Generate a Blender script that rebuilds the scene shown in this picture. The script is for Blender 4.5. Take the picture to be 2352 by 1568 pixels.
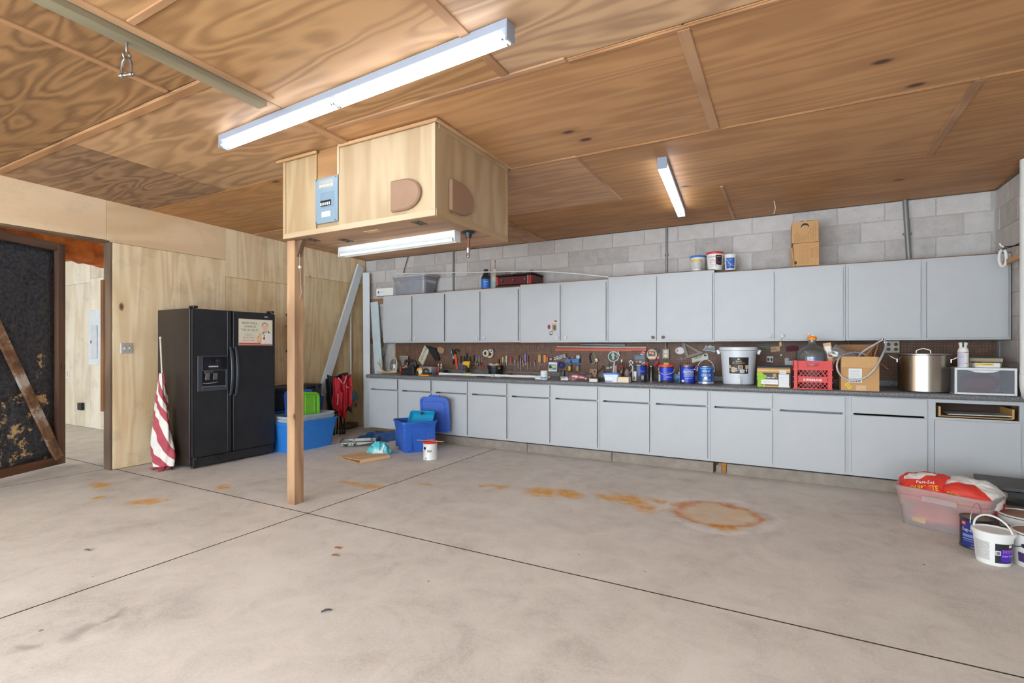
import bpy, bmesh, math, random
from mathutils import Vector, Matrix, Euler, noise as mnoise
for _o in list(bpy.data.objects): bpy.data.objects.remove(_o, do_unlink=True)
scene = bpy.context.scene
COL = scene.collection
rnd = random.Random(7)
SKY, TUBE_E, EXPO = 6.6, 7.5, 0.84   # daylight outside, lit tubes, exposure
# ------------------------------------------------------------------ camera
CAM_H, FPX, YAW = 1.29, 1160.0, math.radians(28.7)
cam = bpy.data.cameras.new('camera'); cam_o = bpy.data.objects.new('camera', cam); COL.objects.link(cam_o)
cam.sensor_width = 36.0; cam.lens = 36.0 * FPX / 2352.0; cam.shift_y = 16.0 / 2352.0
cam.clip_start = 0.02; cam.clip_end = 200
cam_o.location = (0, 0, CAM_H); cam_o.rotation_euler = (math.radians(90), 0, YAW)
scene.camera = cam_o
# ------------------------------------------------------------------ world, exposure
wd = bpy.data.worlds.new('sky'); scene.world = wd; wd.use_nodes = True
_bg = wd.node_tree.nodes['Background']; _bg.inputs[0].default_value = (0.74, 0.88, 1.0, 1); _bg.inputs[1].default_value = SKY
vs = scene.view_settings; vs.view_transform = 'Standard'; vs.look = 'None'; vs.gamma = 1.0; vs.use_curve_mapping = False
vs.exposure = EXPO
cy = scene.cycles; cy.max_bounces = 7; cy.diffuse_bounces = 4; cy.glossy_bounces = 3; cy.transmission_bounces = 4; cy.transparent_max_bounces = 12; cy.caustics_reflective = False; cy.caustics_refractive = False
# ------------------------------------------------------------------ measuring: photo pixel -> point on a known plane of the room
_F = (-math.sin(YAW), math.cos(YAW)); _R = (math.cos(YAW), math.sin(YAW))
def _ray(px, py):
    u = (px - 1176.0) / FPX
    return (_F[0] + u*_R[0], _F[1] + u*_R[1], (800.0 - py) / FPX)
def MY(px, py, y):
    d = _ray(px, py); t = y / d[1]; return d[0]*t, CAM_H + d[2]*t          # -> x, z on a plane of constant y
def MX(px, py, x):
    d = _ray(px, py); t = x / d[0]; return d[1]*t, CAM_H + d[2]*t          # -> y, z on a plane of constant x
def MZ(px, py, z=0.0):
    d = _ray(px, py); t = (z - CAM_H) / d[2]; return d[0]*t, d[1]*t        # -> x, y on a level plane
# ------------------------------------------------------------------ materials
def lin(c):
    c = c / 255.0
    return c/12.92 if c <= 0.04045 else ((c + 0.055)/1.055)**2.4
def C3(rgb): return (lin(rgb[0]), lin(rgb[1]), lin(rgb[2]), 1.0)
_MATS = {}
class NT:
    def __init__(s, name):
        s.m = bpy.data.materials.new(name); s.m.use_nodes = True; s.t = s.m.node_tree
        s.b = s.t.nodes['Principled BSDF']; s.out = s.t.nodes['Material Output']
    def n(s, typ, **kw):
        nd = s.t.nodes.new(typ)
        for k, v in kw.items(): setattr(nd, k, v)
        return nd
    def link(s, a, b): s.t.links.new(a, b)
    def _in(s, sock, v):
        if isinstance(v, (int, float)): sock.default_value = v
        elif isinstance(v, (tuple, list)): sock.default_value = v
        else: s.link(v, sock)
    def math(s, op, a, b=None, c=None, clamp=False):
        nd = s.n('ShaderNodeMath', operation=op, use_clamp=clamp); s._in(nd.inputs[0], a)
        if b is not None: s._in(nd.inputs[1], b)
        if c is not None: s._in(nd.inputs[2], c)
        return nd.outputs[0]
    def noise(s, vec, scale, detail=3, rough=0.55, dist=0.0):
        nd = s.n('ShaderNodeTexNoise'); s._in(nd.inputs['Vector'], vec)
        nd.inputs['Scale'].default_value = scale; nd.inputs['Detail'].default_value = detail
        nd.inputs['Roughness'].default_value = rough; nd.inputs['Distortion'].default_value = dist
        return nd.outputs['Fac']
    def ramp(s, fac, stops):
        nd = s.n('ShaderNodeValToRGB'); cr = nd.color_ramp
        while len(cr.elements) < len(stops): cr.elements.new(0.5)
        for e, (p, c) in zip(cr.elements, stops):
            e.position = p; e.color = c if len(c) == 4 else (*c, 1)
        s._in(nd.inputs[0], fac); return nd.outputs[0]
    def mix(s, fac, a, b, mode='MIX'):
        nd = s.n('ShaderNodeMix', data_type='RGBA', blend_type=mode)
        s._in(nd.inputs[0], fac); s._in(nd.inputs[6], a); s._in(nd.inputs[7], b); return nd.outputs[2]
    def coord(s, which='Object', scale=(1,1,1), rand=0.0):
        tc = s.n('ShaderNodeTexCoord'); mp = s.n('ShaderNodeMapping'); s.link(tc.outputs[which], mp.inputs['Vector'])
        mp.inputs['Scale'].default_value = scale
        if rand:
            oi = s.n('ShaderNodeObjectInfo'); cb = s.n('ShaderNodeCombineXYZ')
            for i, k in enumerate((1.0, 1.7, 0.6)): s.link(s.math('MULTIPLY', oi.outputs['Random'], rand*k), cb.inputs[i])
            s.link(cb.outputs[0], mp.inputs['Location'])
        return mp.outputs[0]
    def rand(s): return s.n('ShaderNodeObjectInfo').outputs['Random']
    def bump(s, h, strength=0.3, dist=0.01):
        nd = s.n('ShaderNodeBump'); nd.inputs['Strength'].default_value = strength; nd.inputs['Distance'].default_value = dist
        s.link(h, nd.inputs['Height']); s.link(nd.outputs[0], s.b.inputs['Normal'])
def P(name, rgb, rough=0.5, metal=0.0, var=0.06, vscale=14.0, bump=0.0, bscale=80.0, spec=0.5, coat=0.0, sub=None):
    """plain paint / plastic / metal with slight procedural variation"""
    key = name
    if key in _MATS: return _MATS[key]
    t = NT(name); c = C3(rgb); co = t.coord()
    f = t.noise(co, vscale, 3)
    lo = tuple(x*(1-var) for x in c[:3]) + (1,); hi = tuple(min(1, x*(1+var)) for x in c[:3]) + (1,)
    t.link(t.ramp(f, [(0.3, lo), (0.7, hi)]), t.b.inputs['Base Color'])
    t.b.inputs['Roughness'].default_value = rough; t.b.inputs['Metallic'].default_value = metal
    t.b.inputs['Specular IOR Level'].default_value = spec; t.b.inputs['Coat Weight'].default_value = coat
    if bump: t.bump(t.noise(co, bscale, 3), bump, 0.004)
    _MATS[key] = t.m; return t.m
def wood(name, light, dark, axis='X', ring=9.0, base=1.0, rough=0.62, knots=0.5, knot_rgb=(58, 34, 22), grey=0.0, fine=1.0, dirt=0.0, kscale=1.35, coat=0.0, bandw=0.46, long=0.55):
    if name in _MATS: return _MATS[name]
    t = NT(name); L, A = long*base, 2.6*base
    sc = {'X': (L, A, A), 'Y': (A, L, A), 'Z': (A, A, L)}[axis]
    co = t.coord('Object', sc, 37.0)
    n1 = t.noise(co, 0.85, 2.5, 0.5, 0.35)
    band = t.math('SINE', t.math('MULTIPLY', n1, ring*6.283))
    band = t.math('MULTIPLY_ADD', band, 0.5, 0.5)
    fs = {'X': (3, 120, 120), 'Y': (120, 3, 120), 'Z': (120, 120, 3)}[axis]
    cf = t.coord('Object', fs, 11.0); n2 = t.noise(cf, 1.0, 3, 0.6)
    big = t.noise(t.coord('Object', (1,1,1), 23.0), 0.9, 3, 0.6)
    fac = t.math('ADD', t.math('MULTIPLY', band, bandw), t.math('MULTIPLY', n2, 0.42*fine))
    fac = t.math('ADD', fac, t.math('MULTIPLY_ADD', big, 0.9, -0.42))
    col = t.ramp(fac, [(0.12, C3(light)), (0.95, C3(dark))])
    hs = t.n('ShaderNodeHueSaturation'); t.link(col, hs.inputs['Color'])
    t.link(t.math('MULTIPLY_ADD', t.rand(), 0.26, 0.87), hs.inputs['Value']); t.link(t.math('MULTIPLY_ADD', t.rand(), -0.22, 1.10), hs.inputs['Saturation'])
    col = hs.outputs[0]
    if knots:
        oc = t.coord('Object', (1, 1, 1), 19.0); sx = t.n('ShaderNodeSeparateXYZ'); t.link(oc, sx.inputs[0]); X_, Y_, Z_ = sx.outputs
        al = {'X': X_, 'Y': Y_, 'Z': Z_}[axis]; oth = [q for q in (X_, Y_, Z_) if q != al]
        cbk = t.n('ShaderNodeCombineXYZ'); t.link(t.math('MULTIPLY', al, 0.55), cbk.inputs[0]); t.link(t.math('MULTIPLY', t.math('ADD', oth[0], oth[1]), 1.1), cbk.inputs[1]); kc = cbk.outputs[0]
        vo = t.n('ShaderNodeTexVoronoi', voronoi_dimensions='2D'); vo.inputs['Scale'].default_value = kscale; t.link(kc, vo.inputs['Vector'])
        d = t.math('ADD', vo.outputs['Distance'], t.math('MULTIPLY_ADD', t.noise(kc, 9, 2), 0.05, -0.025))
        sp = t.n('ShaderNodeSeparateColor'); t.link(vo.outputs['Color'], sp.inputs[0])
        on = t.math('GREATER_THAN', sp.outputs[0], 1.0 - knots)
        k = t.math('MULTIPLY', t.ramp(d, [(0.025, (1,1,1)), (0.055, (0,0,0))]), on)
        halo = t.math('MULTIPLY', t.ramp(d, [(0.03, (1,1,1)), (0.17, (0,0,0))]), on)
        col = t.mix(t.math('MULTIPLY', halo, 0.35), col, C3(dark)); col = t.mix(t.math('MULTIPLY', k, 0.9), col, C3(knot_rgb))
    if grey: col = t.mix(grey, col, C3((120, 122, 105)))
    if dirt:
        dn = t.noise(t.coord('Object', (1,1,1), 5.0), 4.0, 5, 0.65)
        col = t.mix(t.math('MULTIPLY', t.ramp(dn, [(0.52, (0,0,0)), (0.75, (1,1,1))]), dirt), col, C3((96, 84, 72)))
    t.link(col, t.b.inputs['Base Color']); t.b.inputs['Roughness'].default_value = rough
    t.b.inputs['Coat Weight'].default_value = coat; t.b.inputs['Coat Roughness'].default_value = 0.35
    t.bump(n2, 0.12, 0.003); _MATS[name] = t.m; return t.m
def clear(name, rgb, opacity=0.35, rough=0.25, gloss=0.12, ripple=0.0):
    """frosted or clear plastic / glass sheet: part see-through, part scattering, glossy skin"""
    if name in _MATS: return _MATS[name]
    t = NT(name); tr = t.n('ShaderNodeBsdfTransparent'); tr.inputs[0].default_value = tuple(0.35 + 0.65*x for x in C3(rgb)[:3]) + (1,)
    df = t.n('ShaderNodeBsdfDiffuse'); df.inputs[0].default_value = C3(rgb)
    tl = t.n('ShaderNodeBsdfTranslucent'); tl.inputs[0].default_value = C3(rgb)
    m0 = t.n('ShaderNodeMixShader'); m0.inputs[0].default_value = 0.4; t.link(df.outputs[0], m0.inputs[1]); t.link(tl.outputs[0], m0.inputs[2])
    gl = t.n('ShaderNodeBsdfGlossy'); gl.inputs['Roughness'].default_value = rough
    m1 = t.n('ShaderNodeMixShader'); t.link(tr.outputs[0], m1.inputs[1]); t.link(m0.outputs[0], m1.inputs[2])
    nz = t.noise(t.coord(), 5.0, 3); t.link(t.math('MULTIPLY_ADD', nz, opacity*0.5, opacity*0.75, clamp=True), m1.inputs[0])
    fr = t.n('ShaderNodeFresnel'); fr.inputs[0].default_value = 1.45
    m2 = t.n('ShaderNodeMixShader'); t.link(t.math('MULTIPLY_ADD', fr.outputs[0], 0.55, gloss*0.12, clamp=True), m2.inputs[0])
    t.link(m1.outputs[0], m2.inputs[1]); t.link(gl.outputs[0], m2.inputs[2]); t.link(m2.outputs[0], t.out.inputs[0])
    _MATS[name] = t.m; return t.m
def emit(name, rgb, strength):
    if name in _MATS: return _MATS[name]
    t = NT(name); e = t.n('ShaderNodeEmission'); e.inputs[0].default_value = C3(rgb); e.inputs[1].default_value = strength
    t.link(e.outputs[0], t.out.inputs[0]); _MATS[name] = t.m; return t.m
# ------------------------------------------------------------------ mesh builder
class M:
    def __init__(s): s.v = []; s.f = []; s.mi = []; s.cur = 0
    def add(s, vs, fs):
        o = len(s.v); s.v += [tuple(p) for p in vs]
        for f in fs: s.f.append(tuple(i + o for i in f)); s.mi.append(s.cur)
        return s
    def box(s, x0, x1, y0, y1, z0, z1, mat=None):
        vs = [(x, y, z) for z in (z0, z1) for y in (y0, y1) for x in (x0, x1)]
        if mat is not None: vs = [mat @ Vector(p) for p in vs]
        return s.add(vs, [(0,2,3,1), (4,5,7,6), (0,1,5,4), (2,6,7,3), (0,4,6,2), (1,3,7,5)])
    def cbox(s, c, size, rot=(0,0,0)):
        mt = Matrix.Translation(c) @ Euler(rot).to_matrix().to_4x4(); a, b, d = (q/2 for q in size)
        return s.box(-a, a, -b, b, -d, d, mt)
    def bar(s, p0, p1, w, h=None, up=(0,0,1)):
        """square bar from p0 to p1"""
        h = w if h is None else h
        p0, p1 = Vector(p0), Vector(p1); d = (p1 - p0); ln = d.length; d.normalize(); up = Vector(up)
        if abs(d.dot(up)) > 0.99: up = Vector((0,1,0))
        x = d.cross(up).normalized(); y = x.cross(d).normalized()
        q = [x*(w/2)*a + y*(h/2)*b for a, b in ((-1,-1), (1,-1), (1,1), (-1,1))]
        return s.add([p0 + k for k in q] + [p1 + k for k in q], [(0,1,2,3), (7,6,5,4), (0,4,5,1), (1,5,6,2), (2,6,7,3), (3,7,4,0)])
    def tube(s, path, r, n=8, closed=False, cap=True):
        pts = [Vector(p) for p in path]; k = len(pts); rings = []
        rr = r if isinstance(r, (list, tuple)) else [r]*k
        prev = None
        for i, p in enumerate(pts):
            if closed: d = pts[(i+1) % k] - pts[i-1]
            else: d = pts[min(i+1, k-1)] - pts[max(i-1, 0)]
            if d.length < 1e-9: d = Vector((0,0,1))
            d.normalize()
            ref = prev if prev is not None else (Vector((0,0,1)) if abs(d.z) < 0.9 else Vector((1,0,0)))
            x = ref - d*ref.dot(d)
            if x.length < 1e-6: x = Vector((0,1,0)) - d*d.y
            x.normalize(); y = d.cross(x); prev = x
            rings.append([p + (x*math.cos(a) + y*math.sin(a))*rr[i] for a in (2*math.pi*j/n for j in range(n))])
        vs = [q for rg in rings for q in rg]; fs = []
        for i in range(k if closed else k-1):
            a, b = i*n, ((i+1) % k)*n
            for j in range(n): fs.append((a+j, a+(j+1) % n, b+(j+1) % n, b+j))
        if cap and not closed: fs += [tuple(reversed(range(n))), tuple(range((k-1)*n, k*n))]
        return s.add(vs, fs)
    def lathe(s, prof, n=24, c=(0,0,0), sx=1.0, sy=1.0, caps=True, rot=None):
        vs = []; fs = []
        for r, z in prof:
            for j in range(n):
                a = 2*math.pi*j/n; p = Vector((r*math.cos(a)*sx, r*math.sin(a)*sy, z))
                if rot is not None: p = rot @ p
                vs.append((p.x + c[0], p.y + c[1], p.z + c[2]))
        for i in range(len(prof)-1):
            for j in range(n): fs.append((i*n+j, i*n+(j+1) % n, (i+1)*n+(j+1) % n, (i+1)*n+j))
        if caps:
            fs.append(tuple(reversed(range(n)))); k = (len(prof)-1)*n; fs.append(tuple(range(k, k+n)))
        return s.add(vs, fs)
    def prism(s, pts, plane='xz', a=0.0, b=0.01):
        """polygon extruded between a and b along the third axis"""
        def P3(u, v, w): return {'xz': (u, w, v), 'xy': (u, v, w), 'yz': (w, u, v)}[plane]
        n = len(pts); vs = [P3(u, v, a) for u, v in pts] + [P3(u, v, b) for u, v in pts]
        fs = [tuple(range(n)), tuple(reversed(range(n, 2*n)))] + [(i, n+i, n+(i+1) % n, (i+1) % n) for i in range(n)]
        return s.add(vs, fs)
    def grid(s, fn, nu, nv, close_u=False):
        vs = [fn(i/nu, j/nv) for j in range(nv+1) for i in range(nu + (0 if close_u else 1))]
        w = nu if close_u else nu+1; fs = []
        for j in range(nv):
            for i in range(nu):
                fs.append((j*w+i, j*w+(i+1) % w, (j+1)*w+(i+1) % w, (j+1)*w+i))
        return s.add(vs, fs)
    def obj(s, name, mat, parent=None, bevel=0.0, smooth=None, loc=None, rot=None, solid=0.0, seg=1):
        me = bpy.data.meshes.new(name); me.from_pydata(s.v, [], s.f)
        mats = mat if isinstance(mat, (list, tuple)) else [mat]
        for q in mats: me.materials.append(q)
        if len(mats) > 1:
            for p, i in zip(me.polygons, s.mi): p.material_index = i
        bm = bmesh.new(); bm.from_mesh(me)
        if bevel:
            bmesh.ops.bevel(bm, geom=[e for e in bm.edges if e.is_manifold and e.calc_face_angle(0) > 0.6], offset=bevel, segments=seg, affect='EDGES', clamp_overlap=True)
        bmesh.ops.recalc_face_normals(bm, faces=bm.faces)
        if solid: bmesh.ops.solidify(bm, geom=list(bm.faces), thickness=solid)
        bm.to_mesh(me); bm.free()
        if smooth is not None:
            me.shade_smooth(); me.set_sharp_from_angle(angle=math.radians(smooth))
        o = bpy.data.objects.new(name, me); COL.objects.link(o)
        if loc is not None: o.location = loc
        if rot is not None: o.rotation_euler = rot
        if parent is not None: o.parent = parent
        return o
def tag(o, label=None, cat=None, group=None, kind=None):
    if label: o['label'] = label
    if cat: o['category'] = cat
    if group: o['group'] = group
    if kind: o['kind'] = kind
    return o
def thing(name, label, cat, loc=(0,0,0), rz=0.0, group=None, rot=None):
    o = bpy.data.objects.new(name, None); COL.objects.link(o); o.empty_display_size = 0.05
    o.location = loc; o.rotation_euler = rot if rot is not None else (0, 0, rz)
    return tag(o, label, cat, group)
def struct(name, m, mat, **kw):
    return tag(m.obj(name, mat, **kw), kind='structure')
def copy_of(src, name, loc, rot=None, parent=None, scale=None):
    o = bpy.data.objects.new(name, src.data); COL.objects.link(o); o.location = loc
    if rot is not None: o.rotation_euler = rot
    if scale is not None: o.scale = scale
    if parent is not None: o.parent = parent
    return o
def copy_tree(o, parent=None):
    c = o.copy(); COL.objects.link(c); c.parent = parent
    for ch in list(o.children): copy_tree(ch, c)
    return c
def circ(r, n=20, c=(0,0), a0=0, a1=2*math.pi, full=True, sy=1.0):
    k = n if full else n+1
    return [(c[0] + r*math.cos(a0 + (a1-a0)*i/n), c[1] + sy*r*math.sin(a0 + (a1-a0)*i/n)) for i in range(k)]
def rrect(x0, x1, y0, y1, r, n=4):
    pts = []
    for cx, cy, a in ((x1-r, y1-r, 0), (x0+r, y1-r, 90), (x0+r, y0+r, 180), (x1-r, y0+r, 270)):
        pts += [(cx + r*math.cos(math.radians(a + 90*i/n)), cy + r*math.sin(math.radians(a + 90*i/n))) for i in range(n+1)]
    return pts
def smooth_path(p, n=6):
    out = []; P_ = [Vector(q) for q in p]
    for i in range(len(P_)-1):
        a, b, c, d = P_[max(i-1, 0)], P_[i], P_[i+1], P_[min(i+2, len(P_)-1)]
        for k in range(n):
            u = k/n; out.append(.5*((2*b) + (c-a)*u + (2*a-5*b+4*c-d)*u*u + (3*b-a-3*c+d)*u**3))
    out.append(P_[-1]); return out
_TXT = {}
def text_mesh(s):
    if s in _TXT: return _TXT[s]
    cu = bpy.data.curves.new('lettering', 'FONT'); cu.body = s; cu.resolution_u = 1; cu.size = 1.0
    o = bpy.data.objects.new('lettering', cu); COL.objects.link(o)
    dg = bpy.context.evaluated_depsgraph_get(); dg.update()
    me = bpy.data.meshes.new_from_object(o.evaluated_get(dg)); bpy.data.objects.remove(o); bpy.data.curves.remove(cu)
    vs = [tuple(v.co) for v in me.vertices]; fs = [tuple(p.vertices) for p in me.polygons]; bpy.data.meshes.remove(me)
    _TXT[s] = (vs, fs); return vs, fs
def lettering(parent, s, width, height, mat, o=(0,0,0), ux=(1,0,0), uy=(0,0,1), cyl=None, name='lettering', bold=0.0):
    """writing centred at o in the plane ux, uy; or wrapped on a cylinder cyl=(radius, angle of the middle, z)"""
    vs, fs = text_mesh(s)
    if not vs: return None
    x0, x1 = min(v[0] for v in vs), max(v[0] for v in vs); y0, y1 = min(v[1] for v in vs), max(v[1] for v in vs)
    sx = width/max(1e-6, x1-x0); sy = height/max(1e-6, y1-y0); m = M(); out = []
    offs = [(0, 0)] if not bold else [(0, 0), (bold*width, 0)]
    for k, (dx, dz) in enumerate(offs):
        out = []
        for v in vs:
            a = (v[0] - (x0+x1)/2)*sx + dx; b = (v[1] - (y0+y1)/2)*sy
            if cyl:
                r, th, zc = cyl; r = r(zc+b) if callable(r) else r; t = th + a/r; out.append((r*math.cos(t), r*math.sin(t), zc + b))
            else:
                n = Vector(ux).cross(Vector(uy)); q = Vector(o) + Vector(ux)*a + Vector(uy)*b + n*0.0002*k; out.append(q)
        m.add(out, fs)
    return m.obj(name, mat, parent)
def label_patch(parent, r, th0, th1, z0, z1, mat, name='label_sheet', n=10, off=0.0006):
    """a printed sheet wrapped on a can; r may be a function of z"""
    R = r if callable(r) else (lambda z: r)
    m = M(); m.grid(lambda u, v: ((R(z0+(z1-z0)*v)+off)*math.cos(th0+(th1-th0)*u), (R(z0+(z1-z0)*v)+off)*math.sin(th0+(th1-th0)*u), z0+(z1-z0)*v), n, 2)
    return m.obj(name, mat, parent, smooth=40)
# ================================================================== THE ROOM
WY, XL, XR = 6.32, -6.29, 1.70            # back wall, left wall, right wall
def zc(y): return 2.77 + 0.021*(WY - y)   # the plywood ceiling rises a little away from the back wall
# ---------------- floor
def floor_mat():
    t = NT('worn_concrete'); g = t.n('ShaderNodeNewGeometry').outputs['Position']
    mp = t.n('ShaderNodeMapping'); t.link(g, mp.inputs['Vector']); mp.inputs['Scale'].default_value = (1, 1, 0); co = mp.outputs[0]
    big = t.noise(co, 0.9, 5, 0.62, 0.4); mid = t.noise(co, 4.5, 6, 0.68, 0.6); fin = t.noise(co, 75, 4, 0.7)
    f = t.math('ADD', t.math('MULTIPLY', big, 0.5), t.math('MULTIPLY', mid, 0.5)); f = t.math('ADD', f, t.math('MULTIPLY_ADD', fin, 0.34, -0.17))
    col = t.ramp(f, [(0.30, C3((184, 176, 167))), (0.45, C3((211, 204, 195))), (0.58, C3((224, 217, 208))), (0.78, C3((231, 226, 218)))])
    wob = t.n('ShaderNodeTexNoise'); t.link(co, wob.inputs['Vector']); wob.inputs['Scale'].default_value = 5.5; wob.inputs['Detail'].default_value = 5
    wv = t.n('ShaderNodeVectorMath', operation='MULTIPLY_ADD'); t.link(wob.outputs['Color'], wv.inputs[0]); wv.inputs[1].default_value = (0.24, 0.24, 0); t.link(co, wv.inputs[2])
    warped = wv.outputs[0]
    def blob(px, py, rx, ry, rot=0.0, soft=0.35):
        x, y = MZ(px, py); m = t.n('ShaderNodeMapping', vector_type='TEXTURE'); t.link(warped, m.inputs['Vector'])
        m.inputs['Location'].default_value = (x + 0.12, y + 0.12, 0); m.inputs['Rotation'].default_value = (0, 0, rot); m.inputs['Scale'].default_value = (rx, ry, 1)
        ln = t.n('ShaderNodeVectorMath', operation='LENGTH'); t.link(m.outputs[0], ln.inputs[0])
        return ln.outputs['Value']
    def fill(d, e0=1.0, soft=0.4): return t.ramp(d, [(max(0, e0-soft)*0.5, (1,1,1)), (e0*0.5, (0,0,0))])
    def blobs(lst, e0=1.0, soft=0.4):
        acc = None
        for b in lst:
            d = blob(*b); d = t.math('MULTIPLY', d, 0.5); v = t.ramp(d, [((e0-soft)*0.5, (1,1,1)), (e0*0.5, (0,0,0))])
            acc = v if acc is None else t.math('MAXIMUM', acc, v)
        return acc
    ochre = blobs([(1452,1152,.36,.15,-.75), (1405,1144,.20,.10,-.3), (1248,1129,.26,.17,.2), (1306,1133,.22,.11,-.3), (1142,1117,.14,.09), (1112,1117,.08,.06), (340,1152,.17,.12,.5), (232,1113,.18,.09), (222,1143,.09,.07),
                   (855,1116,.14,.11), (812,1110,.2,.07), (512,1118,.1,.07), (1495,1166,.20,.08,.2), (1520,1152,.2,.07,-.4), (1665,1212,.14,.10), (980,1112,.1,.06)], 1.0, 0.6)
    brk = t.ramp(t.noise(co, 14, 5, 0.7), [(0.34, (0.3,0.3,0.3)), (0.56, (1,1,1))])
    col = t.mix(t.math('MULTIPLY', t.math('MULTIPLY', ochre, brk), 0.95), col, C3((224, 162, 54)))
    # rust ring left by a round tank, with a pale lime rim outside it
    rd = blob(1648, 1180, .355, .355); rd = t.math('MULTIPLY', rd, 0.5)
    ring = t.ramp(rd, [(0.31, (0,0,0)), (0.42, (1,1,1)), (0.49, (0,0,0))]); inner = t.ramp(rd, [(0.36, (1,1,1)), (0.46, (0,0,0))])
    lime = t.ramp(rd, [(0.50, (0,0,0)), (0.57, (1,1,1)), (0.64, (0,0,0))])
    rb = t.ramp(t.noise(co, 7, 5, 0.7), [(0.30, (0.1,0.1,0.1)), (0.62, (1,1,1))])
    col = t.mix(t.math('MULTIPLY', inner, t.math('MULTIPLY_ADD', rb, 0.45, 0.12)), col, C3((228, 186, 118)))
    col = t.mix(t.math('MULTIPLY', ring, t.math('MULTIPLY_ADD', rb, 0.8, 0.15, clamp=True)), col, C3((204, 120, 18)))
    lb = t.ramp(t.noise(co, 3.2, 5, 0.7), [(0.38, (0,0,0)), (0.52, (1,1,1))])
    col = t.mix(t.math('MULTIPLY', t.math('MULTIPLY', lime, lb), 0.9), col, C3((232, 230, 226)))
    dark = blobs([(248,1418,.05,.09,.3), (182,1452,.07,.10,.4), (70,1484,.05,.05)], 1.0, 0.8)
    col = t.mix(t.math('MULTIPLY', dark, 0.42), col, C3((98, 88, 78)))
    vo = t.n('ShaderNodeTexVoronoi'); vo.inputs['Scale'].default_value = 7.0; t.link(co, vo.inputs['Vector'])
    sp = t.n('ShaderNodeSeparateColor'); t.link(vo.outputs['Color'], sp.inputs[0])
    speck = t.math('MULTIPLY', t.math('LESS_THAN', vo.outputs['Distance'], t.math('MULTIPLY', sp.outputs[1], 0.075)), t.math('GREATER_THAN', sp.outputs[0], 0.72))
    col = t.mix(t.math('MULTIPLY', speck, 0.7), col, C3((86, 74, 64)))
    vo2 = t.n('ShaderNodeTexVoronoi'); vo2.inputs['Scale'].default_value = 5.0; t.link(warped, vo2.inputs['Vector'])
    sp2 = t.n('ShaderNodeSeparateColor'); t.link(vo2.outputs['Color'], sp2.inputs[0])
    wsp = t.math('MULTIPLY', t.math('LESS_THAN', vo2.outputs['Distance'], 0.05), t.math('GREATER_THAN', sp2.outputs[0], 0.86))
    col = t.mix(t.math('MULTIPLY', wsp, 0.7), col, C3((230, 228, 224)))
    t.link(col, t.b.inputs['Base Color']); t.b.inputs['Roughness'].default_value = 0.72; t.b.inputs['Specular IOR Level'].default_value = 0.3
    t.bump(t.math('ADD', fin, t.math('MULTIPLY', mid, 1.5)), 0.10, 0.004); return t.m
FLOOR = floor_mat()
m = M(); m.box(-13, XR+0.2, -3.2, WY+0.2, -0.16, -0.018); floor_o = struct('floor', m, P('joint_dirt', (60, 50, 42), 0.95, var=.2))
fx = [-13.0, -9.8, -6.42, -3.305, XR+0.2]; fy = [-3.2, -0.72, 2.70, WY+0.1]
for i in range(len(fx)-1):
    for j in range(len(fy)-1):
        g = 0.0055; m = M(); cx, cy = (fx[i]+fx[i+1])/2, (fy[j]+fy[j+1])/2
        m.box(fx[i]+g-cx, fx[i+1]-g-cx, fy[j]+g-cy, fy[j+1]-g-cy, -0.02, 0.0)
        m.mi = [1, 0, 1, 1, 1, 1]; m.obj('concrete_slab', [FLOOR, P('joint_dirt', (60, 50, 42))], floor_o, loc=(cx, cy, 0))
# ---------------- ceiling: plywood sheets between seams, battens over some of them
PLYC = wood('ceiling_plywood', (198, 146, 96), (146, 98, 57), 'X', bandw=.34, long=.26, ring=9.0, base=1.5, knots=0.34, rough=0.55, fine=.8, knot_rgb=(70, 40, 26), kscale=1.6)
PLYC2 = wood('ceiling_plywood_figured', (196, 152, 108), (134, 96, 62), 'X', ring=10.0, base=1.25, knots=0.0, rough=0.6, fine=.7)
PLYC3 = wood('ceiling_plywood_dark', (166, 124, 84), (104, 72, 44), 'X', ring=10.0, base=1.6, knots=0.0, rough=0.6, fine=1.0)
BAT = wood('batten_wood', (186, 140, 100), (140, 98, 66), 'X', ring=5, knots=0, rough=.7)
BATY = wood('batten_wood_y', (190, 146, 106), (146, 104, 72), 'Y', ring=5, knots=0, rough=.7)
m = M(); y0, y1 = -3.2, WY+0.2
m.add([(x, y, zc(y)+dz) for dz in (0.02, 0.2) for y in (y0, y1) for x in (XL-0.12, XR+0.2)], [(0,2,3,1), (4,5,7,6), (0,1,5,4), (2,6,7,3), (0,4,6,2), (1,3,7,5)])
ceil_o = struct('ceiling', m, P('seam_backing_board', (70, 48, 32), 0.9))  # dark backing board, seen through the gaps between the sheets
def ceil_piece(name, x0, x1, y0, y1, mat, drop=0.0, th=0.02, g=0.0045, sag=0.0):
    cx, cy = (x0+x1)/2, (y0+y1)/2; m = M(); zb = zc(cy) - drop
    vs = []
    for top in (0, 1):
        for y in (y0+g, y1-g):
            for x in (x0+g, x1-g): vs.append((x-cx, y-cy, zc(y) - zc(cy) - drop*0 + (th if top else 0)))
    m.add(vs, [(0,2,3,1), (4,5,7,6), (0,1,5,4), (2,6,7,3), (0,4,6,2), (1,3,7,5)])
    return m.obj(name, mat, ceil_o, bevel=0.0025, loc=(cx, cy, zb))
BX = -2.90
rows_l = [(-3.2, -1.98, [-5.0]), (-1.98, -0.74, [-4.0]), (-0.74, 0.48, [-4.84]), (0.48, 1.715, [-3.33, -5.83]), (1.715, 3.0, [-4.84]), (3.0, 4.25, [-5.6]), (4.25, 5.5, [-4.3]), (5.5, WY, [-3.2])]
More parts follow.
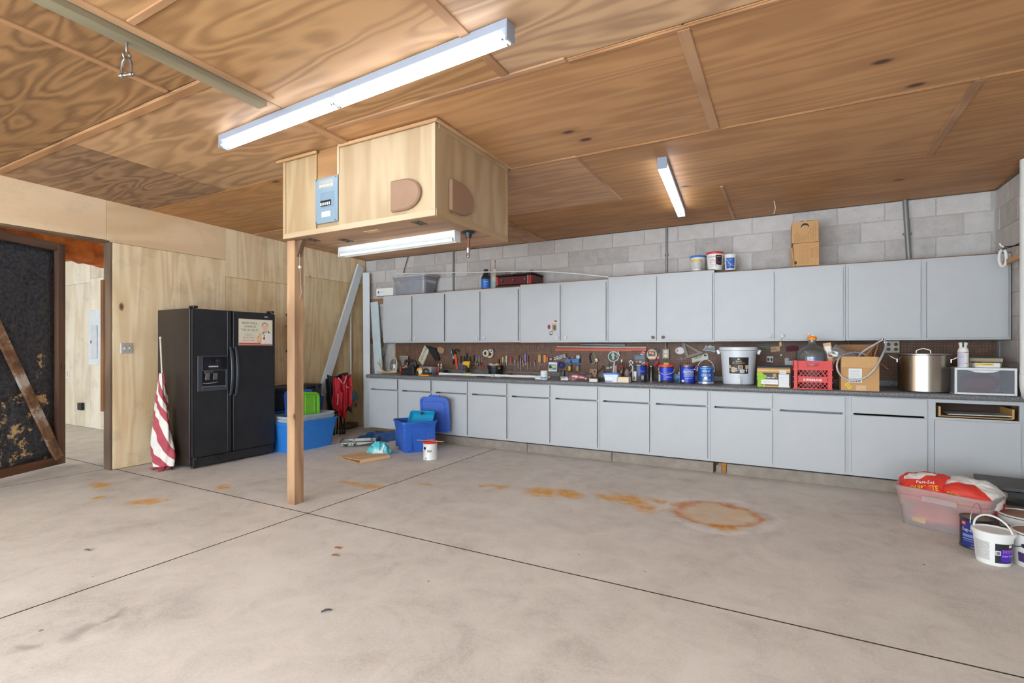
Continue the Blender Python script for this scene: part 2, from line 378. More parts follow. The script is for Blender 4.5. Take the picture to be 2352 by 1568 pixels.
rows_r = [(-3.2, -2.46, [-0.4]), (-2.46, -1.21, [-1.4]), (-1.21, 0.03, [-0.44]), (0.03, 1.275, [-1.0]), (1.275, 2.525, [-1.415, 1.02]), (2.525, 3.77, [-0.447]), (3.77, 5.02, [-1.485, 0.955]), (5.02, WY, [-0.545])]
for rows, a, b in ((rows_l, XL, BX), (rows_r, BX, XR)):
    for (ya, yb, cuts) in rows:
        xs = [a] + sorted(cuts) + [b]
        for i in range(len(xs)-1):
            fig = (ya < 2.0 and a == XL) or (ya < 1.3) or (1.2 < ya < 1.3)
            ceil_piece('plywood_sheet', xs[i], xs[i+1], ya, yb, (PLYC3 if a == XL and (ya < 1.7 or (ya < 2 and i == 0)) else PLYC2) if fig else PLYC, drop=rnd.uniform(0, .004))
GREEN = wood('treated_timber', (176, 152, 118), (128, 112, 84), 'Y', ring=4, knots=0.2, rough=.75, grey=.4)
beam = ceil_piece('beam', BX-0.075, BX+0.018, -3.2, 2.06, GREEN, drop=0.042, th=0.05)
ceil_piece('beam', BX-0.06, BX+0.02, 2.33, 2.74, BATY, drop=0.02, th=0.028)
for (x0, x1, ya, yb) in [(BX+.02, BX+.085, -3.2, 2.06), (-3.36, -3.31, -0.7, 1.70), (-1.45, -1.385, 1.3, 2.50), (-.485, -.415, 2.55, 3.755), (-1.50, -1.47, 3.79, 5.0), (.925, .985, 3.79, 5.0), (-.565, -.525, 5.04, 6.25), (-3.0, -2.93, 5.1, 6.28)]:
    ceil_piece('batten', x0, x1, ya, yb, BATY, drop=0.012, th=0.02)
for (x0, x1, ya, yb) in [(BX+.09, -1.5, 1.24, 1.285), (-6.2, BX-.08, 1.72, 1.79), (BX+.03, -1.05, 2.50, 2.545), (-1.05, XR, 2.535, 2.57), (BX, XR, 3.775, 3.80)]:
    ceil_piece('batten', x0, x1, ya, yb, BAT, drop=0.010, th=0.02)
tag(M().tube([(0,0,0), (0.006,0,-.03), (0.012,0,-.07), (0.004,0,-.115), (-.004,0,-.13)], .0035, 6).obj('loose_wire', P('wire_white', (225,222,214), .5), loc=(-0.128, 5.75, zc(5.75)-0.001), smooth=60), 'short loose white wire hanging from the plywood ceiling above the cartons', 'wire')
# ---------------- left wall: plywood sheets on a stud wall
PLYW = wood('wall_plywood', (243, 219, 178), (213, 176, 127), 'Z', ring=8.0, base=1.5, bandw=.4, long=.24, knots=0.3, rough=0.55, fine=.9, dirt=.25, knot_rgb=(88, 52, 30), kscale=1.9)
PLYH = wood('wall_plywood_band', (238, 208, 168), (218, 180, 138), 'Y', ring=4.0, base=.8, knots=0.15, rough=0.55, dirt=.15)
STUD = P('stud_core', (120, 88, 58), .8, var=.2)
m = M(); m.box(XL-.12, XL-.012, 2.665, WY+.2, 0, 2.95); m.box(XL-.12, XL-.012, -3.2, 1.25, 0, 2.95); m.box(XL-.12, XL-.012, 1.25, 2.665, 2.43, 2.95)
wall_left = struct('wall_left', m, STUD)
def ply(y0, y1, z0, z1, mat, name='plywood_sheet', x=XL, th=.012, g=.0018, off=0.0):
    cy, czz = (y0+y1)/2, (z0+z1)/2; m = M(); m.box(-th, 0, y0-cy+g, y1-cy-g, z0-czz+g, z1-czz-g)
    return m.obj(name, mat, wall_left, bevel=.0012, loc=(x+off, cy, czz))
ply(2.665, 3.89, 0.004, 2.415, PLYW); ply(3.89, 5.11, .004, 2.205, PLYW); ply(5.11, 6.315, .004, 2.36, PLYW)
ply(2.61, 3.89, 2.415, 2.86, PLYH); ply(1.25, 2.61, 2.43, 2.875, PLYH); ply(-3.2, 1.25, 2.43, 2.95, PLYH)
ply(3.89, 5.11, 2.205, 2.83, PLYW); ply(5.11, 6.315, 2.36, 2.80, PLYW)
ply(-3.2, -2.4, 0.004, 2.43, PLYW); ply(-2.4, 0, 0.004, 2.43, PLYW); ply(0, 1.25, .004, 2.43, PLYW)

JAMB = wood('jamb_timber', (132, 104, 76), (82, 60, 44), 'Z', ring=4, knots=0.2, rough=.8)
m = M(); m.box(XL-.135, XL-.004, 2.640, 2.664, 0.0, 2.43); struct('trim_1', m, JAMB, bevel=.002)
m = M(); m.box(XL-.150, XL-.10, 2.618, 2.639, 0.62, 2.02); struct('trim_2', m, wood('stop_timber', (168, 118, 78), (118, 78, 52), 'Z', ring=4, knots=.1), bevel=.002)
m = M(); m.box(XL-.13, XL+.0, 1.25, 2.639, 2.412, 2.429); struct('trim_3', m, JAMB, bevel=.002)
# ---------------- block walls
def block_mat():
    t = NT('concrete_block'); co = t.coord('Object', (1,1,1), 13.0)
    a = t.noise(co, 9, 5, 0.65); b = t.noise(co, 130, 2, 0.6)
    f = t.math('ADD', t.math('MULTIPLY', a, 0.55), t.math('MULTIPLY', b, 0.45)); f = t.math('ADD', f, t.math('MULTIPLY_ADD', t.rand(), 0.30, -0.15))
    col = t.ramp(f, [(0.2, C3((170, 162, 156))), (0.5, C3((199, 191, 185))), (0.78, C3((214, 207, 202)))])
    pits = t.ramp(t.noise(co, 48, 2, 0.5), [(0.22, (0,0,0)), (0.28, (1,1,1))])
    col = t.mix(pits, C3((116, 108, 102)), col)
    t.link(col, t.b.inputs['Base Color']); t.b.inputs['Roughness'].default_value = 0.9; t.b.inputs['Specular IOR Level'].default_value = .2
    t.bump(t.math('ADD', b, pits), 0.35, 0.004); return t.m
BLOCK = block_mat(); MORTAR = P('mortar', (184, 179, 174), .95, var=.12, vscale=30, bump=.3)
m = M(); m.box(XL-.12, XR+.2, WY+.007, WY+.2, 0, 2.80); wall_back = struct('wall_back', m, MORTAR)
m = M(); m.box(XR+.007, XR+.2, -3.2, WY+.2, 0, 3.02); wall_right = struct('wall_right', m, MORTAR)
ph = MY(1728, 530, WY)[0]; CH, CL = 0.2032, 0.4064
def block(par, u0, u1, z0, z1, back=True):
    j = .0045
    if u1-u0 < .03: return
    c, zz = (u0+u1)/2, (z0+z1)/2; a, b = (u1-u0)/2-j, (z1-z0)/2-j; m = M()
    if back: m.box(-a, a, 0, .02, -b, b); loc = (c, WY, zz)
    else: m.box(0, .02, -a, a, -b, b); loc = (XR, c, zz)
    o = m.obj('block', BLOCK, par, bevel=.0025, loc=(loc[0] + (0 if back else rnd.uniform(0, .002)), loc[1] + (rnd.uniform(0, .002) if back else 0), loc[2]))
for k in range(3, 13):
    z0 = .146 + CH*k; z1 = min(z0+CH, 2.768); off = ph + (CL/2 if k % 2 else 0)
    n0 = math.floor((XL - off)/CL)
    for i in range(n0, n0 + 24):
        u0, u1 = max(off+CL*i, XL), min(off+CL*(i+1), XR)
        if u1 <= u0: continue
        if z1 > 1.99 or u0 < -5.05: block(wall_back, u0, u1, z0, z1)
for k in range(-1, 13):
    z0 = max(.146 + CH*k, 0.0); z1 = min(.146+CH*(k+1), 2.768); off = WY - (.1 if k % 2 else .3)
    for i in range(-4, 2):
        u0, u1 = max(off+CL*i, 4.85), min(off+CL*(i+1), WY-.001)
        if u1 > u0: block(wall_right, u0, u1, z0, z1, False)
m = M(); m.box(XL, XR, WY-.03, WY+.005, 2.768, 2.80); struct('trim_4', m, P('sill_plate', (120, 98, 78), .85, var=.2))
m = M(); m.box(XR-.016, XR+.006, 4.0, WY-.03, 2.762, 2.79); struct('trim_5', m, P('sill_plate', (120, 98, 78), .85))
# rest of the garage behind the camera: end wall with two wide open door bays
m = M()
for a, b, z in ((XL-.12, XL+.4, 0), (-2.6, -2.3, 0), (XR-.2, XR+.2, 0), (XL-.12, XR+.2, 2.7)): m.box(a, b, -3.2, -3.0, z, 3.03)
struct('wall_front', m, MORTAR)
# ---------------- the room beyond the doorway
AY = 3.9
PALE = wood('pale_plywood', (224, 212, 192), (198, 178, 152), 'Z', ring=4, base=.9, knots=0.15, rough=.7, fine=.7, dirt=.3)
m = M(); m.box(-13, XL-.12, AY+.012, AY+.15, 0, 3.1); wall_annex = struct('wall_annex', m, STUD)
for (a, b, z0, z1) in [(-9.93, -8.7, .004, 2.42), (-11.15, -9.93, .004, 2.36), (-13, -11.15, .004, 2.36), (-8.7, XL-.12, .004, 2.42), (-9.93, -6.41, 2.42, 3.1), (-13, -9.93, 2.36, 3.1)]:
    cx, zz = (a+b)/2, (z0+z1)/2; m = M(); m.box(a-cx+.002, b-cx-.002, 0, .012, z0-zz+.002, z1-zz-.002); m.obj('plywood_sheet', PALE, wall_annex, loc=(cx, AY, zz))
m = M(); m.box(-13.1, -13, -3.2, AY+.15, 0, 3.1); struct('wall_annex_end', m, PALE)
m = M(); m.box(-13, -11.6, -3.2, -3.05, 0, 3.1); m.box(-7.6, XL-.125, -3.2, -3.05, 0, 3.1); m.box(-11.6, -7.6, -3.2, -3.05, 2.7, 3.1); struct('wall_annex_light_block', m, PALE)  # added unseen wall, its opening sized to cut daylight in the annex
m = M(); m.box(-13, XL-.125, -3.2, AY+.15, 3.1, 3.2); struct('ceiling_annex', m, PALE)
m = M()
def foamf(u, v):
    a = v*2*math.pi; y = -2.2 + u*6.1; q = Vector((math.cos(a)*2, y*3, math.sin(a)*2))
    r = 1 + .22*mnoise.noise(q*1.3) + .10*mnoise.noise(q*4)
    sx, sz = math.cos(a), math.sin(a); k = 1/max(abs(sx), abs(sz))**.7
    return (-7.85 + .24*sx*k*r, y, 2.68 + .30*sz*k*r)
m.grid(foamf, 110, 28)
ft = NT('orange_foam'); n_ = ft.noise(ft.coord(), 6, 5, .6); ft.link(ft.ramp(n_, [(.3, C3((150, 70, 24))), (.55, C3((206, 104, 38))), (.75, C3((226, 138, 66)))]), ft.b.inputs['Base Color']); ft.b.inputs['Roughness'].default_value = .9; ft.bump(ft.noise(ft.coord(), 45, 3), .5, .02)
struct('beam_foam', m, ft.m, smooth=80)
# ---------------- swung-open foam-backed door (hinged on its far jamb, out of frame)
DE = Vector((-.436, .90, 0)).normalized()
door = bpy.data.objects.new('door_1', None); COL.objects.link(door); tag(door, kind='structure'); door['label'] = 'swung open timber door backed with black spray foam and a diagonal brace'
door.location = (XL-.13, 1.258, .035); door.rotation_euler = (0, 0, math.atan2(DE.y, DE.x))
DW, DH = 1.36, 2.395   # local: x along the door, -y faces the room
DFR = wood('door_frame_timber', (120, 82, 58), (70, 44, 32), 'Z', ring=5, knots=.25, rough=.75)
DFR2 = wood('door_rail_timber', (122, 84, 60), (72, 46, 34), 'X', ring=5, knots=.25, rough=.75)
M().box(0, DW, -.012, .012, 0, DH).obj('door_panel', P('door_back', (92, 66, 48), .8), door)
for x0 in (0, DW-.085): M().box(x0, x0+.085, -.062, -.012, 0, DH).obj('stile', DFR, door, bevel=.003)
for z0 in (0, DH-.085): M().box(.085, DW-.085, -.060, -.012, z0, z0+.085).obj('rail', DFR2, door, bevel=.003)
def foam2(u, v):
    x, z = .085 + u*(DW-.17), .085 + v*(DH-.17); q = Vector((x*5, z*2.2, 3))
    d = .022 + .018*mnoise.noise(q) + .010*mnoise.noise(q*3.1) + .006*mnoise.noise(q*8)
    e = min(u, 1-u, v*1.7, (1-v)*1.7); d *= min(1, e*14)
    return (x, -.013 - max(0, d), z)
ft = NT('black_foam'); co = ft.coord(); nz = ft.noise(co, 5, 6, .75); ge = ft.n('ShaderNodeSeparateXYZ'); ft.link(co, ge.inputs[0])
base_ = ft.ramp(ft.noise(co, 30, 4), [(.3, C3((26, 26, 30))), (.7, C3((74, 76, 84)))])
thr = ft.math('SUBTRACT', nz, ft.math('MULTIPLY', ge.outputs['Z'], .10)); sc_ = ft.ramp(thr, [(.51, (0,0,0)), (.545, (1,1,1))])
ft.link(ft.mix(sc_, base_, C3((212, 178, 128))), ft.b.inputs['Base Color']); ft.b.inputs['Roughness'].default_value = .5; ft.bump(ft.noise(co, 60, 4), .5, .01)
M().grid(foam2, 110, 190).obj('foam_backing', ft.m, door, smooth=80)
bt = NT('worn_brace'); co = bt.coord('Object', (1,1,1)); nb = bt.noise(co, 3.0, 5, .7)
bt.link(bt.ramp(nb, [(.34, C3((62, 58, 58))), (.46, C3((120, 84, 60))), (.54, C3((150, 112, 82))), (.62, C3((200, 190, 178)))]), bt.b.inputs['Base Color']); bt.b.inputs['Roughness'].default_value = .6
M().bar((.26, -.052, 2.35), (1.29, -.052, .07), .095, .03, up=(0,1,0)).obj('brace', bt.m, door, bevel=.003)
M().box(DW-.05, DW-.03, -.068, -.06, 1.03, 1.08).obj('latch', P('latch_steel', (120, 118, 112), .4, 1), door)
# ================================================================== LAMPS
TUBE = emit('lit_tube', (226, 238, 255), TUBE_E)
WHITE_ENAMEL = P('white_enamel', (226, 226, 224), .35, var=.02); FIXT = P('fixture_enamel_shaded', (146, 152, 164), .4, var=.02)  # lit housings: white enamel greyed, their shade put into the colour
def strip_light(label, x, y, rz, length, lit=True, pairs=1, z=None, group=None, w=.078, tilt=0.0):
    zt = z if z is not None else zc(y); t = thing('strip_light', label, 'light', (x, y, zt), rz, group); t.rotation_euler = (0, tilt, rz)
    m = M(); m.prism([(-w/2, 0), (w/2, 0), (w/2, -.044), (.012, -.060), (-.012, -.060), (-w/2, -.044)], 'yz', -length/2, length/2)
    m.obj('housing', FIXT if lit else WHITE_ENAMEL, t, bevel=.002)
    for e in (-1, 1): M().box(e*(length/2)-.006, e*(length/2)+.006, -.038, .038, -.092, -.0).obj('end_cap', FIXT if lit else WHITE_ENAMEL, t, bevel=.002)
    tl = (length-.03)/pairs
    for i in range(pairs):
        for s in (-1, 1):
            x0 = -length/2 + .015 + i*tl
            m = M(); m.tube([(x0+.004, s*.024, -.077), (x0+tl-.004, s*.024, -.077)], .0130 if lit else .0145, 10)
            m.obj('tube', TUBE if lit else P('unlit_tube', (232, 230, 224), .3, var=.01), t, smooth=40)
            for q in (x0+.010, x0+tl-.010): M().tube([(q-.006, s*.024, -.077), (q+.006, s*.024, -.077)], .0138, 8).obj('tube_collar', P('tube_collar_metal', (180, 180, 178), .3, .8), t)
        if 0 < i: M().box(-length/2+.015+i*tl-.006, -length/2+.015+i*tl+.006, -.034, .034, -.088, -.05).obj('tube_holder', WHITE_ENAMEL, t)
    return t
a0, a1 = Vector((-3.665, 2.255)), Vector((-1.175, 2.125)); d_ = a1 - a0
strip_light('long lit double tube strip light across the ceiling before the timber box', (a0.x+a1.x)/2, (a0.y+a1.y)/2, math.atan2(d_.y, d_.x), d_.length, pairs=2)
a0, a1 = Vector((-.885, 4.11)), Vector((-1.003, 5.60)); d_ = a1 - a0
strip_light('short lit strip light on the ceiling above the wall cabinets', (a0.x+a1.x)/2, (a0.y+a1.y)/2, math.atan2(d_.y, d_.x), d_.length, tilt=0.021)
strip_light('lit strip light mostly hidden behind the timber box, only its end shows', -4.75, 4.25, 0.04, 1.24)
strip_light('unlit strip light with bare tubes under the timber box', -2.87, 3.215, -.04, 1.29, lit=False, z=2.198)
for (x, y, lb) in ((-4.2, -.9, 'doorway side'), (.2, .5, 'right wall side')):  # added fill lamps out of view, to even the light on cabinets and wall
    strip_light('added unseen fill strip light on the ceiling on the ' + lb, x, y, 0, 2.44, pairs=2, group='added fill lights out of view')
# ================================================================== TIMBER BOX, POST, HOOK
PLYB = wood('box_plywood', (190, 165, 131), (162, 132, 97), 'Z', ring=6.0, base=1.15, knots=0.12, rough=0.5, fine=.8)
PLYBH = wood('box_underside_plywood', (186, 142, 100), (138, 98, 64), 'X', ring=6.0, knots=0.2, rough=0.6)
TRIMW = wood('box_trim', (192, 166, 130), (172, 140, 102), 'X', ring=4.0, knots=0.0, rough=0.5)
TRIMZ = wood('box_trim_upright', (192, 166, 130), (172, 140, 102), 'Z', ring=4.0, knots=0.0, rough=0.5)
bx0, bx1, by0, by1, bz = -3.645, -2.09, 2.745, 3.735, 2.20
box = thing('timber_box', 'plywood timber box hung from the ceiling with breaker panel and two brown vents', 'box', (bx0, by0, bz))
bw, bd = bx1-bx0, by1-by0; pxa = MY(726.5, 460, by0)[0]-bx0; pxb = MY(777.5, 460, by0)[0]-bx0; pza = MY(752, 512, by0)[1]-bz; pzb = MY(752, 408, by0)[1]-bz; bh = zc(by0) - bz - .004; bh2 = zc(by1) - bz - .004
m = M(); m.box(0, pxa-.002, 0, .012, 0, bh-.001); m.obj('front_sheet', PLYB, box)
m = M(); m.box(pxb+.002, bw, 0, .012, 0, bh-.001); m.obj('front_sheet', PLYB, box)
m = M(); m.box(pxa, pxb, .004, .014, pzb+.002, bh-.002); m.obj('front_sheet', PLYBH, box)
m = M(); m.box(pxa, pxb, .012, .016, .0, pzb); m.obj('front_sheet', PLYB, box)
m = M(); m.box(bw-.012, bw, .012, bd, 0, bh2); m.obj('side_sheet', PLYB, box)
m = M(); m.box(0, .012, .012, bd, 0, bh2); m.obj('side_sheet', PLYB, box)
m = M(); m.box(0, bw, bd-.012, bd, 0, bh2-.001); m.obj('back_sheet', PLYB, box)
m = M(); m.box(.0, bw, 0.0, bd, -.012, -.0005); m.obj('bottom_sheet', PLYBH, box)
for (x0, x1, z0, z1) in ((0, bw, -.012, .03), (.41, bw, .03, .05)): M().box(x0, x1, -.008, -.0005, z0, z1 if z0 < 0 else .03+.0001).obj('trim_strip', TRIMW, box, bevel=.001) if z0 < 0 else None
for x0 in (0, bw-.03): M().box(x0, x0+.03, -.008, -.0005, .031, bh-.004).obj('trim_strip', TRIMZ, box, bevel=.001)
for x0 in (pxa-.012, pxb-.010): M().box(x0, x0+.022, -.006, -.0005, pzb+.004, bh-.004).obj('trim_strip', TRIMZ, box, bevel=.001)
M().box(bw+.0005, bw+.008, 0, bd, -.012, .035).obj('trim_strip', wood('box_trim_y', (192, 166, 130), (172, 140, 102), 'Y', ring=4.0, knots=0), box, bevel=.001)
M().box(bw+.0005, bw+.008, bd-.03, bd, .036, bh2-.03).obj('trim_strip', TRIMZ, box, bevel=.001)
M().box(bw+.0005, bw+.008, .03, bd, bh2-.035, bh2-.003).obj('trim_strip', wood('box_trim_y', (192, 166, 130), (172, 140, 102), 'Y'), box, bevel=.001)
for (x0, x1, y0, y1) in ((-.06, pxa+.03, -.03, -.009), (pxb+.02, bw+.03, -.03, -.009), (bw+.009, bw+.03, -.008, bd+.05)):
    M().box(x0, x1, y0, y1, bh-.028, bh-.006).obj('moulding', wood('moulding_wood', (202, 160, 116), (168, 124, 84), 'X', ring=4, knots=0), box, bevel=.004)
VENT = P('brown_vent', (146, 112, 86), .6, var=.05)
def dvent(flip):
    # D shaped board, rounded on its outer end
    w, h = .205, .225; r = h/2; pts = [(0, -r), (w-r, -r)] + [(w-r + r*math.cos(a), r*math.sin(a)) for a in [math.radians(-90+180*i/14) for i in range(1, 14)]] + [(w-r, r), (0, r)]
    return pts
vx0, vx1 = MY(902, 450, by0)[0]-bx0, MY(970, 450, by0)[0]-bx0; vz = (MY(935, 412, by0)[1]+MY(935, 484, by0)[1])/2-bz; vh = MY(935, 412, by0)[1]-MY(935, 484, by0)[1]
m = M(); m.prism([(a*(vx1-vx0)/.205, b*vh/.225) for a, b in dvent(0)], 'xz', -.032, -.001); o = m.obj('vent_cover', VENT, box, bevel=.010, loc=(vx0, 0, vz)); o['label'] = 'brown D shaped vent cover'
wy0, wy1 = MX(1029, 455, bx1)[0]-by0, MX(1083, 455, bx1)[0]-by0; wz = (MX(1040, 415, bx1)[1]+MX(1040, 488, bx1)[1])/2-bz; wh = MX(1040, 415, bx1)[1]-MX(1040, 488, bx1)[1]
m = M(); m.prism([(a*(wy1-wy0)/.205, b*wh/.225) for a, b in dvent(0)], 'yz', .001, .032); o = m.obj('vent_cover', VENT, box, bevel=.010, loc=(bw, wy0, wz)); o['label'] = 'brown D shaped vent cover'
# breaker panel
BL = P('panel_blue_grey', (134, 153, 166), .4, .2, var=.04)
pn = M().box(0, .162, -.012, 0, 0, .42).obj('breaker_panel', BL, box, bevel=.003, loc=(pxa, 0, pza)); pn.scale = ((pxb-pxa)/.162, 1, (pzb-pza)/.42)
M().box(.028, .138, -.0135, -.0121, .318, .395).obj('directory_plate', P('plate_grey', (170, 170, 160), .4, .4), pn)
for i in range(4): M().box(.034+.026*i, .054+.026*i, -.0145, -.0136, .338, .352).obj('circuit_label', P('label_cream', (226, 222, 206), .6), pn)
M().box(.04, .138, -.0128, -.0121, .14, .285).obj('recess', P('panel_recess', (118, 138, 152), .5), pn)
for i in range(5): M().box(.046+.015*i, .058+.015*i, -.021, -.0129, .155, .205).obj('breaker', P('breaker_black', (28, 28, 30), .4), pn); 
for i in range(5): M().box(.047+.015*i, .057+.015*i, -.0225, -.0211, .16, .185).obj('breaker_tab', P('breaker_tab_white', (196, 196, 188), .4), pn)
M().box(.05, .112, -.0130, -.0121, .055, .105).obj('warning_label', P('label_white', (236, 230, 224), .6), pn)
lettering(pn, 'DANGER', .05, .008, P('print_red', (196, 60, 50), .6), (.081, -.0132, .097))
lettering(pn, 'high voltage inside', .054, .006, P('print_red', (196, 60, 50), .6), (.081, -.0132, .078))
for (x, z) in ((.012, .012), (.15, .012), (.012, .408), (.15, .408)): M().tube([(x, -.016, z), (x, -.012, z)], .005, 10).obj('screw', P('screw_steel', (120, 124, 128), .3, 1), pn)
# sockets on the underside
for (x, y) in ((.20, .12), (.42, .27), (1.33, .10)):
    s_ = M().box(-.035, .035, -.057, .057, -.018, -.0125).obj('socket_plate', P('socket_bronze', (120, 104, 84), .4, .5), box, bevel=.003, loc=(x, y, 0))
    for q in (-.022, .022): M().tube([(0, q, -.021), (0, q, -.017)], .014, 12).obj('outlet_face', P('outlet_dark', (52, 46, 40), .5), s_)
M().box(.78, .93, .11, .17, -.0145, -.0122).obj('patch', P('bare_wood_patch', (216, 180, 128), .7), box)
# hose reel drop under the box
q = thing('air_drop', 'black ceiling fitting with a short hose and steel coupler under the timber box', 'hose', (-2.09-.02, 3.30, 2.188-.001))
q.location = (-2.155, 3.24, 2.187)
m = M(); m.lathe([(.03, -.012), (.05, -.010), (.055, -.003), (.05, 0)], 20); m.obj('flange', P('black_plastic', (32, 32, 34), .45), q, smooth=40)
m = M(); m.lathe([(.022, -.05), (.03, -.012)], 16); m.obj('collar', P('black_plastic', (32, 32, 34), .45), q, smooth=40)
M().tube([(0, 0, -.045), (.002, 0, -.09), (-.002, 0, -.13)], .011, 10).obj('hose', P('hose_red_brown', (120, 62, 52), .5), q, smooth=60)
m = M(); m.lathe([(.008, -.20), (.014, -.197), (.014, -.17), (.011, -.165), (.015, -.15), (.015, -.125)], 14, (-.002, 0, 0)); m.obj('coupler', P('coupler_steel', (176, 176, 178), .25, 1), q, smooth=40)
# post
POST = wood('post_timber', (184, 140, 94), (128, 88, 54), 'Z', ring=5.0, base=1.4, knots=0.25, rough=.6, dirt=.3, kscale=3)
post = thing('post', 'square timber post standing on the floor under the timber box', 'post', (-3.615, 2.833, 0))
M().box(-.046, .046, -.046, .046, 0.0, 2.183).obj('shaft', POST, post, bevel=.003)
M().prism([(.047, 2.05), (.047, 2.184), (.11, 2.184)], 'xz', -.02, .02).obj('bracket', P('bracket_brown', (112, 84, 64), .6), post) 
M().tube([(.052, -.01, 2.14), (.056, .0, 2.05), (.053, .0, 1.98), (.060, .004, 1.9), (.056, .008, 1.82), (.062, .012, 1.76), (.053, .004, 1.70)], .0035, 6).obj('cable', P('cable_grey', (170, 166, 160), .5), post, smooth=60)
M().box(.047, .062, -.008, .01, 1.955, 1.975).obj('cable_clip', P('clip_white', (232, 230, 226), .4), post)
# shackle on the ceiling beam
STEEL = P('worn_steel', (150, 140, 130), .4, .9, var=.25, vscale=60)
q = thing('shackle', 'steel eye bolt and shackle hanging from the ceiling beam', 'shackle', (-2.925, 1.30, zc(1.3)-.045), .3)
M().tube([(0, 0, .0), (0, 0, -.045)] + [(0, .019*math.sin(a), -.066 + .021*math.cos(a)) for a in [i*.45 for i in range(0, 13)]], .0058, 8).obj('eye_bolt', STEEL, q, smooth=60)
M().tube([(-.028, 0, -.165), (-.03, 0, -.13), (-.026, 0, -.10), (-.014, 0, -.082), (0, 0, -.076), (.014, 0, -.082), (.026, 0, -.10), (.030, 0, -.13), (.028, 0, -.165)], .0068, 8).obj('bow', STEEL, q, smooth=60)
M().tube([(-.045, 0, -.163), (.045, 0, -.163)], .0075, 8).obj('pin', STEEL, q, smooth=60)
for s in (-1, 1): M().lathe([(.011, -.007), (.013, 0), (.011, .007)], 12, (s*.028, 0, -.163), rot=Matrix.Rotation(math.pi/2, 3, 'Y')).obj('lug', STEEL, q, smooth=50)
# ================================================================== CABINETS
PAINT = P('pale_grey_paint', (187, 187, 187), .42, var=.025, vscale=5, bump=.04, bscale=160)
EDGE = P('door_edge_bare_shade', (132, 126, 120), .6, var=.15, vscale=40)  # bare edge tone on door sides; on undersides it paints the shadow line
PAINT_IN = wood('cabinet_ply', (200, 160, 110), (150, 110, 70), 'X', ring=4, knots=.1)
RAW = wood('raw_edge', (150, 108, 74), (110, 76, 50), 'X', ring=4, knots=0)
UFY = 5.92   # face of the wall cabinets
UC = [-5.2225 + .6014*i for i in range(12)]
utop = [2.100, 2.108, 2.128, 2.150, 2.118, 2.118]; ubot = [1.374, 1.372, 1.366, 1.364, 1.366, 1.368]
nm = ['first', 'second', 'third', 'fourth', 'fifth', 'last']
desc = ['under the white carton and clear bin', 'with a blue bottle standing on it', 'with small badges stuck on its door', 'with the joint compound pails on it', 'under the two stacked cartons', 'against the right block wall']
PORC = P('porcelain', (238, 238, 236), .2, var=.01); BRASS = P('aged_brass', (150, 146, 120), .3, .9); DARKDOT = P('knob_screw', (40, 38, 36), .4, .6)
upper_doors = []
for k in range(6):
    x0 = -5.515 if k == 0 else (UC[2*k-1]+UC[2*k])/2; x1 = XR-.006 if k == 5 else (UC[2*k+1]+UC[2*k+2])/2
    t = thing('wall_cabinet', 'pale grey two door wall cabinet ' + desc[k], 'cabinet', (x0, UFY, ubot[k]), 0, 'wall cabinets above the worktop')
    w = x1-x0-.0012; h = utop[k]-ubot[k]
    m = M(); m.box(0.0006, w, 0, WY-UFY-.002, 0, h); m.obj('body', PAINT, t, bevel=.0015)
    m = M(); m.box(0.001, w-.001, .0, WY-UFY-.003, h+.0003, h+.008); m.obj('top_board', RAW, t)
    for s in (0, 1):
        c = UC[2*k+s] - x0; dw = .556
        tw = rnd.uniform(-.004, .004)
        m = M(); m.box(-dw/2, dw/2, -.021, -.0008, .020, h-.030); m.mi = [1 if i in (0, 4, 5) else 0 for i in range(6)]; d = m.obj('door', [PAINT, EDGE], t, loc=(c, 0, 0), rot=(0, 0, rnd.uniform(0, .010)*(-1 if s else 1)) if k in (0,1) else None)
        upper_doors.append(d)
        if k < 5:
            kx = (dw/2-.035)*(1 if s == 0 else -1); kz = .062 if k < 3 else .055
            m = M(); R_ = Matrix.Rotation(math.pi/2, 3, 'X'); m.lathe([(.009, .0), (.007, .008), (.010, .014), (.0165, .020), (.0175, .026), (.013, .032), (.004, .0345)], 16, (kx, -.0195, kz), rot=R_)
            kn = m.obj('knob', BRASS if k == 3 else PORC, d, smooth=50)
            M().lathe([(.004, .0345), (.0035, .0365)], 10, (kx, -.0195, kz), rot=R_).obj('knob_screw', DARKDOT, kn)
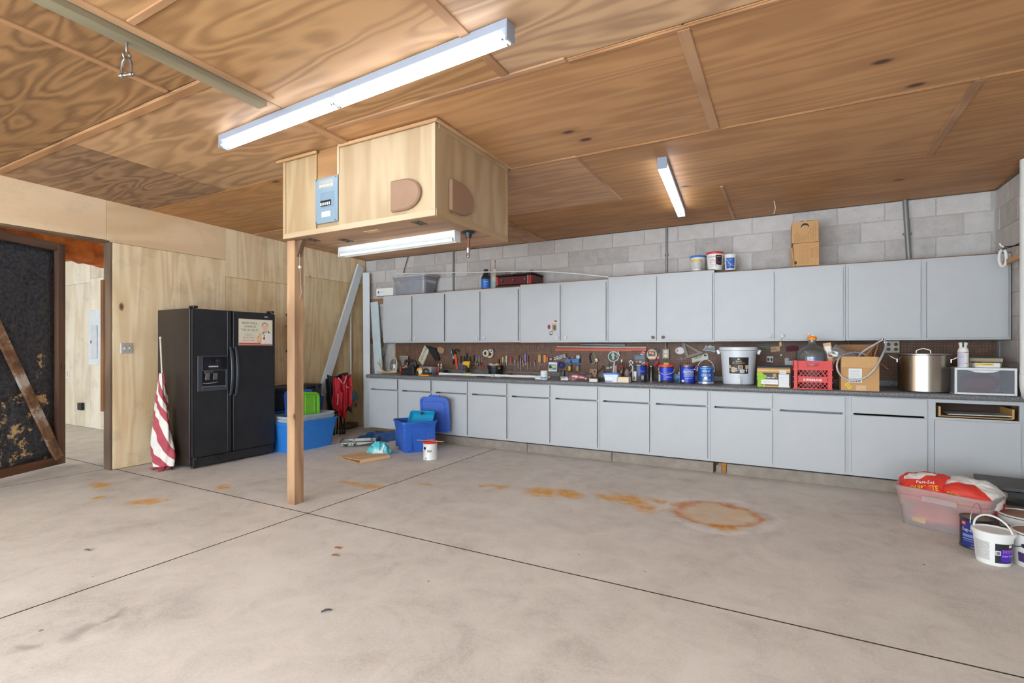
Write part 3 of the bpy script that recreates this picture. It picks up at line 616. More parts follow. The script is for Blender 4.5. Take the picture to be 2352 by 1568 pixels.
# base cabinets
BFY = 5.558; BC = [-5.1675 + .5945*i for i in range(12)]
bdesc = ['at the corner end behind the blue tub', 'below the white pipe on the worktop', 'below the red tool pouch', 'below the row of paint cans', 'below the milk crate and brewing box', 'missing one drawer front']
btop, bbot = .856, .128
for k in range(6):
    x0 = BC[0]-.2825 if k == 0 else (BC[2*k-1]+BC[2*k])/2; x1 = XR-.004 if k == 5 else (BC[2*k+1]+BC[2*k+2])/2
    w = x1-x0-.001; t = thing('base_cabinet', 'pale grey base cabinet with two doors ' + bdesc[k], 'cabinet', (x0, BFY, bbot), 0, 'base cabinets under the worktop')
    H = btop-bbot; D = WY-BFY-.004; m = M(); zo = bbot
    if k < 5:
        m.box(.0006, w, .11, D, 0, H); m.obj('body', PAINT, t)
        cs = [BC[2*k]-x0, BC[2*k+1]-x0]
        for (a, b) in ((.0006, cs[0]-.255), (cs[0]+.255, cs[1]-.255), (cs[1]+.255, w)): M().box(a, b, 0, .1095, 0, H).obj('stile', PAINT, t)
        for c in cs:
            for (z0, z1) in ((0, .03), (H-.02, H)): M().box(c-.2548, c+.2548, 0, .1095, z0, z1).obj('rail', PAINT, t)
    else:
        oc = BC[11]-x0; ox0, ox1, oz0, oz1 = oc-.262, oc+.268, .700-zo, .826-zo
        lc = BC[10]-x0
        for (a, b, c0, c1) in ((0, lc-.255, 0, H), (lc-.255, lc+.255, 0, .684-zo), (lc-.255, lc+.255, .703-zo, H), (lc+.255, ox0, 0, H), (ox1, w, 0, H), (ox0, ox1, 0, oz0), (ox0, ox1, oz1, H)): m.box(a+.0002, b-.0002, 0, .02, c0+.0002, c1-.0002)
        m.obj('face_frame', PAINT, t)
        M().box(.001, .018, .021, D, 0, H-.002).obj('side_panel', PAINT, t); M().box(w-.018, w-.001, .021, D, 0, H-.002).obj('side_panel', PAINT_IN, t)
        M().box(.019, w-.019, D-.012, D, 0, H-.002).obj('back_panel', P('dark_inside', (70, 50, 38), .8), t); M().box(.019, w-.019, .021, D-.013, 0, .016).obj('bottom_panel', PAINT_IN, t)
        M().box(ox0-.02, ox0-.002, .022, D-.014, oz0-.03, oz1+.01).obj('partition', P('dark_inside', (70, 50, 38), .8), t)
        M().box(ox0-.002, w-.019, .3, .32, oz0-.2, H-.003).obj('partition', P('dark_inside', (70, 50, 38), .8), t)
        # the bare drawer tray left in the opening
        dr = M().box(ox0+.022, ox1-.03, .03, .29, oz0+.006, oz0+.014).obj('drawer', wood('drawer_bottom', (206, 168, 116), (170, 128, 80), 'X'), t)
        LW = wood('drawer_side_wood', (214, 170, 108), (176, 128, 72), 'Z', ring=4, knots=0)
        M().box(ox0+.022, ox0+.036, .012, .29, oz0+.0145, oz0+.092).obj('drawer_side', LW, dr); M().box(ox1-.040, ox1-.026, .012, .29, oz0+.0145, oz0+.092).obj('drawer_side', LW, dr)
        bdx = t.location.x
    for s in (0, 1):
        c = BC[2*k+s]-x0
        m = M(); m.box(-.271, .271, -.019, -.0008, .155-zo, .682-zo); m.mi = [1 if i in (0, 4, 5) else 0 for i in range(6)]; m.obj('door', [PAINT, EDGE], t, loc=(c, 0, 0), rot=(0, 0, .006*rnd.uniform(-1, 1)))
        if not (k == 5 and s == 1):
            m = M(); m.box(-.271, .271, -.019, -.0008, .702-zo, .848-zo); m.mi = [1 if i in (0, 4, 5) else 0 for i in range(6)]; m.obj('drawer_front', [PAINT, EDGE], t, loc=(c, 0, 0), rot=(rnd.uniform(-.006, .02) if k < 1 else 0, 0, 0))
# loose boards lying in the open drawer
x0, _ = MY(2205, 940, 5.6)
tag(M().box(-.20, .20, -.12, .12, 0, .008).obj('loose_board', P('hardboard_pale', (206, 204, 198), .5), loc=(BC[11]+.03, BFY+.125, .7285), rot=(0, -.02, -.06), bevel=.001), 'pale loose board lying in the open drawer', 'board')
# plinth along the cabinet foot
CURB = P('plinth_concrete', (150, 138, 126), .85, var=.16, vscale=9, bump=.15)
m = M(); m.box(-4.42, XR-.002, 5.665, 5.75, 0.0, .126); base = struct('baseboard_back', m, P('plinth_dark', (78, 58, 44), .85, var=.2))
for (a, b) in ((-4.40, -2.853), (-2.847, -1.770), (-1.764, -.685), (-.555, XR-.004)):
    c = (a+b)/2; m = M(); m.box(a-c, b-c, 0, .06, 0, .108); m.obj('board', CURB, base, bevel=.003, loc=(c, 5.600, 0))
m = M(); m.prism([(-.05, 0), (.05, 0), (.055, .10), (-.02, .095), (-.045, .06)], 'xz', 0, .012); m.obj('board', P('rust_stained_board', (176, 120, 56), .8, var=.3, vscale=25), base, loc=(-.618, 5.655, 0))
m = M(); m.box(-.03, .02, 0, .012, .0, .075); m.obj('board', CURB, base, loc=(-.63, 5.64, 0))
m = M(); m.box(-5.40, -4.43, 5.70, 5.72, 0, .127); m.obj('board', wood('kick_plywood', (150, 108, 72), (104, 72, 48), 'X', ring=4), base)
# ================================================================== WORKTOP
def top_mat():
    t = NT('speckled_laminate'); co = t.coord(); a = t.noise(co, 140, 3, .7); b = t.noise(co, 320, 2, .6)
    f = t.math('ADD', t.math('MULTIPLY', a, .6), t.math('MULTIPLY', b, .4))
    t.link(t.ramp(f, [(.36, C3((62, 60, 60))), (.52, C3((116, 114, 114))), (.66, C3((170, 168, 168)))]), t.b.inputs['Base Color']); t.b.inputs['Roughness'].default_value = .38; return t.m
TOPM = top_mat(); CT = .909
wt = thing('worktop', 'long speckled grey laminate worktop with a low upstand along the back wall', 'worktop', (0, 0, 0))
prof = [(6.278, .8565), (5.535, .8565), (5.512, .862), (5.503, .876), (5.503, .893), (5.510, .903), (5.524, .909), (6.255, .909), (6.262, .914), (6.262, .968), (6.278, .968)]
m = M(); m.prism(prof, 'yz', -5.475, XR-.004); m.obj('top', TOPM, wt, smooth=35)
# ================================================================== PEGBOARD
def peg_mat():
    t = NT('pegboard_brown'); co = t.coord(); s = t.n('ShaderNodeSeparateXYZ'); t.link(co, s.inputs[0])
    fx_ = t.math('SUBTRACT', t.math('FRACT', t.math('MULTIPLY', s.outputs['X'], 1/.0254)), .5); fz_ = t.math('SUBTRACT', t.math('FRACT', t.math('MULTIPLY', s.outputs['Z'], 1/.0254)), .5)
    d = t.math('SQRT', t.math('ADD', t.math('MULTIPLY', fx_, fx_), t.math('MULTIPLY', fz_, fz_))); hole = t.math('LESS_THAN', d, .155)
    nz = t.noise(co, 14, 5, .65); c = t.ramp(nz, [(.3, C3((96, 66, 50))), (.7, C3((128, 92, 70)))])
    t.link(t.mix(hole, c, C3((22, 14, 10))), t.b.inputs['Base Color']); t.b.inputs['Roughness'].default_value = .6
    t.bump(t.math('SUBTRACT', 1.0, hole), .6, .004); return t.m
PEGM = peg_mat(); PEG = 6.284
pb = thing('pegboard', 'brown perforated pegboard lining the wall between worktop and wall cabinets', 'pegboard', (0, 0, 0))
px_ = [-5.585, -4.35, MY(1215, 820, PEG)[0], MY(1483, 800, PEG)[0], MY(1644, 830, PEG)[0], .55, XR-.008]
for a, b in zip(px_, px_[1:]):
    c = (a+b)/2; m = M(); m.box(a-c+.001, b-c-.001, 0, .005, -.215, .215); m.obj('board', PEGM, pb, loc=(c, PEG, 1.186))
m = M(); m.box(-5.61, -5.588, PEG-.006, WY-.001, .915, 1.366); m.obj('edge_batten', wood('edge_batten_wood', (190, 160, 116), (150, 118, 82), 'Z', ring=4, knots=0), pb)
# bare wood cleats between corner and wall cabinets
CLEAT = wood('cleat_timber', (178, 132, 86), (126, 86, 52), 'X', ring=4, knots=.4, kscale=6)
tag(M().box(0, .72, 0, .035, 0, .085).obj('wall_cleat', CLEAT, loc=(-6.24, WY-.037, 2.03), bevel=.002), 'upper bare timber cleat on the block wall left of the wall cabinets', 'cleat')
tag(M().box(0, .72, 0, .035, 0, .085).obj('wall_cleat', CLEAT, loc=(-6.24, WY-.037, 1.375), bevel=.002), 'lower bare timber cleat on the block wall above the antlers', 'cleat')
# ================================================================== FRIDGE
FX, FY0, FW, FH = -5.525, 3.07, .975, 1.735
def F(px, py):
    y, z = MX(px, py, FX); return y-FY0, z
def fridge_mat():
    t = NT('fridge_black'); co = t.coord(); n = t.noise(co, 130, 3, .6)
    t.b.inputs['Base Color'].default_value = C3((30, 30, 34)); t.b.inputs['Roughness'].default_value = .34
    t.link(t.ramp(t.noise(co, 5, 4), [(.35, C3((26, 26, 29))), (.7, C3((38, 38, 42)))]), t.b.inputs['Base Color']); t.bump(n, .35, .003); return t.m
FB = fridge_mat(); FS = P('fridge_side', (46, 38, 34), .38, var=.08, bump=.1, bscale=200); FP = P('fridge_plastic', (26, 26, 29), .3, var=.04); FPL = P('fridge_handle', (58, 60, 68), .3, var=.03)
fr = thing('fridge', 'black side by side fridge with ice dispenser standing against the plywood wall', 'fridge', (FX, FY0, 0), math.pi/2)
M().box(0, FW, .075, .70, .03, FH-.015).obj('body', FS, fr, bevel=.004)
xs = F(533, 800)[0]
for (a, b) in ((.0, xs-.006), (xs+.006, FW)):
    M().box(a+.001, b-.001, 0, .066, .125, FH-.02).obj('door', FB, fr, bevel=.012, seg=2, smooth=40)
for (a, b) in ((xs-.058, xs-.010), (xs+.010, xs+.050)):
    M().box(a, b, -.006, -.0005, .13, FH-.025).obj('edge_strip', FP, fr, bevel=.002)
for sx, px in ((-1, 531), (1, 545)):
    zt, zb = F(px, 796)[1], F(px, 908)[1]; xc = xs - .030 if sx < 0 else xs + .032; path = []
    for i in range(13):
        u = i/12; path.append((xc, -.010 - .052*math.sin(math.pi*u)**.6, zb + (zt-zb)*u))
    m = M(); m.grid(lambda u, v: (xc + .017*math.cos(v*2*math.pi), -.008 - .050*max(0, math.sin(math.pi*u))**.55 + .010*math.sin(v*2*math.pi), zb + (zt-zb)*u), 18, 10)
    m.obj('handle', FPL, fr, smooth=60)
x0, z1 = F(453, 817); x1, z0 = F(524, 894); x1 = xs-.066
def ring_frame(m, x0, x1, z0, z1, w, y0, y1):
    for (a, b, c, d) in ((x0, x0+w[0], z0, z1), (x1-w[1], x1, z0, z1), (x0+w[0], x1-w[1], z0, z0+w[2]), (x0+w[0], x1-w[1], z1-w[3], z1)): m.box(a, b, y0, y1, c, d)
dsp = M(); ring_frame(dsp, x0, x1, z0, z1, (.045, .012, .05, .165), -.012, -.0005); dsp = dsp.obj('dispenser', FPL, fr, bevel=.002)
M().box(x0+.047, x1-.003, -.014, -.0121, z1-.155, z1-.012).obj('control_panel', P('gloss_black', (20, 20, 23), .12, coat=.3), dsp)
M().box(x0+.045, x1-.013, -.006, -.0006, z0+.05, z1-.166).obj('recess', P('recess_black', (10, 10, 12), .4), dsp)
for i in range(6):
    M().tube([((x0+x1)/2-.04+.018*i, -.016, z1-.118), ((x0+x1)/2-.04+.018*i, -.0141, z1-.118)], .0075, 12).obj('button', P('button_light', (196, 196, 200), .35), dsp)
for q in (.10, .185): M().cbox((x0+q, -.016, z0+.155), (.045, .012, .075), (.15, 0, 0)).obj('paddle', P('paddle_grey', (92, 90, 92), .4), dsp, bevel=.004)
M().lathe([(.055, 0), (.05, .03), (.02, .045)], 16, (x0+.12, -.003, z1-.19), sy=.25).obj('ice_chute', P('chute_grey', (70, 66, 64), .4), dsp, smooth=50) 
M().tube([(x0+.05, -.014, z0+.085), (x0+.12, -.022, z0+.083), (x0+.19, -.020, z0+.086), (x0+.21, -.012, z0+.10)], .005, 8).obj('drip_rim', P('rim_chrome', (170, 176, 184), .15, .9), dsp, smooth=60)
M().box(x0+.045, x1-.012, -.016, -.0125, z0+.045, z0+.05).obj('tray_edge', P('tray_edge_grey', (150, 156, 166), .2, .6), dsp)
gr = M().box(.012, FW-.012, .02, .064, .025, .12).obj('grille', FP, fr, bevel=.003)
for i in range(6): M().box(.06, FW-.05, .012, .0195, .034+.0145*i, .041+.0145*i).obj('slat', P('grille_slat', (52, 52, 54), .35), gr)
M().lathe([(.032, 0), (.03, .008), (.018, .012)], 18, (.30, .0115, .085), rot=Matrix.Rotation(math.pi/2, 3, 'X')).obj('filter_knob', P('gloss_black', (20,20,23), .12), gr, smooth=40)
for x in (.03, FW-.03): M().box(x-.025, x+.025, .01, .10, FH-.014, FH+.012).obj('hinge_cover', FP, fr, bevel=.005)
for x in (.05, FW-.05):
    for y in (.1, .62): M().tube([(x, y, 0), (x, y, .03)], .02, 12).obj('foot', P('black_plastic', (32,32,34), .45), fr)
M().cbox((.02, .005, .115), (.018, .02, .012)).obj('hinge_pin', P('screw_steel', (120,124,128), .3, 1), fr)
x, z = F(612, 728); M().lathe([(.027, 0), (.025, .003), (.012, .0045)], 24, (x-.005, -.0005, z), sy=.36, rot=Matrix.Rotation(math.pi/2, 3, 'X')).obj('badge', P('badge_silver', (206, 206, 212), .15, .8), fr, smooth=40)
# tin sign on the fridge
x0, z1 = F(547, 731); x1, z0 = F(625, 793); w, h = x1-x0, z1-z0
sg = thing('tin_sign', 'cream tin beer sign with a smiling man hung on the fridge door', 'sign', (FX+.0075, FY0+x0, z0), math.pi/2)
M().box(0, w, 0, .002, 0, h).obj('plate', P('sign_cream', (226, 218, 194), .45, var=.03), sg)
for (a, b, c, d) in ((0, w, 0, .006), (0, w, h-.005, h), (0, .005, 0, h), (w-.005, w, 0, h)): M().box(a, b, -.0006, -.0001, c, d).obj('border', P('sign_edge', (206, 168, 140), .5), sg)
M().box(.006, w-.006, -.0007, -.0001, .008, .028).obj('red_stripe', P('sign_red', (204, 82, 62), .5), sg)
DK = P('sign_olive_print', (86, 84, 62), .6); RD = P('sign_red_print', (204, 110, 84), .6)
for s, yy, ww, hh, mt, xc in (('BEER WILL', .845, .44, .082, DK, .32), ('CHANGE', .715, .34, .082, DK, .32), ('THE WORLD!', .585, .50, .082, DK, .32), ("I don't", .405, .20, .07, RD, .28), ('know how,', .295, .31, .07, RD, .28), ('but it will', .19, .31, .07, RD, .28)):
    lettering(sg, s, w*ww, h*hh, mt, (w*xc, -.0008, h*yy))
SK = P('sign_skin', (240, 196, 164), .6); HR = P('sign_hair', (150, 144, 138), .6); SH = P('sign_shirt', (234, 232, 226), .6); GD = P('sign_beer', (228, 196, 120), .6); SD = P('sign_shade', (212, 160, 128), .6)
def flat(name, pts, mat, lift): return M().prism([(a*w, b*h) for a, b in pts], 'xz', -.0006-lift, -.0002-lift).obj(name, mat, sg)
flat('shirt', [(.64,.06), (.66,.35), (.68,.48), (.76,.52), (.86,.53), (.93,.47), (.975,.34), (.985,.06)], SH, .0002)
flat('neck', [(.725,.48), (.73,.60), (.82,.60), (.825,.49), (.77,.46)], SD, .0004)
flat('face', circ(.085, 18, (.765, .695), sy=1.7), SK, .0006)
flat('hair', [(.672,.75), (.672,.82), (.70,.875), (.75,.90), (.81,.885), (.85,.83), (.852,.74), (.838,.76), (.83,.82), (.78,.85), (.72,.83), (.695,.78), (.69,.73)], HR, .0008)
for q in (.725, .80): flat('brow', [(q-.022,.745), (q+.022,.75), (q+.022,.76), (q-.022,.755)], HR, .0009); flat('eye', circ(.012, 10, (q, .722), sy=.9), SD, .0009)
flat('nose', [(.757,.70), (.75,.66), (.775,.655), (.772,.70)], SD, .0009); flat('mouth', [(.735,.625), (.76,.612), (.80,.63), (.77,.60)], P('sign_lip', (178, 78, 66), .6), .0009)
flat('collar', [(.69,.43), (.70,.54), (.725,.52), (.715,.42)], P('sign_dark_collar', (70, 74, 62), .6), .0006); flat('collar', [(.845,.56), (.86,.57), (.92,.49), (.90,.47), (.87,.48)], P('sign_dark_collar', (70,74,62), .6), .0006)
flat('tie', [(.735,.44), (.755,.40), (.745,.36), (.775,.27), (.74,.20), (.70,.26), (.735,.36), (.72,.41)], P('sign_tie', (188, 66, 54), .6), .0006)
flat('hand', [(.535,.14), (.53,.27), (.55,.37), (.585,.37), (.60,.30), (.66,.22), (.65,.12), (.58,.10)], SD, .0006); flat('glass', [(.575,.14), (.575,.46), (.665,.46), (.665,.12)], GD, .0008)
for q in (.18, .23, .28): flat('finger', [(.54,q-.02), (.54,q+.018), (.63,q+.012), (.64,q-.012)], SK, .0010)
# ================================================================== FLAG leaning between wall and fridge
fl = thing('furled_flag', 'furled red and white striped flag on a pale pole leaning by the fridge', 'flag', (-5.90, 2.955, 0))
def flagf(u, v):   # u round, v up
    a = u*2*math.pi; z = .04 + v*.98
    r = .070 + .075*math.sin(math.pi*min(1, (1-v)*1.25))**1.1*(1-v*.2) if v < .97 else .026
    r = (.028 + .120*(1-v)**.85*(1 if v > .10 else .80 + 2*v)) * (1 + .18*math.sin(a*3 + v*5) + .10*math.sin(a*7 - v*9))
    cx = .02*(1-v) - .085*v; cy = .0 + .03*v
    return (cx + r*math.cos(a)*1.0, cy + r*math.sin(a)*.62, z)
m = M(); NU, NV = 60, 60; m.grid(lambda a, v: flagf(a - 1.25*v - .06*math.sin(v*9.6), v), NU, NV)
for k in range(len(m.mi)): m.mi[k] = int((k % NU)/NU*6.0) % 2
m.obj('cloth', [P('flag_white', (226, 220, 210), .85, var=.05), P('flag_red', (178, 76, 86), .85, var=.08)], fl, smooth=80)
m = M()
for a in range(5):
    q = a*1.25 - .9; m.grid(lambda u, v, q=q: (.03 + (.02+.13*u)*math.cos(q) - .02*v*math.sin(q), -.02 + (.02+.09*u)*math.sin(q)*.7 + (.05)*(v-.5), .012 + .03*(1-u) + .014*math.sin(u*7+q*3+v*3)), 10, 4)
m.obj('cloth_hem', P('flag_red', (178, 76, 86), .85), fl, smooth=80, solid=.002)
M().tube([(-.06, .03, .95), (-.128, .045, 1.395)], .0095, 10).obj('pole', P('pole_pale', (206, 194, 176), .5), fl, smooth=50)
M().lathe([(.0095, 0), (.013, .006), (.013, .02), (.006, .028)], 12, (-.128, .045, 1.392)).obj('pole_cap', P('pole_pale', (206,194,176), .5), fl, smooth=50)
# ================================================================== small things on the left wall
SWP = P('switch_plate', (196, 190, 182), .35, .3)
t = thing('switch_plate', 'steel double light switch plate on the plywood by the doorway', 'switch', (XL+.001, 2.795, 1.292), math.pi/2)
M().box(-.058, .058, -.006, 0, -.057, .057).obj('plate', SWP, t, bevel=.003)
for q in (-.024, .024):
    M().cbox((q, -.010, .0), (.011, .014, .022), (.5, 0, 0)).obj('toggle', P('toggle_white', (228, 224, 214), .4), t)
    for e in (-.03, .03): M().tube([(q, -.0075, e), (q, -.0055, e)], .0035, 8).obj('screw', P('screw_steel', (120,124,128), .3, 1), t)
t = thing('grab_handle', 'black bowed pull handle fixed on the plywood wall beside the post', 'handle', (XL+.001, 4.775, 1.51), math.pi/2)
m = M(); m.tube([(-.006, -.012, -.27), (.004, -.03, -.24), (.014, -.042, -.12), (.006, -.046, 0), (.014, -.042, .12), (.004, -.03, .24), (-.006, -.012, .27)], [.012, .014, .016, .017, .016, .014, .012], 10); m.obj('grip', FP, t, smooth=60)
for e in (-.265, .1, .265): M().tube([(-.004, 0, e), (-.002, -.03, e*.97)], .008, 8).obj('mount', P('screw_steel', (120,124,128), .3, 1), t)
# annex wall: breaker panel, outlet, socket box
t = thing('electrical_panel', 'pale grey breaker box on the bright plywood wall beyond the doorway', 'breaker box', (-9.922, AY-.001, 1.03))
M().box(0, .418, -.03, 0, 0, .875).obj('cover', P('panel_pale', (214, 218, 222), .4, .1), t, bevel=.004); M().box(.11, .31, -.042, -.0305, .10, .63).obj('door', P('panel_pale2', (204, 208, 214), .4, .1), t, bevel=.003); M().box(.115, .135, -.048, -.0425, .34, .39).obj('latch', FP, t)
t = thing('socket_box', 'black socket box low on the bright plywood wall beyond the doorway', 'socket', (-10.19, AY-.001, .34)); M().box(-.06, .06, -.05, 0, -.06, .06).obj('body', FP, t, bevel=.006); M().box(-.05, .05, -.056, -.0505, -.05, .05).obj('cover', P('black_plastic', (32,32,34), .45), t, bevel=.002)
t = thing('outlet', 'white outlet on the bright plywood wall beyond the doorway', 'outlet', (-10.72, AY-.001, .86)); M().box(-.04, .04, -.008, 0, -.08, .08).obj('plate', PORC, t, bevel=.003); M().box(-.02, .02, -.011, -.0085, -.05, .05).obj('outlet_face', SWP, t)
# ================================================================== TUBS
def tub(parent, name, mat, L, W, H, taper=.06, r=.05, rim=.014, th=.004, lip=.02, floor_z=0.0, handles=True):
    """open tapered tub, rounded corners; base at z=0, centred"""
    def ring(l, w, rr, z): return [(x, y, z) for x, y in rrect(-l/2, l/2, -w/2, w/2, rr, 5)]
    l0, w0 = L-2*taper, W-2*taper
    rings = [ring(l0, w0, r*.8, 0)]
    for k in (.04, .5, .78): rings.append(ring(l0+(L-l0)*k, w0+(W-w0)*k, r, H*k))
    step = .010; rings.append(ring(l0+(L-l0)*.79+step, w0+(W-w0)*.79+step, r, H*.80)); rings.append(ring(L+step-.006, W+step-.006, r, H-lip))
    rings += [ring(L+2*rim, W+2*rim, r+rim, H-lip), ring(L+2*rim, W+2*rim, r+rim, H), ring(L-2*th+step-.006, W-2*th+step-.006, r, H), ring(L-2*th-.004, W-2*th-.004, r, H*.8), ring(l0-2*th, w0-2*th, r*.8, th)]
    n = len(rings[0]); m = M(); vs = [p for q in rings for p in q]; fs = []
    for i in range(len(rings)-1):
        for j in range(n): fs.append((i*n+j, i*n+(j+1) % n, (i+1)*n+(j+1) % n, (i+1)*n+j))
    fs += [tuple(reversed(range(n))), tuple(range((len(rings)-1)*n, len(rings)*n))]
    m.add(vs, fs); return m.obj(name, mat, parent, smooth=35)
def lid(parent, name, mat, L, W, h=.022, r=.06):
    m = M()
    def ring(l, w, rr, z): return [(x, y, z) for x, y in rrect(-l/2, l/2, -w/2, w/2, rr, 5)]
    rings = [ring(L, W, r, -h*.2), ring(L, W, r, h), ring(L-.05, W-.05, r*.8, h), ring(L-.06, W-.06, r*.8, h*.35), ring(L-.12, W-.12, r*.6, h*.35), ring(L-.13, W-.13, r*.6, h*.75)]
    n = len(rings[0]); vs = [p for q in rings for p in q]; fs = []
    for i in range(len(rings)-1):
        for j in range(n): fs.append((i*n+j, i*n+(j+1) % n, (i+1)*n+(j+1) % n, (i+1)*n+j))
    fs += [tuple(range((len(rings)-1)*n, len(rings)*n)), tuple(reversed(range(n)))]
    m.add(vs, fs); return m.obj(name, mat, parent, smooth=35)
BLUE = P('tote_blue', (48, 124, 206), .4, var=.05); BLUE2 = P('tote_deep_blue', (46, 98, 190), .4, var=.08); NAVY = P('tote_navy', (38, 44, 62), .4, var=.05); GREY = P('lid_grey', (78, 78, 82), .45)
t = thing('storage_tub', 'bright blue open tub on the floor behind the post with clear bins in it', 'tub', (-5.534, 4.46, 0), math.pi/2, 'blue storage tubs by the fridge')
tub(t, 'body', BLUE, .77, .42, .378, taper=.05)
t = thing('storage_tub', 'bright blue tub half hidden between fridge and post under a navy tub', 'tub', (-6.03, 4.295, 0), math.pi/2, 'blue storage tubs by the fridge')
tub(t, 'body', BLUE, .44, .41, .47, taper=.04)
FROST = clear('frosted_bin', (228, 236, 244), .72, .3)
for k in range(2):
    t = thing('clear_bin', ('lower' if k == 0 else 'upper') + ' clear plastic bin nested in the bright blue tub', 'bin', (-5.534, 4.455, .235 + .04*k), math.pi/2, 'clear bins nested in the blue tub')
    tub(t, 'body', FROST, .735-.006*k, .385-.006*k, .175, taper=.04, lip=.012, rim=.012)
t = thing('storage_tub', 'dark navy tub with grey lid on top of the half hidden blue tub', 'tub', (-6.03, 4.30, .472), math.pi/2)
tub(t, 'body', NAVY, .44, .40, .30, taper=.03)
q = lid(t, 'lid', GREY, .47, .43); q.location = (0, 0, .304)
t = thing('loose_stick', 'pale wooden sticks lying across the navy tub lid', 'wood', (-6.0, 4.33, .80), math.pi/2)
for k in range(2): M().box(-.25, .46, -.012+.03*k, .008+.03*k, 0, .012).obj('stick', wood('stick_pale', (228, 196, 150), (200, 160, 112), 'X', ring=4, knots=0), t, loc=(0, 0, 0), bevel=.001)
t = thing('tool_case', 'black tool case behind the green lid at the plywood wall', 'case', (-6.05, 4.86, .601), math.pi/2)
M().box(-.20, .20, -.16, .16, 0, .14).obj('body', FP, t, bevel=.01); M().box(-.205, .205, -.165, .165, .142, .185).obj('lid', P('case_lid_black', (36, 37, 42), .4), t, bevel=.01)
for q in (-.1, .1): M().box(q-.02, q+.02, -.178, -.166, .10, .17).obj('latch', P('case_latch', (54, 54, 58), .4), t)
t2 = thing('storage_tub', 'dark blue tub under the black tool case behind the bright blue tub', 'tub', (-6.05, 4.86, 0), math.pi/2); tub(t2, 'body', P('tote_dark_blue', (26, 62, 128), .4), .46, .38, .598, taper=.04)
t = thing('tub_lid', 'lime green tub lid standing on edge in the clear bins', 'lid', (-5.46, 4.42, .52), 0, rot=(math.radians(82), math.radians(6), math.pi/2))
lid(t, 'panel', P('lime_green', (112, 184, 42), .4), .44, .42)
for k in (-.14, 0, .14): M().box(k-.008, k+.008, -.19, .17, .0170, .022).obj('rib', P('lime_green', (112,184,42), .4), t, bevel=.002)
t = thing('tub_lid', 'deep blue tub lid standing behind the lime green lid', 'lid', (-5.58, 4.43, .53), 0, rot=(math.radians(84), 0, math.pi/2)); lid(t, 'panel', BLUE2, .42, .44)
# ================================================================== camp chairs, mop, trim boards, stone at the corner
RED = P('nylon_red', (206, 40, 52), .6, var=.1, vscale=20, bump=.2, bscale=35); PINK = P('nylon_faded', (232, 138, 142), .6, var=.08); BLKF = P('nylon_black', (30, 26, 28), .6, var=.1)
ch = thing('camp_chair', 'folded red and black camp chair leaning at the plywood wall', 'chair', (-5.93, 5.40, 0), .0); ch.scale = (.9, .8, 1)
def sheet(cx, cy, z0, z1, w, amp, ph, lean, yaw):
    def f(u, v):
        a = (u-.5)*w; off = amp*math.sin(u*9+ph+v*2) + amp*.5*math.sin(v*11+ph*2+u*4); return (cx + off*math.cos(yaw) + a*math.sin(yaw) + lean*(v-.5), cy + a*math.cos(yaw) - off*math.sin(yaw), z0 + (z1-z0)*v - .05*abs(u-.5)*(1-v) + .025*math.sin(u*5+ph))
    return f
def fold(name, mat, *a):
    return M().grid(sheet(*a), 22, 18).obj(name, mat, ch, smooth=80, solid=.004)
fold('seat_cloth', RED, .06, -.10, .38, .84, .16, .020, .4, .04, .35); fold('seat_cloth', RED, .05, .12, .46, .88, .26, .022, 2.1, .06, -.2); fold('back_cloth', RED, .09, .02, .28, .78, .12, .02, 1.1, .03, .9)
fold('back_cloth', BLKF, -.02, -.02, .34, .90, .40, .03, 3.0, .05, .05); fold('side_panel', BLKF, .0, -.20, .30, .82, .12, .03, .9, -.05, .5); fold('back_cloth', RED, .07, .17, .40, .82, .13, .016, 4.0, .02, .4)
fold('arm_cloth', RED, .12, -.09, .42, .66, .10, .012, .2, .03, .7); fold('side_panel', BLKF, .03, .2, .33, .55, .14, .02, 5.0, .0, .3)
for (y0, z0, y1, z1) in ((-.12, .86, -.04, .78), (.08, .88, 0, .76), (-.13, .62, -.15, .46), (.04, .72, .12, .70), (-.045, .62, -.07, .45)): M().tube([(.115, y0, z0), (.13, (y0+y1)/2, (z0+z1)/2), (.125, y1, z1)], .012, 8).obj('piping', PINK, ch, smooth=70)
M().cbox((.115, -.26, .33), (.004, .07, .10), (.3, .1, .2)).obj('tag', P('tag_grey', (196, 194, 192), .6), ch); lettering(ch, 'ACE', .05, .03, P('print_white', (236,234,230), .6), (.118, .20, .74), (0, 1, 0), (0, 0, 1))
for (x0, y0, x1, y1, h) in ((.03, -.02, .05, .05, .62), (.02, .02, .04, .0, .64), (.03, .09, .06, .09, .60), (-.03, -.1, .0, -.16, .6), (-.05, .0, -.02, -.08, .6), (-.04, .05, -.05, .02, .6)):
    lg = M().tube([(x1, y1, .02), (x0, y0, h)], .011, 8).obj('leg', P('chair_tube_black', (24, 24, 26), .4, .3), ch, smooth=50); M().lathe([(.018, 0), (.02, .01), (.016, .035)], 10, (x1, y1, 0)).obj('foot', P('black_plastic', (32,32,34), .45), lg, smooth=40)
mp = thing('dust_mop', 'long white handled mop with teal fringe head hung on the plywood wall', 'mop', (XL+.045, 5.95, .40))
M().tube([(0, 0, .26), (0, -.005, 1.72)], .0125, 10).obj('handle', P('mop_white', (226, 226, 224), .4), mp, smooth=50); M().tube([(.0, 0, .19), (0, 0, .29)], .017, 10).obj('socket', P('mop_blue', (40, 120, 190), .4), mp, smooth=50)
m = M()
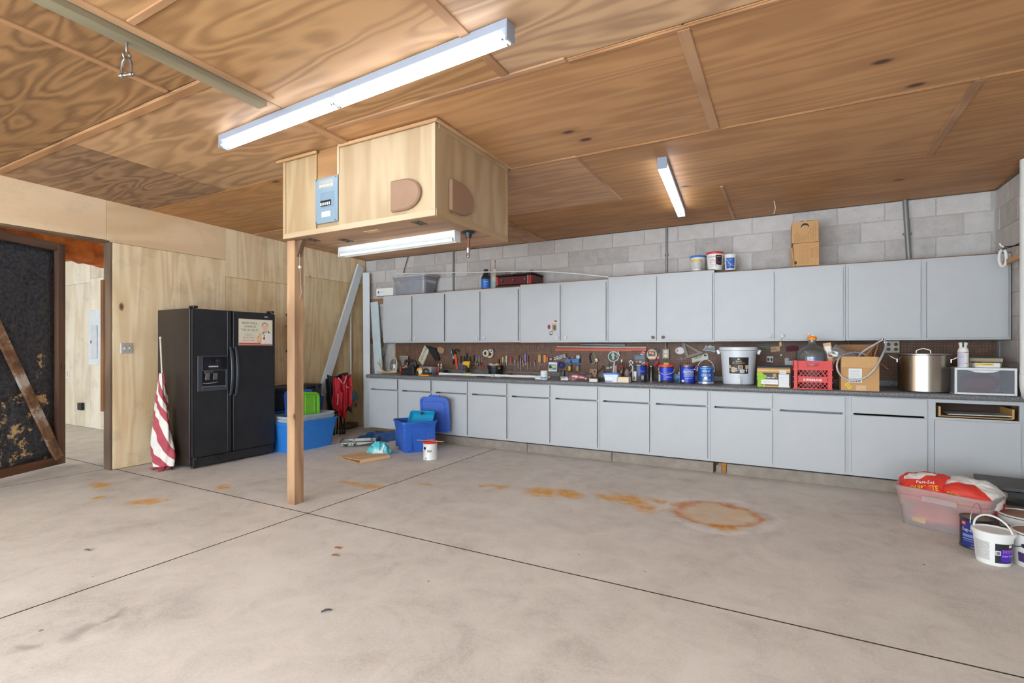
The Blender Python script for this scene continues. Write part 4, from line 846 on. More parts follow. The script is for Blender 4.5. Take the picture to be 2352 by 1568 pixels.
for i in range(170):
    u = rnd.uniform(-1, 1); a = rnd.uniform(-.9, .9); x = rnd.uniform(.0, .05); z = .17; y = u*.10
    m.tube([(x*.3, y*.8, z + rnd.uniform(-.01, .02)), (x, y, z-.05+rnd.uniform(-.02, .02)), (x+rnd.uniform(-.01, .02), y*1.1 + u*.01, z-.11-rnd.uniform(0, .05)*(1 if u < .2 else .4))], .0055, 5)
o = m.obj('fringe', P('mop_teal', (112, 164, 184), .9, var=.2, vscale=60), mp, smooth=70); o['kind'] = 'stuff'
METAL = P('white_flashing', (222, 226, 228), .35, var=.03, vscale=4)
def channel(name, label, p0, p1, w, d, mat, up=(1,0,0)):
    p0, p1 = Vector(p0), Vector(p1); t = thing(name, label, 'trim', p0); q = p1-p0
    M().bar((0,0,0), q, w, .003, up).obj('web', mat, t)
    n = q.normalized(); side = n.cross(Vector(up)).normalized(); u2 = side.cross(n).normalized()
    for s in (-1, 1): M().bar(side*(s*w/2) - u2*(d/2), q + side*(s*w/2) - u2*(d/2), .003, d, up).obj('flange', mat, t)
    return t
channel('metal_channel', 'wide white metal channel leaning diagonally against the plywood wall corner', (-6.05, 5.10, .33), (XL+.05, 6.17, 2.66), .13, .035, METAL)
channel('metal_channel', 'white metal channel standing upright in the corner beside the base cabinets', (-6.02, 6.08, .0), (-6.16, 6.20, 2.55), .105, .03, METAL, up=(.5,-.8,0))
channel('metal_channel', 'white metal channel leaning on the block wall at the worktop end', (-5.67, 6.05, .06), (-6.02, 6.24, 2.06), .13, .03, P('pale_blue_flashing', (206, 220, 224), .35), up=(.3,-.9,0))
tag(M().tube([(-6.02, 6.255, .9), (-5.78, 6.25, 1.52)], .012, 8).obj('steel_rod', P('rod_steel', (116, 114, 112), .35, .8), smooth=50), 'dark steel rod leaning on the block wall behind the antlers', 'rod')
tag(M().tube([(-5.90, 6.24, .915), (-5.74, 6.25, 1.45)], .009, 8).obj('steel_rod', P('rod_steel', (116,114,112), .35, .8), smooth=50), 'thinner steel rod leaning beside the antlers at the worktop end', 'rod')
def rock(u, v):
    a, b = u*2*math.pi, (v-.5)*math.pi; q = Vector((math.cos(a)*math.cos(b), math.sin(a)*math.cos(b), math.sin(b))); r = 1 + .14*mnoise.noise(q*2.2) + .05*mnoise.noise(q*6)
    k = lambda s: math.copysign(abs(s)**.7, s)
    return (.06*k(q.x)*r, .155*k(q.y)*r, max(0, .048 + .05*k(q.z)*r))
tag(M().grid(rock, 28, 14).obj('stone', P('rock_brown', (112, 88, 70), .9, var=.25, vscale=20, bump=.4), loc=(-6.215, 5.90, 0), smooth=70), 'flat brown stone on the floor at the foot of the plywood wall', 'stone')
# ================================================================== CANS AND PAILS
RIMM = P('can_rim', (176, 178, 182), .25, .9, var=.03); WIREM = P('bail_wire', (206, 206, 206), .25, .8)
def bail(parent, R, z, up=None, out=None, mat=None, rad=.0022, ang=0.0):
    """wire handle: up=height when raised, else hanging down the front"""
    ca, sa = math.cos(ang), math.sin(ang); pts = []
    for i in range(17):
        a = math.pi*i/16; x = (R+.004)*math.cos(a)
        if up is not None: q = (x, 0, z + up*math.sin(a))
        else: q = (x, -(R+.012)*math.sin(a)**.6 - .004, z - out*math.sin(a))
        pts.append((q[0]*ca - q[1]*sa, q[0]*sa + q[1]*ca, q[2]))
    o = M().tube(pts, rad, 6).obj('bail', mat or WIREM, parent, smooth=60)
    for e in (0, math.pi): M().lathe([(.008, -.003), (.008, .003)], 10, ((R+.002)*math.cos(e)*ca, (R+.002)*math.cos(e)*sa, z), rot=Matrix.Rotation(math.pi/2, 3, 'Y')).obj('bail_ear', RIMM, o)
    return o
def paint_can(name, label, loc, R=.083, H=.193, body=None, rim=None, lidm=None, rz=0.0, cat='paint can', group=None, lid_z=0.0):
    t = thing(name, label, cat, loc, rz, group)
    M().lathe([(R-.004, 0), (R, .001), (R, .006), (R-.0025, .010), (R-.0025, H-.010), (R, H-.007), (R+.001, H), (R-.007, H), (R-.008, H-.006), (R-.012, H-.007)], 32).obj('body', body, t, smooth=35)
    M().lathe([(.001, H-.006), (R-.013, H-.006), (R-.010, H-.002 + lid_z), (R-.02, H-.0035 + lid_z), (.001, H-.004 + lid_z)], 32, caps=False).obj('lid', lidm or RIMM, t, smooth=35)
    M().lathe([(R-.0015, .0), (R+.0012, .003), (R-.0015, .008)], 32, caps=False).obj('bottom_rim', rim or RIMM, t, smooth=60); M().lathe([(R-.002, H-.010), (R+.0018, H-.004), (R+.0005, H+.001)], 32, caps=False).obj('top_rim', rim or RIMM, t, smooth=60)
    return t
def cyl_text(t, s, w, h, mat, R, z, th): return lettering(t, s, w, h, mat, cyl=(R, th, z))
PW = P('print_white', (236, 234, 230), .6); PK = P('print_black', (30, 28, 30), .6); PBL = P('print_blue', (24, 54, 150), .5); PGR = P('print_grey', (168, 168, 170), .6); PRED = P('print_red', (196,60,50), .6); PYE = P('print_yellow', (232, 196, 40), .6); POR = P('print_orange', (226, 140, 40), .6)
FRONT = -math.pi/2
CANW = P('can_white', (226, 224, 218), .4, var=.04); REDL = P('lid_red', (214, 48, 40), .35)
# can with red lid and stir stick on the floor
t = paint_can('paint_can', 'white paint can with red lid and a stir stick across it on the floor', (-3.66, 4.70, 0), R=.083, H=.20, body=CANW, lidm=REDL)
M().lathe([(.086, .196), (.0875, .199), (.0875, .214), (.080, .217), (.078, .207), (.02, .206)], 32, caps=False).obj('red_lid', REDL, t, smooth=35)
label_patch(t, .0805, FRONT-1.1, FRONT-.35, .02, .185, P('label_cream_grey', (206, 202, 192), .6)); M().lathe([(.016, 0), (.016, .002)], 18, (-.012, -.083, .142), rot=Matrix.Rotation(math.pi/2, 3, 'X')).obj('emblem', PK, t)
label_patch(t, .0805, FRONT+.25, FRONT+.85, .098, .118, P('label_slate', (84, 86, 90), .6)); cyl_text(t, 'PRIMER', .04, .010, PW, .0815, .108, FRONT+.55); label_patch(t, .0805, FRONT-.1, FRONT+.12, .015, .035, P('label_grey', (150,140,140), .6))
M().tube([(-.07, -.050, .12), (-.045, -.075, .09), (-.015, -.09, .115), (0, -.09, .13)], .0018, 6).obj('bail', WIREM, t, smooth=60)
M().cbox((.02, -.02, .2205), (.34, .022, .005), (0, 0, .18)).obj('stir_stick', wood('stick_pale', (228,196,150), (200,160,112), 'X'), t)
# ---- tub with lid standing behind
t = thing('storage_tub', 'deep blue open tub with its lid behind it before the base cabinet', 'tub', (-4.175, 5.055, 0), math.radians(57))
tub(t, 'body', BLUE2, .44, .42, .385, taper=.045, r=.04)
for s in (-1, 1):
    M().box(-.07, .07, s*.232-.014, s*.232+.014, .345, .36).obj('handle', BLUE2, t, bevel=.004)
    for q in (-.15, .15): M().box(q-.05, q+.05, s*.190-.006, s*.190+.006, .03, .28).obj('rib', BLUE2, t, bevel=.004)
t = thing('tub_lid', 'deep blue tub lid standing on edge behind the deep blue tub', 'lid', (-4.12, 5.405, .415), 0, rot=(math.radians(97), 0, math.radians(8)))
lid(t, 'panel', P('lid_blue', (70, 104, 190), .45, var=.06), .43, .47); M().box(-.08, .08, .232, .262, -.004, .012).obj('tab', BLUE2, t, bevel=.004); M().box(-.05, .05, -.09, -.075, .0167, .0175).obj('moulded_mark', P('dark_mark', (60, 70, 110), .5), t)
t = thing('paint_tray_liner', 'teal plastic tray liner tipped inside the deep blue tub', 'tray', (-4.12, 5.12, .355), 0, rot=(math.radians(58), 0, math.radians(10)))
TEAL = P('teal_plastic', (28, 150, 190), .3)
tub(t, 'body', TEAL, .34, .24, .05, taper=.02, r=.02, rim=.006, lip=.006); M().box(-.018, .018, .07, .11, .052, .055).obj('clip', P('tote_navy', (38,44,62), .4), t)
for i in range(7): M().box(-.12, .12, -.09+.022*i, -.083+.022*i, .0045, .008).obj('ridge', TEAL, t)
# ---- paint roller tray
t = thing('roller_tray', 'black paint roller tray smeared with white paint on the floor', 'tray', (-5.03, 4.93, 0), math.radians(40))
TRB = NT('tray_paint'); nz = TRB.noise(TRB.coord(), 9, 5, .7); TRB.link(TRB.ramp(nz, [(.42, C3((40, 40, 40))), (.50, C3((196, 198, 190))), (.7, C3((214, 216, 208)))]), TRB.b.inputs['Base Color']); TRB.b.inputs['Roughness'].default_value = .4
m = M(); L_, W_ = .44, .28
def trayf(u, v):
    x, y = (u-.5)*L_, (v-.5)*W_; e = min(u, 1-u, v*W_/L_, (1-v)*W_/L_)*L_; dp = .028 if u > .45 else .055 + .02*(u-.45)
    z = .072 - (min(1, e/.025))*(.072-.012 - (0 if u < .4 else (u-.4)*.07)); return (x, y, max(.004, z))
m.grid(trayf, 36, 24); m.obj('pan', TRB.m, t, smooth=50, solid=.003)
m = M(); ring_frame(m, -L_/2-.008, L_/2+.008, -W_/2-.008, W_/2+.008, (.012,)*4, .066, .074); m.v = [(a, c, b) for a, b, c in m.v]; m.obj('rim', FP, t, bevel=.002)
for (x, y) in ((.18, .1), (.18, -.1)): M().tube([(x, y, .0), (x, y, .03)], .006, 8).obj('foot', FP, t)
# ---- cloth, cardboard, plastic bag
def crumple(u, v, sx, sy, h, seed):
    x, y = (u-.5), (v-.5); q = Vector((x*3.4, y*3.4, seed)); n1 = mnoise.noise(q); n2 = mnoise.noise(q*2.3+Vector((7,1,2))); n3 = mnoise.noise(q*4.6)
    r = math.sqrt(x*x+y*y)*2; dome = max(0, 1-r**2.2)
    return (x*sx*(1+.25*n2), y*sy*(1+.25*n1), .003 + max(0, h*dome*(.62 + .75*abs(n1) + .35*n2 + .16*n3)))
TC = NT('teal_cloth'); nz = TC.noise(TC.coord(), 7, 3, .5); TC.link(TC.ramp(nz, [(.40, C3((88, 196, 206))), (.56, C3((110, 208, 214))), (.62, C3((214, 230, 230)))]), TC.b.inputs['Base Color']); TC.b.inputs['Roughness'].default_value = .9
tag(M().grid(lambda u, v: crumple(u, v, .34, .30, .17, 4.2), 60, 60).obj('cloth_bundle', TC.m, loc=(-4.41, 4.655, 0), smooth=80), 'crumpled teal and white cloth on the floor beside the deep blue tub', 'cloth')
CARD = P('cardboard', (222, 182, 136), .8, var=.06, vscale=6); CARD2 = P('cardboard_dark', (150, 108, 68), .8)
t = thing('flattened_carton', 'flattened brown cardboard carton lying on the floor near the post', 'cardboard', (-4.40, 4.39, 0), math.radians(-15))
M().box(-.29, .23, -.20, .20, .002, .006).obj('panel', CARD, t); M().cbox((.02, -.005, .028), (.46, .39, .004), (0, -.055, 0)).obj('panel', CARD, t); M().cbox((.255, 0, .022), (.004, .39, .036), (0, .2, 0)).obj('fold', CARD, t)
M().cbox((-.05, .02, .0365), (.012, .34, .002), (0, -.055, 0)).obj('torn_tape', P('tape_tan', (206, 140, 100), .5), t)
def bagf(u, v):
    x, y = (u-.5)*.62, (v-.5)*.34; q = Vector((x*6, y*6, 1.7)); e = min(u, 1-u, v, 1-v); return (x + .02*mnoise.noise(q*2), y + .03*mnoise.noise(q*1.4+Vector((3,3,3))), .006 + min(1, e*6)*max(0, .045 + .05*mnoise.noise(q) + .03*abs(mnoise.noise(q*2.4)) + .05*(v)))
tag(M().grid(bagf, 50, 34).obj('plastic_bag', clear('blue_film', (36, 104, 178), .85, .12, .5), loc=(-5.13, 5.42, 0), rot=(0, 0, -.2), smooth=80), 'loose blue plastic bag on the floor at the foot of the base cabinet', 'bag')
# ================================================================== RIGHT: bin of cement bags, cans, pails, stool
t = thing('clear_bin', 'clear plastic bin on the floor filled with red cement bags', 'bin', (1.01, 4.70, 0), math.radians(-26))
tub(t, 'body', clear('milky_bin', (248, 240, 238), .27, .3), .54, .38, .285, taper=.035, r=.05, rim=.016, lip=.02)
for s in (-1, 1): M().box(-.10, .10, s*.208-.006, s*.208+.006, .2, .245).obj('handle', clear('milky_bin', (238,226,222), .46), t, bevel=.004)
BAGR = P('bag_red', (214, 58, 44), .55, var=.08, vscale=9, bump=.25, bscale=18); BAGW = P('bag_white', (222, 218, 212), .6, var=.06, vscale=9, bump=.25, bscale=18)
def pillow(L, W, H, seed, crk=.018):
    def f(u, v):
        a, b = u*2*math.pi, (v-.5)*math.pi; q = Vector((math.cos(a)*math.cos(b), math.sin(a)*math.cos(b), math.sin(b))); k = lambda s, p: math.copysign(abs(s)**p, s)
        x, y, z = k(q.x, .6)*L/2, k(q.y, .6)*W/2, k(q.z, .8)*H/2; n = Vector((x*11, y*11, z*11+seed)); d = crk*(mnoise.noise(n) + .6*abs(mnoise.noise(n*2.1)) + .4*mnoise.noise(n*4.5))
        return (x + q.x*d, y + q.y*d, z + q.z*d)
    return f
def cement_bag(label, loc, rot, L, W, H, seed, mats, facemat):
    b = thing('cement_bag', label, 'bag', loc, rot=rot, group='cement bags in the clear bin'); m = M(); m.grid(pillow(L, W, H, seed), 56, 30)
    for k in range(len(m.mi)):
        u, v = (k % 56)/56, (k // 56)/30; m.mi[k] = facemat(u, v)
    m.obj('sack', mats, b, smooth=70); return b
b1 = cement_bag('flat red cement bag at the bottom of the clear bin', (1.01, 4.70, .080), (0, 0, math.radians(-26)), .43, .265, .135, 1.0, [BAGR, BAGW], lambda u, v: 0)
lettering(b1, 'QUIKRETE', .16, .026, PYE, (0, -.150, .035), (1,0,0), (0,0,1)); lettering(b1, 'Fast-Setting', .17, .022, PW, (.0, -.151, .0), (1,0,0), (0,0,1)); M().box(-.17, -.09, -.148, -.1475, -.05, -.01).obj('print_block', PYE, b1); M().box(.11, .17, -.148, -.1475, -.0, .04).obj('print_block', PYE, b1)
b2 = cement_bag('upright red cement bag on the left of the clear bin with yellow lettering', (.885, 4.755, .255), (math.radians(34), math.radians(-10), math.radians(-30)), .32, .25, .17, 2.0, [BAGR, BAGW], lambda u, v: 1 if (v > .80 and .1 < u < .5) else 0)
lettering(b2, 'QUIKRETE', .17, .040, PYE, (.04, -.085, .080), (1,0,0), (0,.8,.6)); M().cbox((.0, -.115, .035), (.15, .001, .018), (.6, 0, 0)).obj('print_block', PW, b2); lettering(b2, 'Fast-Set', .11, .026, PW, (.05, -.045, .1025), (1,0,0), (0,.9,.35))
b3 = cement_bag('slumped red and white cement bag on the right of the clear bin', (1.125, 4.66, .255), (math.radians(20), math.radians(14), math.radians(-20)), .33, .27, .19, 3.0, [BAGR, BAGW], lambda u, v: 1 if (v > .52 and (u < .30 or u > .86)) or (v > .62 and u < .55) else 0)
M().cbox((-.06, -.125, .045), (.11, .001, .03), (.5, 0, 0)).obj('print_block', PYE, b3); M().cbox((-.04, -.145, .0), (.09, .001, .04), (.1, 0, .1)).obj('print_block', PYE, b3); lettering(b3, 'FAST', .09, .02, PK, (-.06, -.127, .048), (1,0,0), (0,.45,.9))
DBL = P('can_deep_blue', (30, 52, 132), .3, var=.04)
C2 = P('can_black_blue', (36, 38, 44), .3)
toc = lambda x, y: math.atan2(-y, -x)   # angle on a can that faces the camera
def can_floor(x, y, *a, **k): return paint_can(*a, **k)
th = toc(1.07, 4.33)
t = paint_can('paint_can', 'dark blue paint can with raised wire handle before the clear bin', (1.07, 4.33, 0), R=.0835, H=.193, body=P('can_charcoal', (48, 48, 54), .35), rim=P('rim_black', (40, 38, 38), .35), lidm=P('lid_bronze', (112, 96, 82), .45, .3))
label_patch(t, .081, th-1.25, th+1.3, .016, .176, DBL, n=20); label_patch(t, .0815, th-1.25, th-.95, .02, .17, C2); cyl_text(t, 'SuperPaint', .13, .030, PW, .0823, .118, th-.15); label_patch(t, .0818, th-1.0, th-.62, .145, .172, P('badge_red', (176, 50, 60), .5)); cyl_text(t, 'SW', .02, .014, PW, .0826, .16, th-.81)
label_patch(t, .0818, th-.9, th+.8, .074, .092, P('label_periwinkle', (122, 136, 196), .5)); cyl_text(t, 'ACRYLIC LATEX', .09, .008, PW, .0823, .062, th-.3); cyl_text(t, 'exterior house paint', .08, .006, PW, .0823, .050, th-.3); cyl_text(t, 'one gallon', .05, .008, PW, .0823, .03, th)
bail(t, .083, .165, up=.118, ang=1.0)
t = thing('joint_compound_pail', 'white lidded pail with purple joint compound label beside the dark blue can', 'pail', (1.085, 4.075, 0)); th = toc(1.085, 4.075)
PAILW = P('pail_white', (232, 230, 224), .35, var=.02)
rz_ = lambda z: .078 + .014*z/.18
M().lathe([(.072, 0), (.078, .002), (.078+.014, .165), (.094, .165), (.094, .178), (.096, .178), (.096, .186), (.093, .188), (.0, .188)], 36, caps=False).obj('body', PAILW, t, smooth=35); M().lathe([(.0965, .176), (.102, .178), (.102, .194), (.095, .198), (.088, .192), (.086, .190), (.001, .190)], 36, caps=False).obj('lid', PAILW, t, smooth=35)
label_patch(t, lambda z: rz_(z)+.0004, th+.10, th+1.35, .022, .138, P('label_black', (36, 34, 40), .5), n=14); label_patch(t, lambda z: rz_(z)+.0009, th+.42, th+1.25, .03, .105, P('label_violet', (72, 30, 170), .5), n=12); label_patch(t, lambda z: rz_(z)+.0004, th-1.1, th-.18, .03, .14, P('label_fineprint', (196, 194, 190), .6, var=.35, vscale=260), n=10)
cyl_text(t, 'DRYDEX', .07, .020, P('print_pink', (222, 120, 206), .5), lambda z: rz_(z)+.0016, .094, th+.92); cyl_text(t, 'Joint Comp', .075, .016, PW, lambda z: rz_(z)+.0016, .066, th+.93); label_patch(t, lambda z: rz_(z)+.0009, th+.12, th+.40, .068, .096, PW); label_patch(t, lambda z: rz_(z)+.0016, th+.16, th+.36, .072, .092, P('bar_code', (120, 118, 120), .6), n=4); label_patch(t, lambda z: rz_(z)+.0016, th+.86, th+1.06, .118, .134, PW)
m = M(); pts = [(.094*math.cos(a)*math.cos(1.15+th) - .02*math.sin(a), .094*math.cos(a)*math.sin(1.15+th) - .03*math.sin(a), .182 + .105*math.sin(a)) for a in [math.pi*i/16 for i in range(17)]]; m.tube(pts, .0055, 8).obj('handle', PAILW, t, smooth=60)
for (x, y, lb) in ((1.36, 4.53, 'paint spattered white pail with brown lid behind the joint compound pail'), (1.315, 4.125, 'white pail with brown lid at the right edge beside the joint compound pail')):
    t = thing('paint_pail', lb, 'pail', (x, y, 0)); th = toc(x, y)
    M().lathe([(.116, 0), (.12, .002), (.13, .185), (.134, .187), (.134, .200), (.127, .203), (.125, .198)], 36, caps=False).obj('body', P('pail_painted', (222, 218, 212), .4, var=.05), t, smooth=35); M().lathe([(.126, .196), (.118, .199), (.001, .199)], 36, caps=False).obj('lid', P('paint_brown', (150, 104, 82), .45, var=.08), t, smooth=35); M().lathe([(.1305, .188), (.1352, .190), (.1352, .194), (.131, .196)], 36, caps=False).obj('rim_ring', P('rim_black', (40,38,38), .35), t, smooth=60)
    rr = lambda z: .12 + .01*z/.185
    label_patch(t, lambda z: rr(z)+.001, th-.9, th-.5, .03, .085, P('label_plum', (70, 48, 96), .5)); M().lathe([(.012, 0), (.012, .003)], 14, (0, 0, 0)).obj('ear', PK, t, loc=((.131)*math.cos(th-.6), .131*math.sin(th-.6), .13), rot=(math.pi/2, 0, th-.6+math.pi/2))
    M().tube([(.132*math.cos(th-1.1), .132*math.sin(th-1.1), .105), (.134*math.cos(th-.8), .134*math.sin(th-.8), .118), (.136*math.cos(th-.6), .136*math.sin(th-.6), .13)], .0025, 6).obj('bail', P('wire_dark', (90, 88, 88), .3, .8), t, smooth=60)
t = thing('step_stool', 'black paint speckled wooden step stool beside the clear bin', 'stool', (1.46, 5.10, 0), math.radians(-8)); BW_ = P('black_paint_wood', (38, 36, 36), .5, var=.25, vscale=60)
M().box(-.19, .20, -.20, .20, .262, .290).obj('top', P('black_worn_top', (74, 68, 64), .5, var=.2), t, bevel=.003)
for (x, y) in ((-.16, -.17), (.17, -.17), (-.16, .17), (.17, .17)): M().bar((x*1.06, y*1.08, 0), (x, y, .261), .04, .035).obj('leg', BW_, t, bevel=.002)
for y in (-.17, .17): M().bar((-.15, y, .10), (.15, y, .10), .022, .03).obj('stretcher', BW_, t); M().bar((-.15, y, .235), (.15, y, .235), .022, .04).obj('apron', BW_, t)
M().bar((-.15, -.15, .13), (-.15, .15, .13), .022, .03).obj('stretcher', BW_, t)
# white downpipe at the right end of the worktop, wooden arm with hook
t = thing('downpipe', 'white plastic pipe fixed on the right block wall beyond the worktop end', 'pipe', (1.652, 5.44, .90)); PVC = P('pvc_white', (230, 228, 222), .3, var=.02)
M().tube([(0, 0, .13), (0, 0, 1.882)], .045, 24).obj('pipe', PVC, t, smooth=40); M().lathe([(.045, .12), (.047, .122), (.047, .185), (.045, .187)], 24, caps=False).obj('coupling', PVC, t, smooth=40); M().lathe([(.045, 1.52), (.047, 1.522), (.047, 1.585), (.045, 1.587)], 24, caps=False).obj('coupling', PVC, t, smooth=40)
M().tube(smooth_path([(0, 0, .14), (0, 0, .09), (0, -.03, .04), (0, -.09, .02), (0, -.7, .02)], 5), .046, 24).obj('elbow', PVC, t, smooth=40)
t = thing('hanging_ring', 'white oval plastic ring hung on a black wire at the last wall cabinet', 'ring', (1.578, 5.70, 2.05))
M().tube([(.026*math.sin(a), .010*math.sin(a), .072*math.cos(a) - .0) for a in [.35 + i*(2*math.pi-.7)/22 for i in range(23)]], .0105, 10).obj('ring', PVC, t, smooth=60); M().tube([(-.02, .01, .07), (.05, -.02, .085), (.12, -.09, .115)], .004, 6).obj('wire', P('rod_black', (40, 40, 42), .4, .5), t, smooth=60)
tag(M().bar((1.61, 5.76, 2.015), (1.665, 5.05, 2.05), .03, .04).obj('bare_timber', wood('arm_timber', (206, 160, 108), (160, 112, 70), 'Y', ring=4, knots=0), bevel=.002), 'bare timber arm projecting beside the last wall cabinet at the right wall', 'timber')
t = thing('wire_hook', 'black wire hook with a white tip on the right block wall', 'hook', (XR, 5.62, 2.14)); M().tube([(-.002, 0, 0), (-.06, .05, .0), (-.11, .10, .004)], .0045, 6).obj('rod', P('rod_black', (40,40,42), .4, .5), t, smooth=60); M().tube([(-.108, .098, .002), (-.125, .112, .02), (-.13, .115, .04)], .007, 8).obj('tip', PVC, t, smooth=60)

LEAF = P('dry_leaf', (150, 92, 48), .8, var=.2)
for lb, px, py, a in (('dry brown leaf on the floor below the post', 770, 1277, .3), ('smaller dry leaf on the floor just above the other below the post', 776, 1260, .1), ('greenish scrap on the floor far left of the post', 200, 1265, .2), ('dark scrap on the floor near the bottom centre of the picture', 750, 1405, .9)):
    x, y = MZ(px, py); q = M().grid(lambda u, v: ((u-.5)*.05, (v-.5)*.018*math.sin(math.pi*(.1+.8*u)), .002 + .006*abs(v-.5)*2 + .004*math.sin(u*3)), 8, 4).obj('floor_scrap', P('scrap_green', (96, 108, 92), .8) if 'green' in lb else P('scrap_dark', (78, 80, 84), .8) if 'dark' in lb else LEAF, loc=(x, y, .0), rot=(0, 0, a), smooth=70, solid=.0008); tag(q, lb, 'scrap')
# ================================================================== ON TOP OF THE WALL CABINETS
def ux(px, y, py=650): return MY(px, py, y)[0]
UT = [q + .0085 for q in utop]
x0, x1 = ux(864, 5.93), ux(903, 5.93)
t = thing('carton', 'small white carton overhanging the end of the first wall cabinet', 'carton', (x0, 5.93, UT[0])); PAPW = P('carton_white', (232, 230, 226), .6, var=.02)
M().box(0, x1-x0, 0, .2, 0, .118).obj('box', PAPW, t, bevel=.002); M().box(.04, .06, -.001, -.0002, .045, .075).obj('mark', PK, t); lettering(t, 'SERIES', .08, .014, PGR, (.14, -.0008, .062))
x0, x1 = ux(906, 5.97), ux(968, 5.97)
t = thing('clear_bin', 'cloudy clear lidded bin on the first wall cabinet', 'bin', ((x0+x1)/2+.02, 6.13, UT[0]))
SM = clear('smoky_bin', (214, 215, 222), .58, .25)
tub(t, 'body', SM, x1-x0+.10, .34, .27, taper=.035); q = lid(t, 'lid', clear('bin_lid_white', (232, 234, 238), .85, .3), x1-x0+.15, .375, h=.016); q.location = (0, 0, .273); M().box(-.17, .06, -.11, .08, .006, .085).obj('contents', P('parcel_tan', (192, 158, 136), .7), t)
pts = []
for px, py in ((908, 628.5), (1000, 627), (1100, 625), (1200, 623), (1250, 623.5), (1310, 627), (1370, 633), (1430, 640)): x, z = MY(px, py, 5.955); pts.append((x, 5.955, z))
tag(M().tube(smooth_path(pts), .0075, 8).obj('plastic_rod', PVC, smooth=60), 'long thin bowed white plastic rod resting across the wall cabinet tops', 'rod')
def bottle(name, label, px, y, zbase, r, prof, mat, capm, labm=None, lz=(0,0), cat='bottle', texts=()):
    x = ux(px, y); t = thing(name, label, cat, (x, y, zbase)); M().lathe([(a*r, b) for a, b in prof], 24).obj('body', mat, t, smooth=40); zt = prof[-1][1]
    M().lathe([(prof[-1][0]*r*1.25, zt-.002), (prof[-1][0]*r*1.25, zt+.02), (prof[-1][0]*r*.9, zt+.024)], 16).obj('cap', capm, t, smooth=40)
    if labm: label_patch(t, r+.0006, FRONT-1.5, FRONT+1.5, lz[0], lz[1], labm, n=16)
    for (s, w, h, mt, z) in texts: cyl_text(t, s, w, h, mt, r+.0016, z, toc(x, y)+.0)
    return t
b = bottle('bottle', 'black bottle with blue label on the second wall cabinet', 1116, 6.02, UT[1], .066, [(.9, 0), (1, .006), (1, .15), (.92, .17), (.42, .235), (.36, .255)], P('bottle_black', (44, 44, 46), .3), FP, P('label_blue', (42, 110, 196), .45), (.012, .138), texts=(('WASHER', .06, .016, PW, .10), ('FLUID', .05, .014, PYE, .06)))
M().tube([(.03, 0, .235), (.062, 0, .22), (.07, 0, .17), (.064, 0, .14)], .010, 8).obj('handle', P('bottle_black', (44,44,46), .3), b, smooth=60)
b = bottle('bottle', 'grimy white squeeze bottle with a long spout on the second wall cabinet', 1137, 6.05, UT[1], .050, [(.9, 0), (1, .006), (1, .15), (.9, .18), (.4, .225), (.36, .25)], P('bottle_grimy', (196, 186, 170), .5, var=.15), P('cap_white', (226,222,214), .4), P('label_sage', (156, 172, 170), .5), (.012, .10))
M().tube([(0, 0, .27), (.002, 0, .33), (.001, 0, .38)], [.010, .008, .006], 8).obj('spout', P('spout_stained', (176, 150, 120), .5, var=.2), b, smooth=60); M().tube([(.001, 0, .37), (.001, 0, .40)], .007, 8).obj('spout_cap', P('cap_rust', (170, 62, 44), .5), b, smooth=60)
x0, x1 = ux(1139, 5.99), ux(1226, 5.99); w = x1-x0
t = thing('buffet_server', 'dark red triple slow cooker with black lids on the second wall cabinet', 'slow cooker', (x0, 5.985, UT[1])); CR = P('cooker_red', (88, 22, 28), .25, .3, var=.1)
M().box(0, w, 0, .30, .03, .155).obj('body', CR, t, bevel=.012); M().box(-.006, w+.006, -.006, .306, .0, .032).obj('base', FP, t, bevel=.006); M().box(-.006, w+.006, -.006, .306, .1555, .178).obj('rim', FP, t, bevel=.008)
for xx in (.012, w-.062): M().box(xx, xx+.022, -.002, -.0004, .036, .15).obj('trim_bar', P('cooker_bright_red', (206, 44, 40), .3), t)
M().box(w-.09, w-.078, -.002, -.0004, .036, .15).obj('trim_bar', RIMM, t)
for i in range(3):
    xx = w*(.17+.31*i); kn = M().lathe([(.020, 0), (.018, .012), (.0, .013)], 16, (xx, -.0005, .095), rot=Matrix.Rotation(math.pi/2, 3, 'X'), caps=False).obj('dial', FP, t, smooth=40); M().box(xx-.003, xx+.003, -.016, -.0136, .09, .112).obj('dial_mark', RIMM, kn)
    ld = M().lathe([(.085, .179), (.085, .186), (.06, .20), (.015, .208)], 24, (w*(.18+.32*i), .15, 0), sy=1.4).obj('pot_lid', P('gloss_black', (20,20,23), .12), t, smooth=40); M().tube([(w*(.18+.32*i)+.03*math.cos(a), .15, .204+.035*math.sin(a)) for a in [math.pi*k/8 for k in range(9)]], .004, 6).obj('lid_handle', P('rod_black', (40,40,42), .4, .5), ld, smooth=60)
